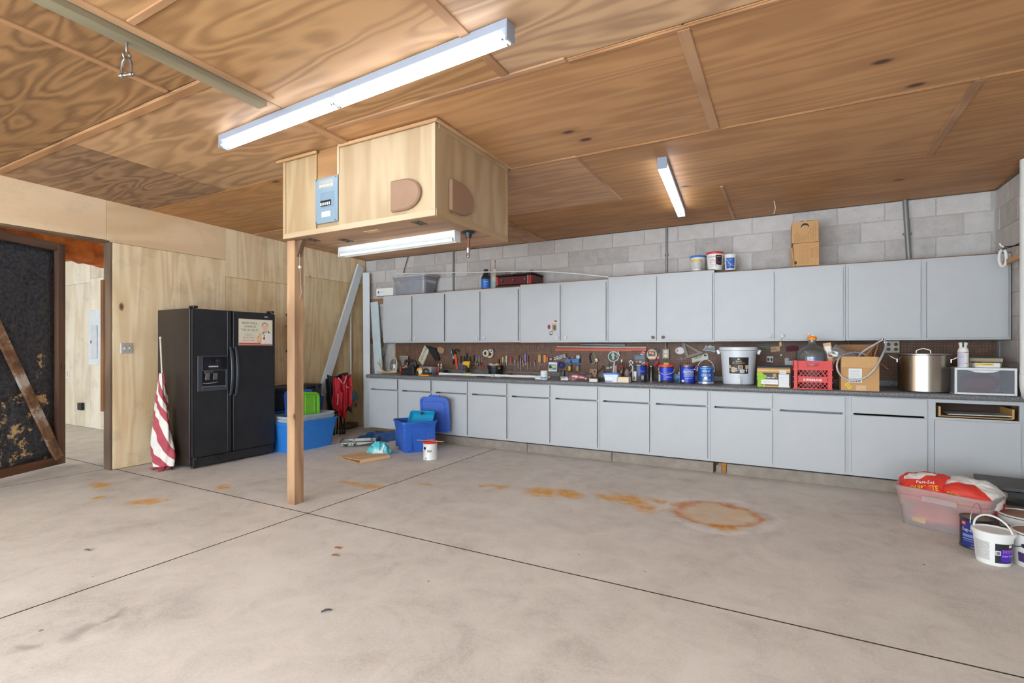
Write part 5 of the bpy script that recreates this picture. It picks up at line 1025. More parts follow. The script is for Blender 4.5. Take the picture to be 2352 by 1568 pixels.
def tpail(name, label, px, y, zb, R, H, lidm, labm, texts, rad2=None, lab=(.15, .8), th_off=0.0, spread=1.0, handle=True):
    x = ux(px, y); t = thing(name, label, 'pail', (x, y, zb), 0, 'pails on the fourth wall cabinet'); th = toc(x, y) + th_off; rr = lambda z: R*(.86 + .14*z/H)
    M().lathe([(R*.82, 0), (R*.86, .003), (R*.985, H*.86), (R*1.05, H*.86), (R*1.05, H*.9), (R, H*.9), (R, H-.004), (R*.95, H-.001)], 28).obj('body', PAILW, t, smooth=35); M().lathe([(R*1.0, H-.02), (R*1.06, H-.018), (R*1.06, H-.002), (R*1.0, H+.004), (R*.9, H+.0), (.001, H+.001)], 28, caps=False).obj('lid', lidm, t, smooth=35)
    if labm: label_patch(t, lambda z: rr(z)+.0006, th-spread, th+spread, H*lab[0], H*lab[1], labm, n=16)
    for (s, w, h, mt, z, o) in texts: cyl_text(t, s, w, h, mt, lambda q: rr(q)+.0016, z, th+o)
    if handle: bail(t, R*1.04, H*.84, out=H*.6, ang=th+math.pi/2+.5, mat=PAILW)
    return t
ZP = UT[3]; PBK = P('print_blue_bright', (40, 96, 196), .5)
tpail('pail', 'white pail with blue lid behind the small yellow lidded pail', 1603, 6.15, ZP, .086, .19, P('lid_blue_bright', (62, 116, 206), .4), None, (('KEEP', .07, .03, PBK, .12, 0),))
tpail('pail', 'small white pail with yellow rimmed lid in front of the blue lidded pail', 1600.5, 5.985, ZP, .057, .122, P('lid_yellow', (232, 196, 84), .4), P('label_fineprint', (196,194,190), .6), (), handle=False)
t = tpail('pail', 'white joint compound pail with red lid in the middle of three pails', 1642, 6.06, ZP, .088, .20, REDL, None, (('Wallboard', .085, .022, PRED, .112, -.2), ('Joint Compound', .12, .022, PRED, .086, 0), ('all purpose', .075, .012, PK, .062, -.2), ('ready to use', .075, .012, PK, .043, -.2), ('BLACK JACK', .085, .026, PK, .146, -.35)))
th = toc(ux(1641, 6.05), 6.05); label_patch(t, lambda z: .088*(.86+.14*z/.20)+.0008, th+.1, th+1.0, .055, .165, P('label_black', (36,34,40), .5), n=10); cyl_text(t, 'HEAVY DUTY', .05, .010, PW, lambda z: .088*(.86+.14*z/.20)+.0018, .145, th+.5)
tpail('pail', 'white pail with blue and green label at the end of the three pails', 1677.5, 6.11, ZP, .064, .172, PAILW, P('label_royal', (34, 92, 186), .45), (('Patch', .06, .022, P('print_green', (110, 190, 100), .5), .115, 0), ('concrete repair', .065, .009, PW, .07, 0), ('quick setting', .06, .009, PW, .052, 0)), lab=(.1, .78), spread=.75)
x0, x1 = ux(1822, 5.90), ux(1882, 5.90); ZC = UT[4]
t = thing('carton', 'lower brown cardboard carton of the stack of two on the wall cabinets', 'carton', (x0, 5.895, ZC), .05, 'cartons stacked on the wall cabinets'); w = x1-x0; CB = P('carton_brown', (200, 152, 100), .75, var=.05, vscale=5)
M().box(0, w, 0, .30, 0, .232).obj('box', CB, t, bevel=.003); lettering(t, 'NOTICE', .085, .022, CARD2, (.165, -.0006, .13), (0,0,1), (-1,0,0)); M().box(.012, .03, -.0008, -.0002, .02, .05).obj('print_mark', PK, t)
for k in range(8): lettering(t, 'keep dry handle with care this side up fragile', .19, .007, CARD2, (.055+.0115*k, -.0006, .115), (0,0,1), (-1,0,0))
for k in range(3): lettering(t, 'return to sender if not delivered', .15-.03*k, .007, CARD2, (.19+.015*k, -.0006, .13), (0,0,1), (-1,0,0))
M().cbox((-.012, .06, .09), (.004, .16, .19), (0, -.10, .1)).obj('flap', CARD, t)
t = thing('carton', 'upper open brown cardboard carton with moon mark near the ceiling', 'carton', (x0-.012, 5.885, ZC+.2335), .03, 'cartons stacked on the wall cabinets'); w = ux(1877, 5.89)-ux(1816, 5.89); hh = .21
for (a, b, c, d) in ((0, w, 0, .005), (0, w, .255, .26), (0, .005, .006, .254), (w-.005, w, .006, .254)): M().box(a, b, c, d, 0, hh).obj('panel', CB, t)
M().box(.006, w-.006, .006, .254, 0, .005).obj('panel', CB, t); M().prism([(.0, hh), (.115, hh), (.105, hh+.036)], 'xz', .10, .104).obj('flap', CARD2, t); M().cbox((.19, .2, hh+.016), (.11, .10, .004), (-.5, .1, 0)).obj('flap', CARD, t)
mo = [(.115+.036*math.cos(a), .158+.036*math.sin(a)) for a in [math.radians(-5+190*i/14) for i in range(15)]] + [(.115+.032*math.cos(a), .148+.026*math.sin(a)) for a in [math.radians(180-180*i/14) for i in range(15)]]
m = M(); n = 15; m.add([(p[0], -.0007, p[1]) for p in mo], [(i, i+1, 28-i, 29-i) for i in range(14)]); m.obj('moon_mark', PK, t)
for k, (s, l) in enumerate((('MILITARY', .10), ('MEAL READY', .13), ('INDIVIDUAL', .09), ('12 MEALS', .06), ('MENU B', .06), ('CASE A', .08), ('CAUTION', .10), ('US GOVT PROPERTY', .15), ('COMMERCIAL RESALE', .17), ('IS UNLAWFUL', .19))): lettering(t, s, l*.9, .013, CARD2, (.030+.0195*k, -.0006, .012+l*.45), (0,0,1), (-1,0,0))
# conduits on the block wall
def conduit(label, x, z0, z1, r, x1=None, grp='conduits on the block wall'):
    t = thing('conduit', label, 'conduit', (x, WY-r-.003, z0)); dx = 0 if x1 is None else x1-x; M().tube([(0,0,0), (dx, 0, z1-z0)], r, 10).obj('pipe', P('conduit_grey', (138, 136, 134), .45, .4), t, smooth=50)
    M().box(-r*1.6+dx*.55, r*1.6+dx*.55, -r*.6, r+.002, (z1-z0)*.55, (z1-z0)*.55+.02).obj('strap', P('strap_grey', (124, 122, 120), .45, .5), t)
conduit('grey conduit rising to the ceiling behind the first wall cabinet', MY(1041, 600, WY-.02)[0], 2.0, 2.77, .014); conduit('thin grey conduit rising to the ceiling left of the pails', MY(1531, 560, WY-.02)[0], 2.0, 2.766, .013); conduit('thick grey conduit leaning slightly near the right block wall corner', MY(2091, 595, WY-.03)[0], 2.0, 2.766, .023, MY(2079, 455, WY-.03)[0])
tag(M().tube([(MY(926, 628, WY-.03)[0], WY-.03, MY(926, 628, WY)[1]), (MY(938, 588, WY-.03)[0], WY-.03, MY(938, 588, WY)[1])], .006, 6).obj('thin_rod', P('rod_steel', (116,114,112), .35, .8), smooth=50), 'thin steel rod leaning on the block wall behind the cloudy bin', 'rod')
# badges on the third wall cabinet
DY = UFY-.0195
def badge(label, outline, mat, extra=(), cat='badge', th=.002):
    pts = [MY(a, b, DY) for a, b in outline]; cx, cz = sum(p[0] for p in pts)/len(pts), sum(p[1] for p in pts)/len(pts)
    t = thing('badge', label, cat, (cx, DY-.0002, cz), 0, 'badges on the third wall cabinet'); M().prism([(a-cx, b-cz) for a, b in pts], 'xz', -th, 0).obj('plate', mat, t)
    for i, (nm_, o2, m2) in enumerate(extra): M().prism([(MY(a, b, DY)[0]-cx, MY(a, b, DY)[1]-cz) for a, b in o2], 'xz', -th-.0008-.0004*i, -th-.0002).obj(nm_, m2, t)
    return t
badge('small striped flag badge on the third wall cabinet door', [(1266.8, 735), (1279.7, 735.6), (1279.6, 743.8), (1266.8, 743.2)], P('badge_flag', (216, 188, 180), .6), [('canton', [(1273.2, 735.6), (1279.4, 735.8), (1279.4, 739), (1273.2, 738.8)], P('badge_brown', (96, 62, 66), .6)), ('stripe', [(1266.9, 742), (1279.6, 742.6), (1279.6, 743.7), (1266.9, 743.1)], P('badge_gold', (190, 148, 72), .6))])
badge('tan shield badge with a dark number one on the third wall cabinet door', [(1268.8, 745.4), (1277.8, 745.2), (1278.8, 756), (1274.3, 760.4), (1269.3, 757)], P('badge_tan', (138, 118, 90), .7), [('numeral', [(1273, 748.3), (1274.6, 747.6), (1274.8, 755.6), (1272.8, 755.6)], P('badge_olive', (46, 46, 32), .7))])
badge('dark red oval badge on the third wall cabinet door', [(1261.1+3.3*math.cos(a), 750.5+5.6*math.sin(a)) for a in [i*math.pi/9 for i in range(18)]], P('badge_maroon', (120, 40, 60), .5), [('light', [(1261.2+1.2*math.cos(a), 747.3+1.2*math.sin(a)) for a in [i*math.pi/5 for i in range(10)]], P('badge_bright_red', (214, 36, 66), .4)), ('light', [(1261.2+1.2*math.cos(a), 753.6+1.2*math.sin(a)) for a in [i*math.pi/5 for i in range(10)]], P('badge_bright_red', (214,36,66), .4))])
badge('black and gold pennant badge on the third wall cabinet door', [(1262, 762.5), (1265, 760.6), (1270, 759.6), (1270.3, 766.6), (1265.8, 769.6), (1262, 767.6)], P('badge_black', (44, 38, 28), .6), [('band', [(1262.8, 763.6), (1269.6, 763), (1269.6, 765.8), (1262.8, 766.2)], PW), ('gold', [(1264.5, 761.5), (1269.3, 760.6), (1269.3, 762.6), (1264.3, 763)], P('badge_gold', (190,148,72), .6))])
# ================================================================== ON THE PEGBOARD
def peg(name, label, cat, parts, group=None, base_y=PEG-.001, th=.006):
    """parts: (name, pixel outline or ('tube', path, r), material, lift) measured on the board plane"""
    allp = [MY(a, b, PEG) for q in parts for a, b in (q[1][1] if q[1][0] == 'tube' else q[1])]
    cx, cz = sum(p[0] for p in allp)/len(allp), sum(p[1] for p in allp)/len(allp)
    t = thing(name, label, cat, (cx, base_y, cz), 0, group)
    for q in parts:
        nm_, sh, mt, lift = q[:4]; thk = q[4] if len(q) > 4 else th
        if sh[0] == 'tube':
            pts = [(MY(a, b, PEG)[0]-cx, -lift-sh[2], MY(a, b, PEG)[1]-cz) for a, b in sh[1]]; M().tube(smooth_path(pts, 4) if len(pts) > 2 else pts, sh[2], 8).obj(nm_, mt, t, smooth=60)
        else: M().prism([(MY(a, b, PEG)[0]-cx, MY(a, b, PEG)[1]-cz) for a, b in sh], 'xz', -lift-thk, -lift).obj(nm_, mt, t, bevel=min(.0012, thk*.2))
    return t
def el(cx, cy, rx, ry, n=20, rot=0.0): return [(cx + rx*math.cos(a)*math.cos(rot) - ry*math.sin(a)*math.sin(rot), cy + rx*math.cos(a)*math.sin(rot) + ry*math.sin(a)*math.cos(rot)) for a in [2*math.pi*i/n for i in range(n)]]
GM = P('tool_steel', (150, 148, 146), .3, .9, var=.1); DKM = P('tool_dark', (54, 48, 46), .4, .6, var=.1); ORH = P('handle_orange', (238, 120, 32), .4); YEH = P('handle_yellow', (228, 198, 78), .4); RDH = P('handle_red', (196, 50, 44), .4); BLH = P('handle_blue', (40, 120, 200), .4); BRW = P('handle_wood', (158, 108, 74), .6); CRM = P('handle_cream', (210, 196, 170), .5)
# licence plate
t = peg('licence_plate', 'cream licence plate hung tilted on the pegboard', 'plate', [('plate', [(976.8, 792.5), (986.8, 803), (972, 839.5), (962, 826.5)], P('plate_cream', (216, 206, 178), .5, var=.04), .012, .002), ('rim', [(986.8, 803), (988, 804.5), (973.3, 840), (972, 839.5)], P('plate_rim', (150, 140, 118), .5), .008, .006)])
a_ = Vector((MY(967, 833, PEG)[0], MY(967, 833, PEG)[1])); b_ = Vector((MY(981.8, 797.5, PEG)[0], MY(981.8, 797.5, PEG)[1])); dd = (b_-a_).normalized(); c_ = (a_+b_)/2
lettering(t, '6559HJ', (b_-a_).length*.74, .052, P('plate_print', (52, 52, 44), .6), (c_.x-t.location.x+.006, -.0155, c_.y-t.location.z+.01), (dd.x, 0, dd.y), (-dd.y, 0, dd.x))
peg('holster', 'black leather holster hanging on the pegboard beside the licence plate', 'holster', [('pouch', [(985, 794), (992, 796), (1003, 800), (1012, 822), (1011, 827), (1003, 829), (998, 822), (988, 806)], BLKF, .002, .03), ('strap', [(980, 793), (988, 796), (986, 803), (979, 797)], BLKF, .002, .012)])
peg('sanding_disc', 'tan sanding disc hung on the pegboard beside the black holster', 'disc', [('disc', [(1008, 797), (1014, 796.5), (1021, 800), (1022, 806), (1019, 811), (1013, 811.5), (1006, 806), (1006, 801)], P('disc_tan', (170, 132, 96), .8), .012, .006)])
peg('steel_clamp', 'steel clamp head hung on the pegboard left of the red pipe wrench', 'clamp', [('jaw', [(1030, 801), (1039, 801), (1039, 817), (1031, 817), (1030, 813), (1033, 813), (1033, 808), (1029, 808)], GM, .004, .014)])
peg('pipe_cutter', 'grey handled pipe cutter hanging by the red pipe wrench', 'cutter', [('hook', ('tube', [(1046, 804), (1040, 803.5), (1039, 810), (1042, 816), (1043, 823)], .008), GM, .004), ('head', [(1040, 816), (1045, 817), (1046, 824), (1042, 827)], P('cutter_blue_grey', (150, 166, 176), .4, .5), .006, .014), ('handle', [(1042, 824), (1046, 824), (1046, 833), (1043, 837), (1041, 834)], DKM, .006, .014)])
peg('pipe_wrench', 'red pipe wrench hanging upright on the pegboard', 'wrench', [('handle', [(1043, 806), (1048, 806), (1052, 826), (1054, 846), (1053, 849), (1050, 849), (1048, 832)], P('wrench_red', (226, 78, 44), .4), .012, .012), ('jaw', [(1040, 806), (1046, 805), (1050, 809), (1048, 814), (1043, 812)], DKM, .01, .02)])
peg('spanner', 'crossed steel spanners hung high on the pegboard', 'spanner', [('shaft', [(1051, 812), (1057, 801), (1059, 801.5), (1053, 813)], GM, .004, .006), ('shaft', [(1045, 802), (1052, 800), (1058, 806), (1056, 807.5), (1050, 804), (1046, 805)], DKM, .012, .006)])
def pliers(px, ytop, ybot, hm, label, spread=4, jm=GM):
    mid = ytop + (ybot-ytop)*.42
    return peg('pliers', label, 'pliers', [('jaw', [(px-1.3, ytop), (px, ytop-.8), (px+1.3, ytop), (px+2.2, mid-1), (px, mid+1.5), (px-2.2, mid-1)], jm, .006, .01), ('handle', ('tube', [(px-1, mid), (px-spread*.8, mid+(ybot-mid)*.4), (px-spread, ybot)], .0055), hm, .006), ('handle', ('tube', [(px+1, mid), (px+spread*.8, mid+(ybot-mid)*.4), (px+spread, ybot)], .0055), hm, .006)], 'pliers hung on the pegboard')
pliers(1060, 818, 852, BLH, 'blue handled pliers hanging beside the red pipe wrench', 4.5, DKM)
pliers(1067.5, 818, 842, DKM, 'dark pliers hanging behind the body of the yellow drill', 3, DKM); pliers(1074, 811, 838, DKM, 'tallest dark pliers hanging above the yellow drill', 3, DKM); pliers(1081, 819, 846, P('handle_olive', (120, 104, 50), .5), 'olive handled pliers above the chuck of the yellow drill', 2.6, DKM)
pliers(1089.5, 816, 846, BRW, 'brown handled pliers above the drill brush wheel', 3, DKM); pliers(1095.5, 817, 848, DKM, 'dark handled pliers with bright jaws beside the brush wheel', 3); pliers(1101.5, 816.5, 850, P('handle_grey', (140, 136, 132), .4), 'bright steel needle nose pliers right of the brush wheel', 2.6); pliers(1107.5, 821, 845, RDH, 'red handled pliers hanging left of the black bucket', 4.5)
# tape rolls
def roll(label, px, py, r, th, mat, core, grp='tape rolls on the pegboard'):
    x, z = MY(px, py, PEG); t = thing('tape_roll', label, 'tape', (x, PEG-.002, z), 0, grp, rot=(math.pi/2, 0, 0)); rr = r
    M().lathe([(rr*.55, 0), (rr, 0), (rr, th), (rr*.55, th), (rr*.55, 0)], 28, caps=False).obj('roll', mat, t, smooth=35); M().lathe([(rr*.5, .001), (rr*.55, .001), (rr*.55, th+.001), (rr*.5, th+.001), (rr*.5, .001)], 28, caps=False).obj('core', core, t, smooth=35); return t
roll('large tan masking tape roll hung above the black bucket', 1127, 812, .062, .03, P('tape_tan2', (206, 178, 138), .6), P('core_card', (160, 130, 100), .7)); t = roll('white tape roll hung before the tan masking tape roll', 1120.5, 811, .050, .028, P('tape_white', (206, 198, 186), .5), P('core_grey', (120, 110, 100), .7)); t.location.y = PEG-.034
t = roll('small blue and white tape roll beside the masking tape', 1133.5, 806, .026, .03, P('tape_white2', (226, 228, 232), .5), P('core_blue', (36, 64, 150), .5)); t.location.y = PEG-.034
# row of screwdrivers
def driver(px, ytop, yh, ytip, hm, label, w=1.6, sm=GM): return peg('screwdriver', label, 'screwdriver', [('handle', [(px-w, ytop+1), (px-w*.5, ytop), (px+w*.5, ytop), (px+w, ytop+1), (px+w*.9, yh-1.5), (px+w*.45, yh), (px-w*.45, yh), (px-w*.9, yh-1.5)], hm, .012, .014), ('shaft', ('tube', [(px, yh-.5), (px, ytip)], .0032), sm, .015)], 'screwdrivers hung in a row on the pegboard')
for a in [(1147.5, 824, 834, 846, DKM, 'black handled screwdriver at the left end of the hanging row', 1.2), (1152.5, 826, 834, 848, BRW, 'short wooden handled driver second in the hanging row', 1.0), (1156, 819, 831, 840, YEH, 'thin yellow driver left of its twin in the hanging row', .8), (1159.5, 819, 831, 842, P('handle_straw', (206, 178, 110), .5), 'thin straw coloured driver right of its twin in the hanging row', .8),
          (1165, 816.5, 832, 839, P('handle_clear', (186, 180, 172), .3), 'pale clear handled screwdriver in the hanging row', 2.0), (1175.5, 819, 831, 838, RDH, 'red handled screwdriver in the middle of the hanging row', 1.7), (1184.5, 827, 833, 852, GM, 'all steel driver between the two red handled drivers', 1.6), (1191.5, 815.5, 829, 846, P('handle_maroon', (128, 62, 54), .5), 'maroon handled screwdriver in the hanging row', 1.9),
          (1197, 821, 833, 853, GM, 'long bare steel driver beside the maroon screwdriver', 1.0), (1202.8, 826, 833, 842, P('handle_amber', (196, 140, 50), .4), 'short amber handled screwdriver beside the blue one', .9), (1208.3, 811.5, 830.5, 838, P('handle_violet_blue', (98, 112, 180), .4), 'tall violet blue handled screwdriver in the hanging row', 2.1), (1213.6, 815, 831, 849, P('handle_red_grey', (150, 60, 64), .5), 'dark red handled long screwdriver right of the violet one', 1.6),
          (1229.5, 826, 832, 840, RDH, 'tiny red handled screwdriver near the orange one', .9), (1240, 814.5, 832, 847, YEH, 'yellow handled screwdriver with long shaft near the orange one', 1.5), (1243.5, 815, 830, 840, P('handle_straw', (206,178,110), .5), 'straw handled driver behind the yellow handled screwdriver', .9), (1253, 814.5, 832.5, 840, ORH, 'fat orange handled screwdriver at the right end of the row', 2.7), (1258.2, 818.5, 831, 837, P('handle_rose', (168, 128, 110), .5), 'rose brown handled chisel right of the orange screwdriver', 1.9)]: driver(*a)
for i, px in enumerate((1165.5, 1171.5, 1178, 1190.5, 1203, 1208.5, 1219, 1234.5, 1245.5, 1257)):
    x, z = MY(px, 836, PEG); t = thing('peg_hook', 'small steel hook on the pegboard below the row of screwdrivers', 'hook', (x, PEG-.001, z), 0, 'peg hooks below the screwdrivers'); M().tube([(-.018, 0, .012), (-.018, -.012, .0), (-.012, -.018, -.008), (.006, -.018, -.008), (.010, -.016, .002), (.010, -.014, .012)], .0024, 6).obj('wire', WIREM, t, smooth=60); M().tube([(-.018, .0, .012), (-.018, -.002, .02)], .0024, 6).obj('stem', WIREM, t)
for lb, px, py in (('empty steel hook high on the pegboard above the yellow screwdriver', 1236.5, 799), ('empty steel hook high on the pegboard above the orange screwdriver', 1252, 806)):
    x, z = MY(px, py, PEG); t = thing('peg_hook', lb, 'hook', (x, PEG-.001, z)); M().tube([(-.008, 0, .02), (.008, -.006, .016), (.010, -.010, 0), (.004, -.016, -.012), (-.004, -.014, -.014)], .0024, 6).obj('wire', WIREM, t, smooth=60)
# sign
S_ = [(1260.5, 821), (1302.2, 811.2), (1304, 820.8), (1262, 830.5)]
t = peg('bumper_sign', 'black sign reading GOD BLESS AMERICA hung tilted on the pegboard', 'sign', [('plate', S_, P('sign_black', (46, 30, 28), .5), .014, .002)])
A_, B_ = MY(1261.2, 825.8, PEG), MY(1303.1, 816, PEG); dd = Vector((B_[0]-A_[0], B_[1]-A_[1])); L_ = dd.length; dd.normalize(); nn = Vector((-dd.y, dd.x))
def on_sign(s_, fx_, fz_, ww, hh, mt): 
    c = Vector(A_) + dd*L_*fx_ + nn*fz_; lettering(t, s_, ww, hh, mt, (c.x-t.location.x, -.0166, c.y-t.location.z), (dd.x, 0, dd.y), (nn.x, 0, nn.y), bold=.006)
on_sign('GOD BLESS', .60, .013, L_*.64, .022, PW); on_sign('AMERICA', .60, -.014, L_*.68, .026, PW)
ht = [(0, -.024), (.020, -.002), (.022, .012), (.012, .02), (0, .012), (-.012, .02), (-.022, .012), (-.020, -.002)]; c = Vector(A_) + dd*L_*.12
M().prism([(c.x-t.location.x + a*1.05, c.y-t.location.z + b*1.05) for a, b in ht], 'xz', -.0168, -.0162).obj('heart', P('heart_red', (196, 56, 56), .6), t)
for k in (-.010, -.001, .008): M().cbox((c.x-t.location.x, -.0171, c.y-t.location.z+k), (.03, .0004, .0035), (0, -.22, 0)).obj('heart_stripe', PW, t)
# bins and jars
for lb, pts, top in (('left of two blue plastic bins on the pegboard', [(1301.5, 823.5), (1315.7, 823.5), (1315, 832.5), (1303, 832)], 1), ('right of two blue plastic bins on the pegboard', [(1316.5, 823), (1334.5, 823), (1334, 832.5), (1318, 832)], 2)):
    t = peg('parts_bin', lb, 'bin', [('tray', pts, P('bin_blue', (40, 104, 168), .4), .002, .07)], 'blue parts bins on the pegboard')
peg('cap_red', 'red cap sticking out of the left blue bin', 'cap', [('dome', el(1307.6, 822, 2.6, 2.2), P('cap_red_m', (206, 70, 50), .5), .03, .03), ('tip', [(1314, 823), (1317, 819), (1318, 820), (1315.5, 823)], CRM, .03, .005)]); peg('small_box', 'small white box standing in the right blue bin', 'box', [('box', [(1327, 816), (1334, 815.8), (1334, 822.8), (1327, 822.8)], PAPW, .02, .03), ('window', [(1329, 818), (1332, 818), (1332, 821), (1329, 821)], PGR, .0502, .001)])
for lb, px, mt in (('jar with blue lid holding yellow bits below the left blue bin', 1310.5, P('jar_yellow', (214, 176, 46), .4)), ('jar with blue lid holding tan bits below the right blue bin', 1329, P('jar_tan', (176, 150, 110), .5, var=.3, vscale=90))):
    x, z = MY(px, 851, PEG); t = thing('jar', lb, 'jar', (x, PEG-.032, z), 0, 'jars hung below the blue bins'); M().lathe([(.018, 0), (.022, .004), (.022, .058), (.019, .064)], 16).obj('contents', mt, t, smooth=40); M().lathe([(.024, .062), (.025, .066), (.025, .076), (.02, .079)], 16).obj('lid', P('bin_blue', (40,104,168), .4), t, smooth=40); M().box(-.02, .02, .018, .031, .066, .09).obj('bracket', P('bin_blue', (40,104,168), .4), t)
# picture and other hung things
t = peg('framed_print', 'white framed abstract print in yellow and blue leaning on the pegboard', 'picture', [('frame', [(1262.8, 831.2), (1282.6, 831.8), (1282, 853), (1262.2, 852.5)], PAPW, .03, .008), ('picture', [(1264, 836), (1281.2, 836.4), (1280.8, 849), (1263.8, 848.6)], P('print_sky', (132, 170, 196), .6), .0382, .0006), ('shape', [(1264, 838), (1268, 838), (1271, 843), (1268, 846), (1264, 845)], P('print_teal_dark', (40, 62, 66), .6), .039, .0006), ('shape', [(1269, 841), (1274, 839), (1280, 841), (1279, 844), (1272, 843.5)], P('print_lemon', (222, 206, 80), .6), .039, .0006), ('shape', [(1264, 846), (1270, 844.6), (1273, 847.5), (1264, 848.4)], P('print_lemon', (222,206,80), .6), .039, .0006), ('shape', [(1271, 845), (1277, 844), (1280, 847), (1274, 848.5)], P('print_steel_blue', (84, 130, 176), .6), .0396, .0006)])
peg('tape_coil', 'dark blue coiled strap hung right of the framed print', 'strap', [('coil', ('tube', [(1283, 834), (1289, 832), (1295, 835), (1296, 841), (1291, 844), (1285, 841), (1284, 836), (1290, 834.5), (1294, 839), (1290, 842)], .010), P('strap_navy', (38, 52, 120), .6), .01)])
peg('carabiner', 'black and green carabiner strap hung on the pegboard', 'carabiner', [('strap', ('tube', [(1361, 812), (1357, 813), (1355.5, 819), (1357, 828), (1359.5, 834)], .010), BLKF, .006), ('gate', ('tube', [(1359, 812), (1364, 812.5), (1367.5, 817), (1367, 822)], .0045), P('mint_green', (140, 200, 160), .4), .008), ('gate', ('tube', [(1358.5, 834.5), (1363, 835), (1366, 832), (1366.5, 829)], .0045), P('mint_green', (140,200,160), .4), .008)])
peg('pendant_stick', 'small cream bird shaped ornament on a long thin stick', 'ornament', [('head', el(1372, 827, 3.4, 4.0), P('ornament_cream', (206, 180, 140), .5), .012, .02), ('cap', [(1368, 824), (1372, 822.5), (1374, 825), (1370, 828)], PW, .033, .002), ('stick', ('tube', [(1371.8, 831), (1371.6, 850), (1371.8, 868)], .0035), BRW, .015)])
peg('wall_plaque', 'round dark green plate with a pale figure hung under the red level', 'plaque', [('rim', el(1410, 818.5, 13, 12.2, 30), P('plaque_rim', (196, 206, 196), .4), .006, .008), ('face', el(1409.6, 818.5, 10.6, 10, 30), P('plaque_green', (50, 62, 50), .5), .0145, .001), ('figure', [(1407, 825.5), (1406.5, 818), (1404.8, 814), (1406.6, 811.5), (1408, 810.8), (1408.2, 808.4), (1409.8, 808), (1411, 809.4), (1410.6, 811), (1412.6, 813), (1413.2, 816), (1411.6, 818.5), (1411.6, 825.5)], P('figure_pale', (176, 196, 180), .5), .0158, .002)])
peg('paper_tag', 'grey paper tag hung over the round green plate', 'tag', [('card', [(1414.5, 816), (1421, 812.5), (1424, 818.5), (1418, 823)], P('tag_taupe', (140, 126, 112), .6), .02, .002), ('string', ('tube', [(1419, 806), (1421, 809), (1422, 813)], .002), CRM, .02), ('pin', [(1419.5, 806), (1421.4, 805.6), (1425.6, 817.4), (1424.2, 818)], PW, .023, .003)])
peg('straight_level', 'long red wooden level lying on hooks across the pegboard', 'level', [('body', [(1277, 799.5), (1486, 798.6+1.6), (1486.4, 805.8), (1277.5, 803.8)], P('level_red', (206, 58, 38), .45, var=.06), .004, .03), ('top_edge', [(1281, 794.8), (1486.4, 796.2), (1486.4, 799.8), (1281, 797.2)], P('level_tan', (190, 166, 140), .5), .004, .026), ('lower_edge', [(1277.5, 804), (1450, 805.4), (1450, 806.6), (1278, 805.2)], P('level_wood', (196, 150, 96), .6), .006, .02)])
peg('steel_level', 'black steel straightedge hung above the red level', 'level', [('bar', [(1334, 789.2), (1437, 790.4), (1437, 793.6), (1334, 792.8)], P('steel_blue_dark', (58, 62, 72), .35, .7), .004, .016), ('groove', [(1334, 791), (1437, 792), (1437, 792.6), (1334, 791.6)], P('steel_blue_light', (110, 116, 130), .3, .8), .0205, .001)])
peg('eye_glasses', 'clear safety glasses frame hung low on the pegboard', 'glasses', [('frame', ('tube', [(1393, 832), (1390, 826), (1392, 824.5), (1396, 828), (1397, 838), (1393, 845), (1398, 847), (1406, 844)], .003), P('wire_clear', (150, 140, 130), .3, .4), .006), ('lens', el(1397, 845, 3.4, 2.8), clear('lens_clear', (206, 210, 214), .5, .1), .012, .002), ('lens', el(1404, 843.4, 3, 2.4), clear('lens_clear', (206,210,214), .5, .1), .012, .002), ('star', [(1394, 837.5), (1398.5, 836.6), (1400, 832.5), (1401, 836), (1406, 834), (1401.5, 838), (1400.6, 843), (1398.6, 839)], P('rod_black', (40,40,42), .4, .5), .016, .004)])
peg('wire_cable', 'black looped cable hung at the pegboard foot above the lidded tub', 'cable', [('loop', ('tube', [(1390, 861), (1388, 850), (1383, 845), (1380, 848), (1378, 852), (1382, 846), (1385, 840), (1388, 841), (1389, 846)], .004), DKM, .01)])
peg('postcard', 'dark postcard with a red car shaped blur on the pegboard', 'postcard', [('card', [(1456.5, 814), (1482.6, 814.4), (1482.4, 832), (1456.6, 831)], P('card_night', (52, 56, 66), .4), .004, .002), ('glow', [(1460, 818), (1479, 817), (1480, 825), (1460, 826)], P('card_teal', (96, 124, 134), .5), .0062, .0005), ('stripe', [(1461, 826), (1475, 824.6), (1477, 828), (1463, 829)], P('card_red', (166, 50, 60), .5), .0068, .0005), ('blob', [(1461, 829), (1466, 828.4), (1465, 832), (1461, 832)], P('card_gold', (206, 166, 90), .5), .0068, .0005), ('blob', [(1468, 828.5), (1474, 828), (1474, 832.4), (1468, 832.4)], P('card_ice', (186, 206, 216), .5), .0074, .0005)])
for lb, pts in (('red and white playing card tag above the postcard', [(1471, 813.5), (1477, 806.6), (1482, 809.4), (1477.5, 815.6)]), ('red and white diamond tag below the round beer sign', [(1474, 834), (1480.5, 831), (1487, 839), (1481, 842)]), ('red tag tucked in at the right of the round beer sign', [(1510, 811), (1514, 810), (1514.4, 822), (1510, 823.5)])):
    cx = sum(p[0] for p in pts)/4; cy = sum(p[1] for p in pts)/4; peg('paper_tag', lb, 'tag', [('card', pts, PW, .008, .002), ('red_field', [(cx+(a-cx)*.72, cy+(b-cy)*.72) for a, b in pts], P('tag_red', (206, 32, 36), .5), .0102, .0006)], 'red and white tags on the pegboard')
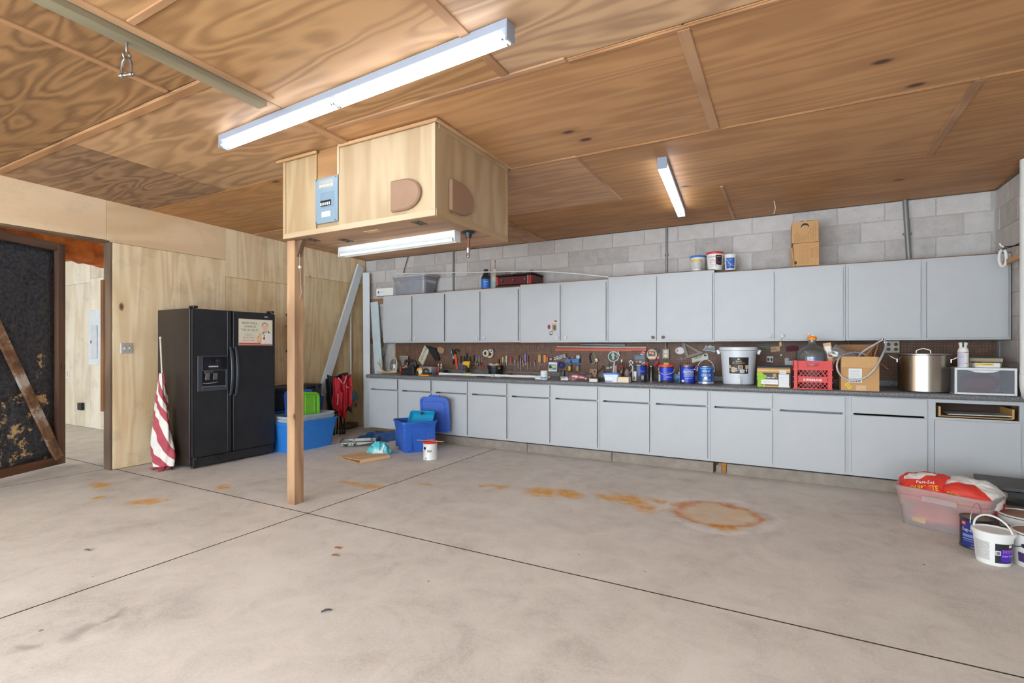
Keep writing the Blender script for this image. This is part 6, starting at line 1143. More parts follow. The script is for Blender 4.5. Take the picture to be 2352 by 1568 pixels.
peg('lanyard_bundle', 'bundle of dark striped lanyards and keys behind the round beer sign', 'lanyards', [('strap', [(1490, 826), (1508, 822), (1511, 832), (1500, 838), (1490, 832)], P('lanyard_grey', (70, 66, 68), .6), .004, .012), ('strap', [(1503, 801), (1506, 798.6), (1516, 803.5), (1512, 818), (1507, 814)], P('lanyard_grey', (70,66,68), .6), .004, .01), ('strap', [(1484, 808), (1488, 806), (1490, 838), (1486, 840)], BLKF, .004, .012), ('strap', [(1486, 830), (1492, 832), (1489, 841), (1484, 843)], P('lanyard_red', (196, 36, 44), .6), .018, .006), ('strap', [(1503, 833), (1512, 826), (1514, 833), (1504, 842)], P('lanyard_red', (196,36,44), .6), .018, .006), ('strap', [(1510, 832), (1514, 832), (1513.6, 862), (1511.6, 862)], BLKF, .004, .006)])
t = peg('round_sign', 'round beer coaster style sign with an orange foot hung on the pegboard', 'sign', [('disc', el(1498.5, 814, 12, 12.6, 28), P('sign_sand', (214, 176, 134), .5), .024, .004), ('picture', [(1490, 806.2), (1506.4, 806.6), (1506, 817), (1490.4, 817)], P('sign_dark_brown', (66, 48, 44), .5), .0284, .0006), ('blob', el(1495, 810, 3, 3), P('sign_skin_pink', (216, 164, 146), .6), .0292, .0005), ('blob', el(1500.5, 811.4, 3.4, 3.2), P('sign_skin_pink', (216,164,146), .6), .0292, .0005), ('banner', [(1490, 819.4), (1506.4, 819.6), (1505.6, 822.8), (1490.6, 822.8)], P('sign_ivory', (232, 222, 196), .5), .0284, .0006), ('foot', [(1491.5, 823.6), (1505.4, 823.6), (1502, 826.2), (1498.5, 826.8), (1494.6, 826.2)], P('sign_orange', (214, 88, 44), .5), .0284, .0006)])
def outlet(label, x0, x1, z0, z1, cols, loc_y, rnd_face, plate, face, name='outlet'):
    t = thing(name, label, 'outlet', ((x0+x1)/2, loc_y, (z0+z1)/2)); w, h = x1-x0, z1-z0; M().box(-w/2, w/2, -.035, 0, -h/2, h/2).obj('box', plate, t, bevel=.004)
    for cxx in cols:
        for s in (-1, 1):
            f = M().lathe([(.017, 0), (.017, .002), (.0, .0021)], 18, (cxx, -.0352, s*h*.2), rot=Matrix.Rotation(math.pi/2, 3, 'X'), caps=False).obj('socket', face, t)
            for q in (-.006, .006): M().box(cxx+q-.0012, cxx+q+.0012, -.0382, -.0374, s*h*.2-.002, s*h*.2+.007).obj('slot', PK, f)
    return t
(xa, za), (xb, zb) = MY(1523, 823, PEG), MY(1538, 801, PEG); OUTP = P('outlet_taupe', (164, 150, 132), .5, .2)
outlet('double outlet box with a short conduit on the pegboard', xa, xb, za, zb, (0,), PEG-.001, 1, OUTP, P('outlet_ivory', (226, 214, 180), .4)); M_ = thing('conduit', 'short grey conduit rising from the double outlet box', 'conduit', ((xa+xb)/2, PEG-.018, zb+.001)); M().tube([(0,0,0), (0,0,1.362-zb)], .012, 10).obj('pipe', P('conduit_taupe', (140, 128, 116), .5, .3), M_, smooth=50); M().lathe([(.016, 0), (.016, .012)], 10).obj('connector', P('conduit_taupe', (140,128,116), .5, .3), M_)
(xa, za), (xb, zb) = MY(2031, 810, PEG), MY(2065, 782.5, PEG); outlet('ivory four socket outlet plate on the pegboard by the stock pot', xa, xb, za, zb, (-.03, .03), PEG-.001, 1, P('plate_ivory', (206, 192, 170), .5), P('socket_dark', (70, 60, 54), .5))
peg('speed_square', 'grey triangular speed square hung on the pegboard', 'square', [('leg', [(1566, 787), (1573, 789), (1583, 818.6), (1577, 823.2)], P('square_grey', (116, 107, 94), .5, .2), .008, .006), ('leg', [(1577, 823.4), (1580, 816), (1612, 806.6), (1615.5, 811)], P('square_grey', (146,136,120), .4, .5), .008, .0055), ('leg', [(1566, 787), (1573, 787.6), (1615, 810), (1604, 811)], P('square_grey', (146,136,120), .4, .5), .008, .005)])
peg('oval_sticker', 'white oval sticker half covered by the speed square', 'sticker', [('oval', el(1562, 805, 11.6, 8.8, 26), P('sticker_grey', (160, 152, 150), .5), .001, .001), ('field', el(1562, 805, 10.2, 7.4, 26), P('sticker_white', (222, 214, 208), .5), .0021, .0006), ('mark', [(1553.6, 807), (1555.6, 801), (1558, 807)], PRED, .0028, .0004)])
def sticker_text(label_obj, s, px, py, w, h, mt, lift=.0042, rot=0.0):
    x, z = MY(px, py, PEG); lettering(label_obj, s, w, h, mt, (x-label_obj.location.x, -lift, z-label_obj.location.z), (math.cos(rot), 0, math.sin(rot)), (-math.sin(rot), 0, math.cos(rot)))
t = peg('paper_tag', 'cream tag with dark script hung right of the speed square', 'tag', [('card', [(1588.4, 823), (1624.6, 810.6), (1627.4, 823.4), (1590.4, 833)], P('tag_cream', (216, 206, 190), .6), .002, .002), ('blot', el(1620, 816, 3.4, 2.2), PK, .0043, .0005)]); sticker_text(t, 'GREAT', 1604, 820, .10, .028, PK, .0048, .28); sticker_text(t, 'Smoky 2007', 1608, 827, .10, .018, PGR, .0048, .28)
peg('wrench_sticker', 'orange and grey wrench shaped sticker left of the cream tag', 'sticker', [('wrench', [(1562, 819), (1564, 822), (1566.4, 822), (1568.6, 819), (1568.2, 824), (1566.6, 826), (1567, 829), (1582, 828), (1582, 829.4), (1565, 829.8), (1564.4, 826), (1562.4, 824)], P('sticker_slate', (118, 118, 126), .5), .001, .001), ('bar', [(1555, 823.4), (1561.4, 823), (1561.4, 825.6), (1555, 825.8)], P('sticker_burnt', (170, 84, 44), .5), .001, .001), ('bar', [(1569.6, 822.6), (1576, 822), (1576, 825), (1569.6, 825.4)], P('sticker_burnt', (170,84,44), .5), .001, .001)])
t = peg('bone_sticker', 'grey bone shaped sticker left of the white fermenting bucket', 'sticker', [('outline', [(1614, 803), (1619, 799), (1620.4, 793), (1626, 795), (1631, 792.4), (1637, 795.4), (1642, 795), (1641, 801), (1644, 807.4), (1640, 808.8), (1633, 806), (1618, 805)], P('sticker_pale_grey', (186, 182, 178), .5), .001, .001), ('field', [(1616, 803), (1621, 799.6), (1622, 795.6), (1628, 798), (1636, 797.6), (1640.4, 797), (1639.4, 802), (1641.6, 806), (1634, 804.4), (1620, 803.6)], P('sticker_slate2', (104, 102, 106), .5), .0021, .0006)]); sticker_text(t, 'DEFEND', 1630.5, 800.5, .085, .022, P('sticker_ice', (166, 186, 206), .5), .0034, -.05)
t = peg('oval_sticker', 'dark green oval sticker above the brewing box', 'sticker', [('oval', el(1754, 796, 15.6, 5.2, 26), P('sticker_olive_edge', (120, 110, 60), .5), .001, .001), ('field', el(1754, 796, 14.6, 4.4, 26), P('sticker_forest', (36, 48, 36), .5), .0021, .0006)]); sticker_text(t, 'Chesapeake', 1754, 796, .10, .018, P('print_gold', (190, 160, 80), .5), .0034, -.1)
t = peg('card_sticker', 'tan lettered card pinned beside the dark green oval sticker', 'sticker', [('card', [(1769.6, 797), (1791, 795), (1791.4, 806), (1770.4, 808.4)], P('card_tan', (206, 170, 130), .6), .002, .001)]); sticker_text(t, 'AAA', 1777.6, 801.6, .05, .028, P('print_brick', (150, 60, 36), .6), .004, .1); sticker_text(t, 'Plus', 1786, 804.4, .025, .010, P('print_brick', (150,60,36), .6), .004, .1)
t = peg('round_sticker', 'round black sticker with gold bird mark below the tan lettered card', 'sticker', [('disc', el(1794.3, 815.4, 5.6, 5.2, 22), P('sticker_black', (36, 32, 28), .5), .001, .001), ('mark', [(1791, 816), (1793, 813), (1796.6, 812.6), (1797.6, 815.6), (1795.6, 818), (1792.4, 818)], P('print_gold', (190,160,80), .5), .0022, .0005)])
peg('square_sticker', 'white square sticker with two dark heraldic figures', 'sticker', [('card', [(1761.2, 818), (1776.2, 818.4), (1775.4, 832), (1760.8, 831)], P('sticker_white2', (222, 220, 222), .5), .001, .001), ('figure', [(1762.6, 822), (1764.6, 820.8), (1766.4, 824), (1765.4, 829.4), (1762.8, 829)], PK, .0022, .0005), ('figure', [(1771.4, 829.4), (1770.8, 824), (1772.6, 820.8), (1774.4, 822.4), (1774, 829)], PK, .0022, .0005), ('crest', el(1768.6, 825, 2.4, 3), PGR, .0022, .0005)])
peg('hand_sticker', 'white hand shaped sticker behind the red milk crate', 'sticker', [('hand', [(1802, 823.5), (1807.6, 821), (1811, 821.4), (1806, 825.2), (1810, 823.2), (1814, 824), (1808.6, 827.6), (1822, 828.2), (1822, 838.4), (1803, 837.6)], P('sticker_ash', (196, 192, 190), .5), .001, .001)]); peg('burgundy_cloth', 'burgundy cloth badge high on the pegboard behind the glass carboy', 'badge', [('patch', [(1806, 796), (1820, 793), (1834, 794), (1834, 806), (1806, 807)], P('patch_burgundy', (92, 34, 46), .8), .001, .002)])
t = peg('red_pennant', 'red paper banner behind the two blue paint cans', 'banner', [('paper', [(1569.5, 834.4), (1612, 840.4), (1600, 852), (1569.4, 845)], P('banner_red', (214, 76, 62), .6), .016, .002)]); sticker_text(t, 'idign', 1586, 841.5, .13, .045, P('print_sand', (236, 196, 140), .6), .0186, -.12)
# small pouch hung from the knob
d_o = upper_doors[9]; x, z = MY(1793, 783, UFY-.04); t = thing('key_fob', 'small tan leather fob hanging from a porcelain knob above the brewing box', 'fob', (x, UFY-.045, z)); M().tube([(0, 0, .03), (.002, 0, .01), (0, 0, -.01)], .0025, 6).obj('cord', CRM, t, smooth=60); M().lathe([(.006, -.055), (.014, -.045), (.013, -.02), (.006, -.006)], 14, sy=.5).obj('pouch', P('leather_tan', (196, 160, 104), .6), t, smooth=50)
# ================================================================== ON THE WORKTOP
def ctr(px, py, back=0.0, lo=5.475, hi=6.15):
    """point on the worktop seen at a pixel, kept on the worktop"""
    y = min(max(MZ(px, py, CT)[1] + back, lo), hi); return MY(px, 800, y)[0], y
def dpt(px, py): return (CT-CAM_H)/_ray(px, py)[2]
ZT = CT + .0006
# antlers
t = thing('antlers', 'pair of pale deer antlers on a skull plate at the worktop end', 'antlers', (*ctr(905, 857.5), ZT)); ox, oy = t.location.x, t.location.y; BONE = P('antler_bone', (206, 176, 134), .6, var=.15)
def ap(px, py): 
    x, z = MY(px, py, oy); return (x-ox, 0, z-ZT)
def apath(l, dy=0.0): return smooth_path([(ap(a, b)[0], dy + k*.006, max(.014, ap(a, b)[2])) for k, (a, b) in enumerate(l)], 5)
M().tube(apath([(902, 856), (893, 856.5), (883, 855), (874, 847), (870, 836), (868.5, 822.5)]), [.017]*6+[.016]*6+[.014]*6+[.011]*5+[.006]*3, 8).obj('antler', BONE, t, smooth=60); M().tube(apath([(883, 855.5), (872, 855), (861.5, 853)], .01), [.013]*5+[.009]*4+[.004]*2, 8).obj('tine', BONE, t, smooth=60); M().tube(apath([(871, 838), (866.5, 833.5), (864.5, 829)], .01), [.011]*5+[.007]*4+[.003]*2, 8).obj('tine', BONE, t, smooth=60)
M().tube(apath([(911, 852), (912.6, 842), (912, 830), (908.6, 819.5)], -.02), [.014]*5+[.013]*5+[.009]*4+[.004]*2, 8).obj('antler', BONE, t, smooth=60)
M().grid(lambda u, v: (lambda p: (p[0]*.85+.0, p[1]*.6, max(0, p[2]*.75+.028)))(pillow(.13, .12, .06, 5.0, .012)(u, v)), 26, 14).obj('skull_plate', P('skull_cream', (206, 184, 140), .6, var=.2), t, smooth=60)
# glass jar of papers
x, y = ctr(907, 850); t = thing('glass_jar', 'round glass jar holding white paper behind the antlers', 'jar', (MY(908, 840, 6.14)[0], 6.14, ZT)); GL = clear('clear_glass', (222, 228, 228), .12, .04, .3)
M().lathe([(.05, 0), (.075, .006), (.082, .05), (.082, .13), (.07, .18), (.05, .20), (.05, .21), (.047, .21), (.047, .20), (.066, .178), (.078, .13), (.078, .05), (.07, .01), (.001, .008)], 24, caps=False).obj('glass', GL, t, smooth=50); M().box(-.05, .055, -.03, -.027, .03, .13).obj('paper', PAPW, t); 
for a in (.9, -.9): M().cbox((0, -.0315, .085), (.07, .001, .006), (0, a, 0)).obj('pencil_mark', PK, t)
x, y = ctr(919, 846); t = thing('backing_board', 'tan backed panel leaning at the pegboard edge behind the glass jar', 'panel', (x, 6.20, ZT), rot=(-.12, 0, 0)); M().box(-.07, .09, 0, .012, 0, .26).obj('board', P('panel_taupe', (150, 136, 122), .7), t); ring = M(); ring_frame(ring, -.075, .095, 0, .265, (.012,)*4, -.004, -.0005); ring.obj('frame', P('panel_frame', (176, 160, 142), .6), t)
# jump starter
x0, y0 = ctr(919, 860.5); x1 = MY(950, 860, y0)[0]; w = x1-x0; t = thing('jump_starter', 'black portable jump starter with carry handle on the worktop', 'jump starter', (x0, y0, ZT)); JB = P('jump_black', (38, 39, 42), .45)
h = MY(935, 828, y0)[1]-CT
M().prism([(0, 0), (w, 0), (w*.97, h*.55), (w*.93, h*.72), (w*.86, h*.74), (w*.20, h*.68), (w*.10, h*.5)], 'xz', 0, .15).obj('body', JB, t, bevel=.010); M().tube(smooth_path([(w*.16, .06, h*.6), (w*.20, .06, h*.93), (w*.32, .06, h*.985), (w*.80, .06, h*.985), (w*.92, .06, h*.9), (w*.93, .06, h*.6)], 4), .020, 8).obj('handle', JB, t, smooth=60)
M().box(w*.12, w*.86, -.006, -.0005, h*.30, h*.56).obj('face_plate', P('jump_face', (30, 31, 34), .35), t, bevel=.003); M().box(w*.20, w*.36, -.0085, -.0065, h*.475, h*.525).obj('label_sheet', P('label_lime', (196, 206, 60), .5), t); M().lathe([(.012, 0), (.012, .006)], 12, (w*.57, -.0065, h*.53), rot=Matrix.Rotation(math.pi/2, 3, 'X')).obj('switch', P('switch_red', (196, 40, 50), .4), t); M().lathe([(.03, 0), (.03, .004)], 16, (w*.45, -.0065, h*.60), rot=Matrix.Rotation(math.pi/2, 3, 'X'), sy=.6).obj('gauge', P('gauge_grey', (130, 132, 134), .4), t); M().box(-.028, -.006, .02, .05, 0, h*.62).obj('clamp', RDH, t, bevel=.004); M().tube(smooth_path([(w*.02, -.008, h*.2), (w*.3, -.016, h*.12), (w*.6, -.016, h*.14), (w*.9, -.008, h*.22)], 4), .008, 6).obj('cable', JB, t, smooth=60)
# white box and work light
x0, y0 = ctr(954.5, 858.5); y0 += .06; x0, x1 = MY(954.5, 850, y0)[0], MY(990.5, 850, y0)[0]; t = thing('carton', 'white carton behind the orange handled work light', 'carton', (x0, y0, ZT)); M().box(0, x1-x0, 0, .14, 0, MY(970, 842, y0)[1]-CT).obj('box', P('carton_pale', (206, 206, 212), .6), t, bevel=.002); M().box((x1-x0)*.72, (x1-x0)*.98, -.001, -.0002, .01, .10).obj('fineprint', P('label_fineprint', (196,194,190), .6), t)
x0, y0 = ctr(954, 862.5); x1 = MY(985, 862, y0)[0]; w = x1-x0; t = thing('work_light', 'orange and black handled work light lying on the worktop', 'work light', (x0, y0, ZT)); OY = P('tool_orange', (232, 152, 28), .4)
M().box(w*.2, w*.98, 0, .06, 0, .02).obj('base', OY, t, bevel=.004); M().tube(smooth_path([(w*.25, .03, .012), (w*.08, .03, .05), (w*.10, .03, .09), (w*.28, .03, .10), (w*.42, .03, .09)], 4), .014, 8).obj('frame', OY, t, smooth=60); M().lathe([(.034, 0), (.034, .03), (.0, .031)], 18, (w*.32, .04, .058), rot=Matrix.Rotation(math.pi/2, 3, 'X'), caps=False).obj('dial', P('gauge_cream', (206, 200, 180), .4), t, smooth=40); M().tube(smooth_path([(w*.5, .03, .03), (w*.55, .03, .085), (w*.75, .03, .092), (w*.86, .03, .08), (w*.88, .03, .03)], 4), .011, 8).obj('handle', JB, t, smooth=60); M().box(w*.5, w*1.05, .0, .06, .0205, .045).obj('grip', JB, t, bevel=.006); M().prism([(-.02, 0), (.06, 0), (.05, .05), (.01, .07)], 'xz', .01, .05).obj('stand', JB, t)
def bot(label, px, py, r, h, mat, capm, name='bottle', cat='bottle', labm=None, neck=.35, dy=0.0, caph=.02):
    x, y = ctr(px, py); t = thing(name, label, cat, (x, y+dy, ZT)); M().lathe([(r*.9, 0), (r, .004), (r, h*.72), (r*.9, h*.78), (r*neck, h*.88), (r*neck, h*.92)], 18).obj('body', mat, t, smooth=40); M().lathe([(r*neck*1.2, h*.92), (r*neck*1.2, h*.92+caph), (r*neck*.4, h*.92+caph*1.6)], 12).obj('cap', capm, t, smooth=40)
    if labm: label_patch(t, r+.0005, FRONT-1.4, FRONT+1.4, h*.15, h*.62, labm, n=12)
    return t
bot('slim orange caulk bottle on the worktop by the pipe end', 1007, 859, .016, .14, P('caulk_orange', (206, 84, 40), .4), PAPW, caph=.015); bot('grey glue bottle right of the orange caulk bottle', 1013.5, 859, .024, .135, P('bottle_grey', (150, 150, 154), .4), PAPW, labm=P('label_dark_strip', (70, 62, 64), .5), caph=.02)
x, y = ctr(1021, 855); t = thing('black_cup', 'small black cup behind the glue bottle', 'cup', (x, y+.03, ZT)); M().lathe([(.022, 0), (.026, .055), (.023, .055), (.02, .004), (.001, .004)], 16, caps=False).obj('body', FP, t, smooth=40); M().tube([(.026, 0, .045), (.04, 0, .035), (.026, 0, .015)], .004, 6).obj('handle', FP, t, smooth=60)
for lb, px, py, r in (('small chrome knob lying on the worktop left of the drill', 1050, 857, .013), ('tiny steel fitting lying beside the drill grip', 1062, 858, .009)):
    x, y = ctr(px, py); t = thing('fitting', lb, 'fitting', (x, y, ZT)); M().lathe([(r, 0), (r*1.1, r*.5), (r*.7, r*1.2), (r*.9, r*1.8), (r*.3, r*2.2)], 14).obj('knob', RIMM, t, smooth=50); M().lathe([(r*1.3, 0), (r*1.3, r*.3)], 14).obj('base', GM, t)
# drill
x0, y0 = ctr(1078, 859.5); t = thing('cordless_drill', 'yellow and black cordless drill with a brush wheel standing on the worktop', 'drill', (x0, y0, ZT)); DY_ = P('drill_yellow', (236, 182, 40), .4)
def dp(px, py): 
    x, z = MY(px, py, y0); return (x-x0, z-ZT)
M().prism([dp(1064.5, 838), dp(1064, 832), dp(1067, 829.5), dp(1080, 829), dp(1081.5, 837), dp(1077, 839), dp(1075.5, 844), dp(1074, 839)], 'xz', -.03, .03).obj('housing', DY_, t, bevel=.010); M().tube([(dp(1080, 834.5)[0], 0, dp(1080, 834.5)[1]), (dp(1090, 835.5)[0], 0, dp(1090, 835.5)[1]), (dp(1093, 835.8)[0], 0, dp(1093, 835.8)[1])], [.024, .022, .014], 14).obj('chuck', JB, t, smooth=40)
M().prism([dp(1068, 838), dp(1075, 838), dp(1076.5, 848), dp(1077, 855.8), dp(1069.5, 855.8), dp(1070, 848)], 'xz', -.02, .02).obj('grip', JB, t, bevel=.006); M().prism([dp(1068, 855.4), dp(1083, 855.4), dp(1084, 860), dp(1068, 860)], 'xz', -.032, .032).obj('battery', DY_, t, bevel=.005); M().prism([dp(1075, 837), dp(1078.5, 838), dp(1077.5, 845), dp(1075, 841)], 'xz', -.012, .012).obj('trigger', DY_, t)
wv = M().lathe([(.012, -.008), (.044, -.007), (.046, 0), (.044, .007), (.012, .008)], 22, (dp(1095.6, 835.5)[0], 0, dp(1095.6, 835.5)[1]), rot=Matrix.Rotation(math.radians(70), 3, 'Y')).obj('brush_wheel', P('brush_brown', (150, 128, 100), .7), t, smooth=40); M().lathe([(.014, -.012), (.014, .012)], 12, (dp(1095.6, 835.5)[0], 0, dp(1095.6, 835.5)[1]), rot=Matrix.Rotation(math.radians(70), 3, 'Y')).obj('hub', PAPW, wv)
# bucket of bits
x, y = ctr(1133, 859, hi=6.10); t = thing('black_bucket', 'black bucket full of scraps below the masking tape', 'bucket', (x, y+.05, ZT)); BK = P('bucket_black', (34, 34, 37), .45)
M().lathe([(.082, 0), (.088, .003), (.102, .125), (.108, .125), (.108, .14), (.1, .14), (.095, .125), (.08, .05), (.001, .05)], 28, caps=False).obj('body', BK, t, smooth=35); M().tube([(.108*math.cos(a), -.02-.095*math.sin(a), .13-.03*math.sin(a)) for a in [math.pi*k/12 for k in range(13)]], .003, 6).obj('bail', P('rod_black', (40,40,42), .4, .5), t, smooth=60)
for lb, dx, dy, r, mt in (('crumpled tan leather glove in the black bucket', .045, -.02, .05, P('leather_tan2', (206, 164, 108), .7)), ('pale crumpled rag in the black bucket', -.03, .0, .045, P('rag_pale', (206, 186, 170), .7)), ('bright blue cap in the black bucket', -.055, -.05, .025, BLH)):
    q = thing('scrap', lb, 'scrap', (x+dx, y+.05+dy, ZT+.125), 0, 'scraps in the black bucket'); M().grid(lambda u, v, r=r, dx=dx: pillow(r*1.9, r*1.6, r*1.5, 9+dx*30, .03)(u, v), 26, 16).obj('lump', mt, q, smooth=60); M().cbox((0, 0, r*.5), (r, .01, .02), (.4, .3, 0)).obj('flap', mt, q)
# hammers, pipe, papers
x0, y0 = ctr(1170, 862, hi=6.08); t = thing('hammer', 'wooden handled hammer lying on the worktop behind the white pipe', 'hammer', (x0, y0+.09, ZT+.014), -.10); M().tube([(0, 0, 0), (.15, 0, .004), (.30, 0, 0)], [.010, .016, .014], 10).obj('handle', wood('hammer_wood', (190, 128, 76), (150, 94, 52), 'X', ring=4, knots=0), t, smooth=60); M().tube([(-.02, -.05, .0), (-.02, .0, .004), (-.02, .045, .0)], [.016, .013, .018], 10).obj('head', DKM, t, smooth=50)
x, y = ctr(1160, 858, hi=6.10); tag(M().tube([(-.04, 0, 0), (0, 0, .002), (.05, 0, 0)], [.014, .018, .008], 10).obj('file_handle', BRW, loc=(x, y+.08, ZT+.0165), rot=(0, 0, -.2), smooth=60), 'loose wooden file handle lying left of the hammer', 'handle')
x, y = ctr(1228, 862.5, hi=6.12); t = thing('utility_knife', 'black and orange utility knife right of the hammer', 'knife', (x, y+.05, ZT+.010)); M().box(-.09, .03, -.012, .012, -.009, .010).obj('body', JB, t, bevel=.004); M().box(.0305, .06, -.010, .010, -.008, .009).obj('slider', OY, t, bevel=.003)
x0, y0 = ctr(1012, 862); x1, y1 = ctr(1262, 872); q0 = Vector((x0, y0, ZT+.021)); q1 = Vector((MY(1264, 866, y0+.0)[0], y0+.0, ZT+.021))
t = thing('plastic_pipe', 'long white plastic pipe with a tee joint lying along the worktop', 'pipe', q0); L_ = (q1-q0).length; M().tube([(0, 0, 0), (L_, 0, 0)], .017, 14).obj('pipe', PVC, t, smooth=40); M().tube([(-.02, 0, 0), (.035, 0, 0)], .0208, 14).obj('end_cap', PVC, t, smooth=40)
xt = MY(1135, 864, y0)[0]-x0; M().tube([(xt-.045, 0, 0), (xt+.10, 0, 0)], .0208, 14).obj('tee', PVC, t, smooth=40); M().lathe([(.0208, .0), (.0208, .045), (.017, .045), (.017, .01)], 14, (xt, 0, 0), rot=Matrix.Rotation(math.pi/2, 3, 'X'), caps=False).obj('tee_branch', PVC, t, smooth=40)
x, y = ctr(1104, 866); t = thing('marker_pen', 'dark marker pen lying before the white pipe', 'pen', (x, y-.0, ZT+.008)); M().tube([(-.06, 0, 0), (.03, 0, 0)], .007, 8).obj('barrel', DKM, t, smooth=50); M().tube([(.031, 0, 0), (.07, 0, 0)], .0078, 8).obj('cap', JB, t, smooth=50)
x, y = ctr(1250, 872, .046); t = thing('wipes_canister', 'white canister with blue wave label before the framed print', 'canister', (x, y, ZT)); M().lathe([(.043, 0), (.045, .003), (.045, .092), (.041, .094)], 26).obj('body', PAPW, t, smooth=40); M().lathe([(.043, .094), (.044, .096), (.043, .108), (.03, .111)], 26).obj('lid', PAPW, t, smooth=40); label_patch(t, .0455, FRONT-.9, FRONT+1.0, .012, .034, P('label_wave_blue', (112, 146, 206), .5)); cyl_text(t, 'wipes', .03, .010, PBL, .0462, .065, toc(x, y))
def crumple_sheet(L, W, H, seed): return lambda u, v: ((u-.5)*L, (v-.5)*W, .002 + max(0, H*(.5 + mnoise.noise(Vector((u*5, v*5, seed))))*min(1, 6*min(u, 1-u, v, 1-v))))
for lb, px, py, L, W in (('crumpled white paper towel left of the canister', 1238, 871, .09, .07), ('crumpled white paper sheet before the grey sanding block', 1300, 873, .13, .05)):
    x, y = ctr(px, py); tag(M().grid(crumple_sheet(L, W, .03, px), 16, 12).obj('paper_towel', PAPW, loc=(x, y, ZT), smooth=70), lb, 'paper')
x, y = ctr(1288, 869); t = thing('hex_key_stand', 'black stand of hex keys behind the grey sanding block', 'tool stand', (x, y+.06, ZT)); M().box(-.035, .03, -.015, .02, 0, .10).obj('block', JB, t, bevel=.004)
for k in range(4): M().tube([(-.024+.015*k, -.02, .02), (-.024+.015*k, -.018, .06+.012*k)], .003, 6).obj('key', GM, t, smooth=50)
x, y = ctr(1297, 871); t = thing('sanding_block', 'grey sanding block left of the red tool pouch', 'block', (x, y+.02, ZT+.006)); M().box(-.055, .055, -.03, .03, 0, .028).obj('block', P('sand_grey', (170, 166, 160), .9), t, bevel=.003); M().box(-.05, .05, -.028, .028, -.005, -.0005).obj('pad', DKM, t)
x, y = ctr(1330, 874); t = thing('tool_pouch', 'red tool pouch in clear plastic wrap lying on the worktop', 'pouch', (x, y+.06, ZT)); RP = P('pouch_red', (206, 54, 46), .5, var=.12, bump=.2, bscale=30)
M().grid(lambda u, v: (lambda p: (p[0]-.03, p[1], max(0, p[2]+.03)))(pillow(.20, .13, .085, 11, .022)(u, v)), 36, 18).obj('pouch', RP, t, smooth=60); M().grid(lambda u, v: (lambda p: (p[0]+.01, p[1]-.01, max(0.001, p[2]+.034)))(pillow(.28, .15, .10, 14, .03)(u, v)), 36, 18).obj('wrap', clear('wrap_film', (226, 214, 214), .18, .08, .5), t, smooth=50); M().box(-.13, .13, -.085, -.02, 0.0, .012).obj('zip_edge', JB, t, bevel=.003)
x, y = ctr(1358, 868); t = thing('tan_plate', 'tan pierced metal plate standing against the upstand', 'plate', (x, 6.21, ZT), rot=(-.15, 0, 0)); PLT = P('plate_tan', (182, 146, 106), .6); M().prism([(-.05, 0), (-.045, .10), (-.05, .115), (.045, .115), (.05, .10), (.045, 0), (.01, .02), (-.02, .02)], 'xz', 0, .006).obj('plate', PLT, t)
for (a, b, r) in ((-.02, .06, .010), (.02, .085, .012), (0, .04, .007), (-.03, .09, .007)): M().lathe([(r, 0), (r, .001)], 12, (a, -.0005, b), rot=Matrix.Rotation(math.pi/2, 3, 'X')).obj('hole', PK, t)
x, y = ctr(1362, 877); t = thing('card_box', 'small white card box at the worktop edge right of the red tool pouch', 'box', (x, y, ZT)); M().box(-.045, .045, 0, .05, 0, .032).obj('box', P('card_offwhite', (216, 212, 204), .6), t, bevel=.001); M().box(-.046, .046, -.001, .051, .0325, .036).obj('lid', P('card_offwhite', (216,212,204), .6), t)
x, y = ctr(1374, 876); t = thing('furniture_knob', 'black rubber knob lying beside the white card box', 'knob', (x, y, ZT)); M().lathe([(.02, 0), (.028, .012), (.027, .028), (.012, .036)], 16).obj('knob', JB, t, smooth=50); M().tube([(.025, 0, .015), (.06, .01, .012)], .008, 8).obj('stem', DKM, t, smooth=50)
x, y = ctr(1402, 878, .0); t = thing('lidded_tub', 'small white tub with blue lid on the worktop', 'tub', (x, y+.06, ZT)); tub(t, 'body', P('tub_white', (222, 224, 228), .4), .165, .11, .085, taper=.012, r=.015, rim=.004, lip=.012); q = lid(t, 'lid', P('tub_lid_blue', (54, 142, 222), .4), .19, .13, h=.012, r=.02); q.location = (0, 0, .088); M().box(-.065, .02, -.0535, -.0525, .012, .06).obj('label_sheet', P('label_pale', (232, 236, 240), .6), t); M().box(-.065, .02, -.0542, -.0536, .010, .017).obj('label_band', PBL, t); 
x, y = ctr(1430, 878.5); t = thing('cream_block', 'cream coloured block on the worktop right of the small white tub', 'block', (x, y, ZT)); M().box(-.068, .068, 0, .09, 0, .060).obj('block', P('block_cream', (232, 214, 184), .7), t, bevel=.002); M().box(-.05, .05, .005, .08, .0603, .064).obj('top_pad', BRW, t)
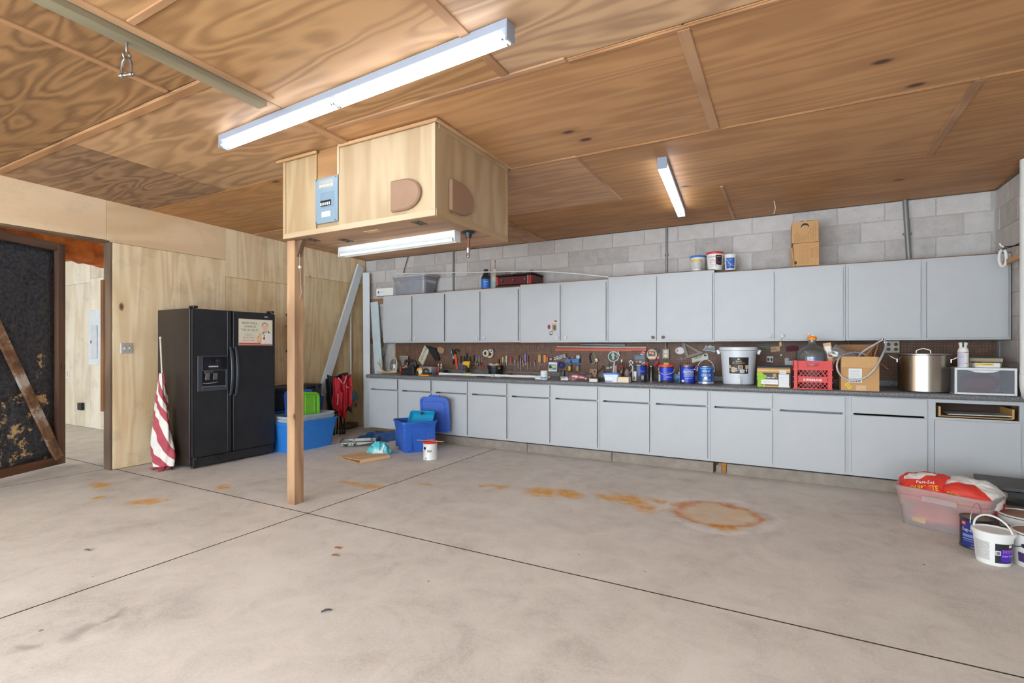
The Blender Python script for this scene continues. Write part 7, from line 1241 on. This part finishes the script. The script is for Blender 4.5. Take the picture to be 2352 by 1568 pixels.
# ornaments behind: small flag, bottle, reindeer
yb = 6.12
def ob(px, py): return MY(px, py, yb)
x, z = ob(1416, 863); t = thing('small_flag', 'small striped hand flag standing behind the small white tub', 'flag', (x, yb, CT+.0005)); M().tube([(.0, 0, 0), (.004, 0, .235)], .003, 6).obj('stick', BRW, t); 
m = M(); m.grid(lambda u, v: (.004 - .062*u*(1-.35*v), -.006+.012*math.sin(u*7), .085 + .14*v - .05*u*(1-v)), 12, 14)
for k in range(len(m.mi)):
    i, j = k % 12, k // 12; m.mi[k] = 2 if (i < 5 and j > 8) else (i % 3 == 0) + 0
m.obj('cloth', [P('flag_white', (226,220,210), .85), P('flag_red', (178,76,86), .85), P('flag_navy', (58, 60, 88), .85)], t, smooth=70)
x, z = ob(1428, 863); t = thing('ornament_bottle', 'brown ornament bottle dressed with a red and white ribbon', 'bottle', (x, yb, CT+.0005)); M().lathe([(.030, 0), (.034, .005), (.036, .10), (.030, .13), (.014, .16), (.012, .20), (.015, .202), (.012, .21)], 18).obj('glass', P('bottle_brown', (96, 56, 40), .2), t, smooth=50); M().tube([(.03*math.cos(a*3), .036*math.sin(a*3)-.004, .09+.04*a) for a in [k*.25 for k in range(10)]], .007, 6).obj('ribbon', P('ribbon_red', (196, 60, 56), .6), t, smooth=60); M().tube([(-.012, -.02, .10), (-.018, -.03, .14), (.0, -.03, .165), (.016, -.03, .14), (.01, -.03, .11)], .004, 6).obj('wire_loop', P('loop_cream', (226, 206, 160), .5), t, smooth=60); M().tube([(.0, 0, .2), (.0, 0, .245)], .010, 8).obj('candle', PW, t, smooth=50)
x, z = ob(1439, 863); t = thing('glass_ornament', 'pale clear glass leaf ornament beside the brown bottle', 'ornament', (x+.01, yb-.02, CT+.0005)); M().lathe([(.02, 0), (.03, .03), (.034, .07), (.026, .11), (.006, .13)], 16, sy=.5).obj('leaf', clear('pale_glass', (226, 206, 204), .5, .1), t, smooth=50); M().lathe([(.024, -.0), (.024, .004)], 16).obj('foot', RIMM, t)
x, z = ob(1449, 863); t = thing('reindeer', 'silver reindeer figure with antlers behind the first paint can', 'ornament', (x-.005, yb+.03, CT+.0005)); SV = P('silver_paint', (196, 196, 194), .3, .6); M().tube(smooth_path([(-.03, 0, .0), (-.03, 0, .06), (.0, 0, .10), (.022, 0, .15), (.0, 0, .185), (-.02, 0, .165)], 4), .009, 8).obj('body', SV, t, smooth=60)
for s in (-1, 1): M().tube(smooth_path([(0, s*.004, .185), (s*.022, s*.006, .205), (s*.028, 0, .235)], 4), .004, 6).obj('antler', SV, t, smooth=60); M().tube([(s*.018, 0, .205), (s*.006, 0, .235)], .0035, 6).obj('tine', SV, t)
# paint cans in a row
def can_on(label, px, py, body, **k):
    x, y = ctr(px, py, .085, lo=5.58)
    return paint_can('paint_can', label, (x, y, ZT), body=body, group='paint cans in a row on the worktop', **k), toc(x, y)
t, th = can_on('dark paint can with blank white strip, first of the paint can row', 1469, 877.5, P('can_soot', (44, 44, 48), .35)); label_patch(t, .081, th-1.5, th-1.05, .01, .18, PW); label_patch(t, .081, th-.95, th-.45, .012, .12, P('label_white', (236,230,224), .6)); label_patch(t, .0816, th-.85, th-.6, .03, .06, P('bar_code', (120,118,120), .6)); label_patch(t, .081, th-.1, th+.95, .075, .172, P('can_royal', (26, 56, 190), .35), n=14); cyl_text(t, 'Duration', .055, .018, PGR, .0825, .125, th+.4); label_patch(t, .0815, th+.15, th+.7, .012, .11, P('label_slate_dark', (58, 60, 66), .5)); label_patch(t, .0821, th+.25, th+.6, .03, .075, PGR)
M().lathe([(.018, -.002), (.018, .002)], 14, (.083*math.cos(th-.72), .083*math.sin(th-.72), .15), rot=Matrix.Rotation(th-.72, 3, 'Z') @ Matrix.Rotation(math.pi/2, 3, 'Y')).obj('bail_ear', RIMM, t)
t, th = can_on('blue paint can with a red lid and yellow sticker, second of the paint can row', 1530, 879.5, P('can_soot', (44,44,48), .35), lidm=REDL); M().lathe([(.084, .175), (.0875, .178), (.0875, .198), (.080, .202), (.078, .197), (.001, .197)], 32, caps=False).obj('red_lid', P('lid_coral', (222, 72, 62), .4), t, smooth=35); label_patch(t, .081, th-.85, th+1.2, .03, .168, P('can_royal', (26,56,190), .35), n=16); label_patch(t, .081, th-1.5, th-1.1, .01, .17, P('label_cream_grey', (206,202,192), .6)); label_patch(t, .0816, th-1.2, th-.86, .015, .09, PW); cyl_text(t, 'Duration', .075, .022, PGR, .0825, .115, th+.15); cyl_text(t, 'EXTERIOR', .06, .012, PW, .0825, .065, th+.45); bail(t, .083, .150, out=.055, ang=th+math.pi/2, mat=PAPW); M().box(-.02, .03, -.03, -.026, .198, .222).obj('sticker', PYE, t); lettering(t, 'NO7', .035, .014, PK, (.005, -.0308, .21))
t, th = can_on('violet splashed blue paint can with no lid rim, third of the paint can row', 1579, 881, P('can_soot', (44,44,48), .35)); label_patch(t, .081, th-.95, th+1.3, .012, .178, P('can_royal', (26,56,190), .35), n=16); label_patch(t, .0815, th-.5, th+.9, .07, .155, P('label_periwinkle', (122,136,196), .5), n=14); cyl_text(t, 'SuperPaint', .12, .030, PW, .0828, .125, th+.1); cyl_text(t, 'INTERIOR ACRYLIC', .085, .011, PW, .0828, .055, th+.2); label_patch(t, .0816, th-.8, th-.45, .018, .04, PW); label_patch(t, .081, th-1.5, th-1.3, .01, .17, PW); cyl_text(t, 'latex semi gloss', .08, .009, PW, .0828, .098, th+.2); bail(t, .083, .155, out=.03, ang=th+math.pi/2+2.6, mat=PAPW)
t, th = can_on('blue paint can with raised white handle, last of the paint can row', 1621, 883, P('can_navy_blue', (28, 66, 140), .3), lidm=RIMM); label_patch(t, .081, th-.7, th+.7, .028, .178, P('can_mid_blue', (30, 92, 180), .3), n=14); label_patch(t, .0815, th-.75, th+.75, .165, .176, P('label_cyan', (70, 176, 226), .4), n=14); label_patch(t, .081, th-1.5, th+1.5, .008, .028, P('label_silver', (186, 190, 196), .3, .5), n=18); cyl_text(t, 'valspar', .085, .028, PW, .0826, .142, th+.02); cyl_text(t, 'SIGNATURE', .105, .022, PW, .0826, .100, th+.02); cyl_text(t, 'interior paint + primer', .08, .008, PW, .0826, .083, th+.02); m = M(); m.lathe([(.018, 0), (.018, .0015)], 16, (.0815*math.cos(th), .0815*math.sin(th), .066), rot=Matrix.Rotation(th, 3, 'Z') @ Matrix.Rotation(math.pi/2, 3, 'Y')).obj('seal', PW, t); label_patch(t, .0815, th-.35, th-.12, .036, .062, P('label_leaf', (150, 196, 90), .5)); cyl_text(t, 'washable', .05, .008, PW, .0826, .055, th+.3); cyl_text(t, 'satin', .05, .008, PW, .0826, .042, th+.3); bail(t, .083, .14, up=.122, ang=.15, mat=PAPW, rad=.003)
x, y = ctr(1492, 875); t = thing('steel_tumbler', 'tall stainless steel tumbler between the first two paint cans', 'tumbler', (x, y+.07, ZT)); M().lathe([(.030, 0), (.034, .003), (.040, .165), (.042, .168), (.039, .168), (.032, .01), (.001, .01)], 24, caps=False).obj('body', P('stainless', (196, 192, 186), .18, 1, var=.05), t, smooth=40); M().lathe([(.0425, .166), (.0425, .172), (.038, .172)], 24, caps=False).obj('rim', RIMM, t, smooth=40)
x, y = ctr(1553, 877); t = thing('wipes_box', 'light blue tissue box between the second and third paint cans', 'box', (x-.03, y+.08, ZT)); M().box(0, .10, 0, .09, 0, .085).obj('box', P('box_sky', (120, 186, 224), .5), t, bevel=.003); lettering(t, 'WIPES', .07, .02, PW, (.05, -.0006, .055)); M().box(.001, .099, -.001, -.0003, .005, .03).obj('band', P('box_deep_sky', (46, 138, 206), .5), t); M().grid(lambda u, v: (.03+.05*u, .03+.02*math.sin(u*6)+.01*v, .0855+.025*v), 8, 4).obj('tissue', PAPW, t, smooth=60)
# fermenting bucket
x, y = ctr(1696, 884, .15, lo=5.64); t = thing('fermenting_bucket', 'tall white fermenting bucket with black label and tap on the worktop', 'bucket', (x, y, ZT)); th = toc(x, y); FW_ = P('bucket_white', (222, 224, 228), .35, var=.02, vscale=3)
HB = MY(1696, 797, y)[1]-CT; RB = .153; rb = lambda z: RB + .026*z/HB
M().lathe([(RB-.012, 0), (RB, .006), (RB+.023, HB*.87), (RB+.032, HB*.87), (RB+.032, HB*.90), (RB+.025, HB*.905), (RB+.026, HB*.95)], 40).obj('body', FW_, t, smooth=35); M().lathe([(RB+.03, HB*.91), (RB+.037, HB*.92), (RB+.037, HB*.985), (RB+.028, HB), (RB+.012, HB*.975), (.001, HB*.975)], 40, caps=False).obj('lid', FW_, t, smooth=35)
for a in (th-math.pi/2, th+math.pi/2): M().cbox(((RB+.045)*math.cos(a), (RB+.045)*math.sin(a), HB*.865), (.03, .05, .05), (0, .35, a)).obj('lug', FW_, t, bevel=.006)
lb_ = label_patch(t, lambda z: rb(z)+.001, th-.56, th+.60, HB*.30, HB*.73, P('label_ink', (34, 32, 34), .45), n=20); rt = lambda z: rb(z)+.0022
cyl_text(t, 'Brewcraft', .055, .014, PW, rt, HB*.628, th+.02); cyl_text(t, '30L Fermenter', .125, .022, P('print_amber', (226, 160, 70), .5), rt, HB*.585, th+.02)
def cpatch(a0, a1, z0, z1, mt, nm_='print_shape', off=.0018): label_patch(t, lambda z: rb(z)+off, th+a0, th+a1, z0*HB, z1*HB, mt, nm_, n=6)
BE = P('print_beer', (206, 182, 140), .5); cpatch(-.05, .07, .655, .70, BE); cpatch(-.42, -.20, .335, .475, BE); cpatch(-.19, -.08, .36, .45, PW); cpatch(-.16, -.11, .38, .43, P('label_ink', (34,32,34), .45), off=.0022); cpatch(-.02, .26, .415, .515, BE); cpatch(.02, .22, .43, .50, P('print_beer_dark', (150, 110, 70), .5), off=.0022); cpatch(.08, .36, .315, .41, P('print_mist', (196, 196, 192), .5)); cpatch(.40, .58, .43, .525, BE); cpatch(.46, .51, .34, .43, PW); cpatch(-.55, -.45, .44, .525, BE); cpatch(-.55, .59, .385, .392, PW)
tp = M().lathe([(.020, 0), (.020, .02), (.012, .022), (.012, .045)], 16, ((RB+.0)*math.cos(th+.05), (RB+.0)*math.sin(th+.05), .065), rot=Matrix.Rotation(th+.05, 3, 'Z') @ Matrix.Rotation(math.pi/2, 3, 'Y')).obj('tap', PAPW, t, smooth=40); M().cbox(((RB+.038)*math.cos(th+.05), (RB+.038)*math.sin(th+.05), .04), (.016, .016, .05)).obj('spout', PAPW, tp); M().cbox(((RB+.04)*math.cos(th+.05), (RB+.04)*math.sin(th+.05), .09), (.03, .008, .02), (0, 0, th)).obj('tap_lever', PAPW, tp)
# brewing box
x0, y0 = ctr(1738, 888.5); x1 = MY(1816.5, 888, y0)[0]; w = x1-x0; h = MY(1776, 841, y0)[1]-CT; t = thing('brewing_box', 'black orange and white brewing kit box on the worktop', 'box', (x0, y0, ZT), 0); M().box(0, w, 0, .19, 0, h*.985).obj('box', P('box_ink', (44, 42, 40), .5), t, bevel=.003); AMB = P('box_amber', (214, 152, 30), .5)
for i_, (a, b, c, d, mt) in enumerate(((0.004, w-.004, h*.70, h*.80, AMB), (.004, w-.004, h*.84, h*.90, AMB), (.004, w-.004, h*.80, h*.825, PW), (.004, w-.004, .004, h*.09, AMB), (.035, w*.63, h*.14, h*.38, PW), (w*.65, w*.945, h*.02, h*.63, PAPW), (w*.67, w*.87, h*.655, h*.80, PAPW))): M().box(a, b, -.0008-.0003*i_, -.0003, c, d).obj('print_panel', mt, t)
lettering(t, 'BREWCRAFT', w*.36, h*.075, PW, (w*.41, -.0032, h*.465), bold=.01); lettering(t, 'brewing ingredients', w*.34, h*.03, AMB, (w*.28, -.0032, h*.58)); M().prism(circ(.016, 14, (w*.53, h*.58)), 'xz', -.0032, -.0003).obj('emblem', P('emblem_amber', (206, 138, 40), .5), t)
for k in range(4): lettering(t, 'malt', w*.09, h*.06, P('print_caramel', (206, 150, 90), .5), (w*(.11+.14*k), -.0034, h*.26))
for k, s in enumerate(('premium ale', 'kit', 'five gallon recipe', 'batch 12', 'best before')): lettering(t, s, w*.2, h*.022, PGR, (w*.79, -.0034, h*(.58-.09*k))); 
lettering(t, 'SAISON', w*.17, h*.06, PK, (w*.77, -.0034, h*.73)); GRN = P('hop_green', (150, 196, 40), .6)
for i_, (a, b, r) in enumerate(((.01, .60, .022), (.035, .52, .024), (.012, .42, .022), (.03, .62, .014), (.06, .50, .016), (.012, .28, .016), (.01, .16, .016), (.015, .05, .018), (.05, .03, .012), (.045, .43, .014))): M().prism(circ(r, 10, (max(a, r-.012)+.012, max(b*h, r*1.15)), sy=1.15), 'xz', -.0036-.0003*i_, -.0030).obj('hop_print', GRN, t)
# milk crate
x0, y0 = ctr(1822, 893); x1 = MY(1913, 893, y0)[0]; w = x1-x0; h = MY(1868, 828, y0)[1]-CT; dp_ = .31
t = thing('milk_crate', 'red plastic milk crate holding the big glass carboy on the worktop', 'crate', (x0, y0, ZT)); CRR = P('crate_red', (214, 46, 30), .45, var=.04)
M().box(.006, w-.006, .006, dp_-.006, 0, .006).obj('bottom', CRR, t)
def crate_side(name, fn, W):
    """fn maps (u along, v up, depth) to local; lattice side panel"""
    m = M(); th_ = .006
    def B(u0, u1, v0, v1, d0=0, d1=th_):
        a, b = fn(u0, v0, d0), fn(u1, v1, d1); m.box(min(a[0], b[0]), max(a[0], b[0]), min(a[1], b[1]), max(a[1], b[1]), min(a[2], b[2]), max(a[2], b[2]))
    for k in range(6): B(0, W, h*(.995-.055*k)-.006, h*(.995-.055*k), -.004, th_)
    B(W*.06, W*.34, h*.67, h*.985, .003, th_-.001); B(W*.66, W*.94, h*.67, h*.985, .003, th_-.001); B(W*.34, W*.66, h*.67, h*.80, .003, th_-.001); B(W*.34, W*.66, h*.90, h*.985, .003, th_-.001)
    for v in (.0, .235, .415, .67): B(0, W, h*v, h*v+.008, -.003, th_)
    for u in (0, .11, .87): B(W*u, W*u + (W*.13 if u != .11 else .006), .0, h, 0, th_)
    B(W*.12, W*.88, h*.24, h*.42, .0, th_-.002)
    def D(u0, v0, u1, v1): m.bar(fn(u0, v0, .003), fn(u1, v1, .003), .005, .005)
    for v0, v1 in ((.02, .235), (.425, .67)):
        for k in range(7):
            ua = W*(.12+.11*k); ub = ua + W*.16; D(ua, h*v0, min(ub, W*.88), h*v1 if ub <= W*.88 else h*(v0+(v1-v0)*(W*.88-ua)/(ub-ua))); D(ua, h*v1, min(ub, W*.88), h*v0 if ub <= W*.88 else h*(v1-(v1-v0)*(W*.88-ua)/(ub-ua)))
    D(W*.16, h*.425, W*.38, h*.90); D(W*.84, h*.425, W*.62, h*.90)
    return m.obj(name, CRR, t)
crate_side('side', lambda u, v, d: (u, d, v), w); crate_side('side', lambda u, v, d: (u, dp_-d, v), w); crate_side('side', lambda u, v, d: (d, u, v), dp_); crate_side('side', lambda u, v, d: (w-d, u, v), dp_)
lettering(t, 'SUPERBRAND', w*.48, h*.085, PW, (w*.50, -.0012, h*.325), bold=.008)
# carboy
x = x0 + w*.5; y = y0 + dp_*.5; t = thing('carboy', 'big clear glass carboy with orange cap standing in the red milk crate', 'carboy', (x, y, ZT+.0065)); HC = MY(1865, 777, y)[1]-CT-.0065; R_ = .138
prof = [(.10, 0), (R_-.01, .004), (R_, .02), (R_, HC*.60), (R_*.985, HC*.68), (R_*.90, HC*.745), (R_*.66, HC*.80), (R_*.36, HC*.845), (R_*.225, HC*.88), (R_*.205, HC*.93), (R_*.215, HC*.985)]
M().lathe(prof, 40, caps=False).obj('glass', GL, t, smooth=50); M().lathe([(r*.965, z+.003) for r, z in prof][::-1], 40, caps=False).obj('inner_glass', GL, t, smooth=50); M().lathe([(R_-.01, .012), (.001, .012)], 40, caps=False).obj('glass_foot', GL, t)
th = toc(x, y); label_patch(t, R_-.004, th-.30, th+.75, HC*.49, HC*.60, P('label_denim', (70, 122, 190), .5), n=14); cyl_text(t, 'SPRING WATER', .11, .018, PW, R_-.0025, HC*.545, th+.22); OC = P('cap_orange', (246, 146, 34), .4)
cp = M().lathe([(R_*.24, HC*.965), (R_*.285, HC*.972), (R_*.285, HC*1.02), (R_*.25, HC*1.035), (R_*.06, HC*1.05)], 24).obj('cap', OC, t, smooth=40); M().tube([(-.018, 0, HC*1.03), (-.026, 0, HC*1.085)], [.008, .006], 10).obj('spout', OC, cp, smooth=50); M().tube([(-.026, 0, HC*1.08), (-.028, 0, HC*1.105)], .006, 10).obj('spout_tip', PW, cp, smooth=50); M().tube([(.006, 0, HC*1.04), (.006, 0, HC*1.065)], .009, 10).obj('vent', PW, cp, smooth=50)
# open carton of tubing
x0, y0 = ctr(1932, 899.5); x1 = MY(2020, 899, y0)[0]; w = x1-x0; h = MY(1975, 820, y0)[1]-CT; dd_ = .27
t = thing('carton', 'open brown carton stuffed with copper coil and clear tubing', 'carton', (x0, y0, ZT), .02)
for (a, b, c, d) in ((0, w, 0, .005), (0, w, dd_-.005, dd_), (0, .005, .006, dd_-.006), (w-.005, w, .006, dd_-.006)): M().box(a, b, c, d, 0, h).obj('panel', CB, t)
M().box(.006, w-.006, .006, dd_-.006, 0, .005).obj('panel', CB, t); M().cbox((w*.47, -.018, h*.85), (w*.94, .004, h*.33), (-.10, 0, 0)).obj('flap', P('carton_flap', (206, 160, 106), .75), t); M().cbox((-.05, dd_*.5, h*.88), (.10, dd_*.9, .004), (0, -.75, 0)).obj('flap', CB, t); M().cbox((w*.5, dd_+.02, h+.05), (w*.9, .004, .13), (-.2, 0, 0)).obj('flap', CARD2, t)
M().box(w*.20, w*.55, -.002, -.0004, h*.24, h*.66).obj('label_sheet', PAPW, t); 
for k in range(6): M().box(w*.23, w*.50, -.0028, -.0022, h*(.60-.035*k), h*(.608-.035*k)).obj('print_line', PGR, t)
for k in range(14): M().box(w*(.225+.022*k), w*(.225+.022*k)+.003*(1+k % 3)*.6, -.0028, -.0022, h*.255, h*.315).obj('bar_code', PK, t)
lettering(t, '47 9988 2', w*.17, h*.025, PK, (w*.31, -.0028, h*.375)); M().cbox((w*.19, -.0025, h*.145), (.055, .001, .032), (0, .9, 0)).obj('yellow_sticker', PYE, t); lettering(t, '19.57', .035, .014, PK, (w*.19, -.0036, h*.145), (math.cos(.9), 0, -math.sin(.9)), (math.sin(.9), 0, math.cos(.9))); M().box(w*.40, w*.66, -.0022, -.0004, h*.01, h*.165).obj('tape_patch', P('carton_tape', (214, 176, 128), .6), t)
COP = P('copper', (200, 138, 92), .3, .9, var=.1); TUB = clear('clear_tube', (240, 242, 244), .55, .1, .4)
t2 = thing('copper_coil', 'copper wort chiller coil in the open carton', 'coil', (x0+w*.58, y0+dd_*.5, ZT+.10)); M().tube([(.10*math.cos(a), .085*math.sin(a), .0+.0165*a/ (2*math.pi)) for a in [k*.3 for k in range(0, 190)]], .006, 6).obj('coil', COP, t2, smooth=60); zt_ = h*1.0
pA = MY(2027, 778, y0+.1); M().tube([(.08, -.05, .16), (pA[0]-t2.location.x-.02, 0, pA[1]-t2.location.z-.02), (pA[0]-t2.location.x, 0, pA[1]-t2.location.z)], .006, 8).obj('riser', COP, t2, smooth=60); M().tube([(-.02, -.05, .15), (pA[0]-t2.location.x-.01, -.015, pA[1]-t2.location.z-.005)], .006, 8).obj('riser', COP, t2, smooth=60); M().tube([(.13, .02, .16), (.20, -.02, .09)], .008, 8).obj('riser', COP, t2, smooth=60)
yt = y0-.055
def tp_(px, py, dy=0.0): 
    q = MY(px, py, yt+dy); return (q[0], yt+dy, q[1])
loop = [tp_(2029, 777, .15), tp_(2035, 792, .12), tp_(2028, 812, .05), tp_(2012, 842), tp_(1993, 862), tp_(1970, 872), tp_(1945, 872), tp_(1928, 858), tp_(1922, 840), tp_(1928, 822, .02), tp_(1945, 813, .12), tp_(1970, 809, .2), tp_(1995, 818, .22)]
tag(M().tube(smooth_path(loop, 6), .0085, 8).obj('tubing', TUB, smooth=60), 'clear plastic tubing loop hanging over the open carton front', 'tubing'); tag(M().tube(smooth_path([tp_(2027, 780, .16), tp_(2010, 790, .17), tp_(1985, 805, .18), tp_(1972, 818, .2)], 6), .0085, 8).obj('tubing', TUB, smooth=60), 'straight run of clear tubing rising to the copper tube tops', 'tubing'); 
for lb, px, py in (('upper steel hose clamp on the tubing ends', 2027.5, 778), ('lower steel hose clamp on the tubing ends', 2033, 787)):
    q = tp_(px, py, .13); t = thing('hose_clamp', lb, 'clamp', q); M().lathe([(.011, -.006), (.012, 0), (.011, .006)], 12, rot=Matrix.Rotation(.8, 3, 'Y')).obj('band', RIMM, t); M().cbox((.012, 0, .006), (.012, .008, .006), (0, .8, 0)).obj('screw', GM, t)
q = tp_(1915, 822, .2); t = thing('plastic_bag', 'clear bag with a tan packet sticking out of the open carton', 'bag', (q[0]-.02, y0+.1, ZT+h*.78), rot=(0, -.18, 0)); M().box(-.035, .03, 0, .012, 0, .20).obj('packet', P('packet_tan', (206, 166, 118), .6), t, bevel=.003); M().box(-.026, .02, -.002, -.0004, .06, .17).obj('label_sheet', PAPW, t); M().box(-.012, .016, -.0028, -.0021, .065, .09).obj('label_mark', P('label_brick', (196, 88, 44), .5), t); M().grid(lambda u, v: (lambda p: (p[0]+.055, p[1]+.02, p[2]+.115))(pillow(.22, .06, .11, 21, .04)(u, v)), 26, 16).obj('film', clear('film_clear', (226, 226, 226), .2, .06, .6), t, smooth=50, rot=(0, .5, 0))
# stock pot
x, y = ctr(2121, 903, .2, lo=5.68); t = thing('stock_pot', 'large stainless steel stock pot with lid on the worktop', 'pot', (x, y, ZT)); th = toc(x, y); SS = P('stainless_pot', (190, 180, 168), .26, 1, var=.06, vscale=4); HP = MY(2121, 815, y)[1]-CT; RP_ = .183
M().lathe([(RP_-.012, 0), (RP_, .010), (RP_, HP-.004), (RP_+.006, HP), (RP_-.003, HP), (RP_-.004, HP-.004), (RP_-.006, .02), (.001, .012)], 56, caps=False).obj('body', SS, t, smooth=40); M().lathe([(RP_+.008, HP+.001), (RP_+.008, HP+.006), (RP_-.01, HP+.010), (RP_*.6, HP+.016), (.001, HP+.018)], 56, caps=False).obj('lid', SS, t, smooth=40)
M().tube(smooth_path([(-.05, 0, HP+.014), (-.045, 0, HP+.04), (0, 0, HP+.055), (.045, 0, HP+.04), (.05, 0, HP+.014)], 5), .0065, 10).obj('lid_handle', SS, t, smooth=60, rot=(0, 0, th+math.pi/2))
for s in (-1, 1):
    a = th + s*math.pi/2; c_, s_ = math.cos(a), math.sin(a); pr = [((RP_-.002), -.045, HP-.045), (RP_+.04, -.05, HP-.02), (RP_+.062, -.035, HP-.006), (RP_+.062, .035, HP-.006), (RP_+.04, .05, HP-.02), (RP_-.002, .045, HP-.045)]
    M().tube(smooth_path([(p[0]*c_-p[1]*s_, p[0]*s_+p[1]*c_, p[2]) for p in pr], 4), .006, 8).obj('handle', SS, t, smooth=60)
    for q in (-.045, .045): M().cbox(((RP_+.001)*c_-q*s_, (RP_+.001)*s_+q*c_, HP-.05), (.006, .018, .03), (0, 0, a)).obj('handle_mount', RIMM, t)
# clear drawer bin with things on it
x0, y0 = ctr(2193, 906); x1 = MY(2337, 906, y0)[0]; w = min(x1, XR-.02)-x0; h = MY(2265, 845, y0)[1]-CT; t = thing('drawer_bin', 'white framed plastic drawer bin with clear front at the worktop end', 'drawer bin', (x0, y0, ZT)); PF = P('frame_plastic_white', (226, 226, 224), .4)
m = M(); ring_frame(m, 0, w, 0, h, (.016, .016, .016, .018), 0, .012); m.obj('front_frame', PF, t, bevel=.002); M().box(0, w, .013, .38, h-.010, h).obj('top', clear('bin_top', (226, 226, 226), .6, .3), t); M().box(0.002, w-.002, .013, .38, 0, .006).obj('bottom', PF, t); M().box(0, .004, .013, .38, .007, h-.011).obj('side', clear('bin_side', (216, 216, 218), .4, .3), t); M().box(w-.004, w, .013, .38, .007, h-.011).obj('side', clear('bin_side', (206,206,208), .55, .3), t); M().box(0, w, .376, .38, .007, h-.011).obj('back', PF, t); M().box(.017, w-.017, .004, .008, .017, h-.019).obj('drawer_front', clear('drawer_clear', (206, 208, 216), .26, .25), t)
M().prism([(w*.22, h-.02), (w*.74, h-.02), (w*.62, h-.036), (w*.48, h-.040), (w*.34, h-.036)], 'xz', -.004, .003).obj('finger_pull', PF, t)
t2 = thing('red_bag', 'dull red bag inside the clear drawer bin', 'bag', (x0+w*.46, y0+.14, ZT+.085)); M().grid(pillow(w*.62, .20, .155, 31, .02), 34, 18).obj('bag', P('bag_brick', (170, 70, 62), .7, var=.1), t2, smooth=60); M().tube([(-.06, -.07, .05), (0, -.09, .075), (.06, -.07, .05)], .006, 6).obj('strap', P('bag_brick_dark', (130, 50, 46), .7), t2, smooth=60)
zb_ = ZT+h+.0006; x = MY(2213, 842, y0+.06)[0]; t = thing('spray_can', 'white spray can standing on the clear drawer bin', 'spray can', (x, y0+.07, zb_)); hs_ = MY(2213, 786, y0+.07)[1]-zb_; th = toc(x, y0+.07)
M().lathe([(.033, 0), (.036, .003), (.036, hs_*.66), (.032, hs_*.73), (.027, hs_*.77)], 26).obj('body', PAPW, t, smooth=40); M().lathe([(.027, hs_*.775), (.024, hs_*.85), (.030, hs_*.93), (.030, hs_*.97), (.024, hs_)], 26).obj('trigger_cap', PAPW, t, smooth=40); label_patch(t, .0366, th-1.2, th+.2, hs_*.05, hs_*.60, P('label_lilac', (196, 192, 204), .5), n=12); label_patch(t, .0366, th-1.2, th+1.2, hs_*.585, hs_*.61, PRED, n=12); label_patch(t, .0366, th-1.2, th+1.2, hs_*.16, hs_*.18, PRED, n=12); M().cbox((.029*math.cos(th), .029*math.sin(th), hs_*.90), (.006, .012, hs_*.2), (0, 0, th)).obj('nozzle_slot', PK, t); cyl_text(t, 'paint', .03, .016, PGR, .0375, hs_*.42, th-.3)
def book(label, px0, px1, y, z, d, hgt, cover, rz=0.0, title=None, tm=None):
    xa, xb = MY(px0, 830, y)[0], MY(px1, 830, y)[0]; w_ = xb-xa; t = thing('book', label, 'book', (xa, y, z), rz); M().box(.004, w_-.002, .003, d-.003, .003, hgt-.003).obj('pages', P('pages_tan', (176, 158, 132), .8, var=.1, vscale=200), t); M().box(0, w_, 0, d, 0, .0028).obj('cover', cover, t); M().box(0, w_, 0, d, hgt-.0029, hgt+.004).obj('cover', cover, t); M().box(0, w_, d-.002, d, .003, hgt-.003).obj('spine', cover, t)
    if title: lettering(t, title, w_*.5, hgt*.5, tm, (w_*.5, -.001, hgt*.5))
    return t
GC = P('cover_green', (34, 62, 44), .5); b1 = book('lower tan paged book on the clear drawer bin', 2224, 2302, y0+.15, zb_, .2, .042, P('cover_brown', (70, 60, 50), .5)); b2 = book('upper green covered book on the clear drawer bin', 2226, 2305, y0+.145, zb_+.0426, .2, .036, GC)
x = MY(2238, 845, y0+.05)[0]; xb = MY(2296, 845, y0+.05)[0]; t = thing('wipe_pack', 'yellow and white packet lying before the books on the drawer bin', 'packet', (x, y0+.03, zb_)); w_ = xb-x; M().box(0, w_, 0, .09, 0, .040).obj('packet', PAPW, t, bevel=.005); M().prism([(0, .012), (w_*.25, .024), (w_*.25, .038), (0, .03)], 'xz', -.0012, -.0003).obj('print_shape', PYE, t); M().box(w_*.24, w_*.74, -.0012, -.0003, .018, .034).obj('print_band', PYE, t); lettering(t, 'SUPER', w_*.36, .008, PK, (w_*.48, -.0016, .026)); M().box(0, w_*.26, .0, .09, .0405, .048).obj('lid_flap', P('packet_dark', (60, 60, 58), .5), t)
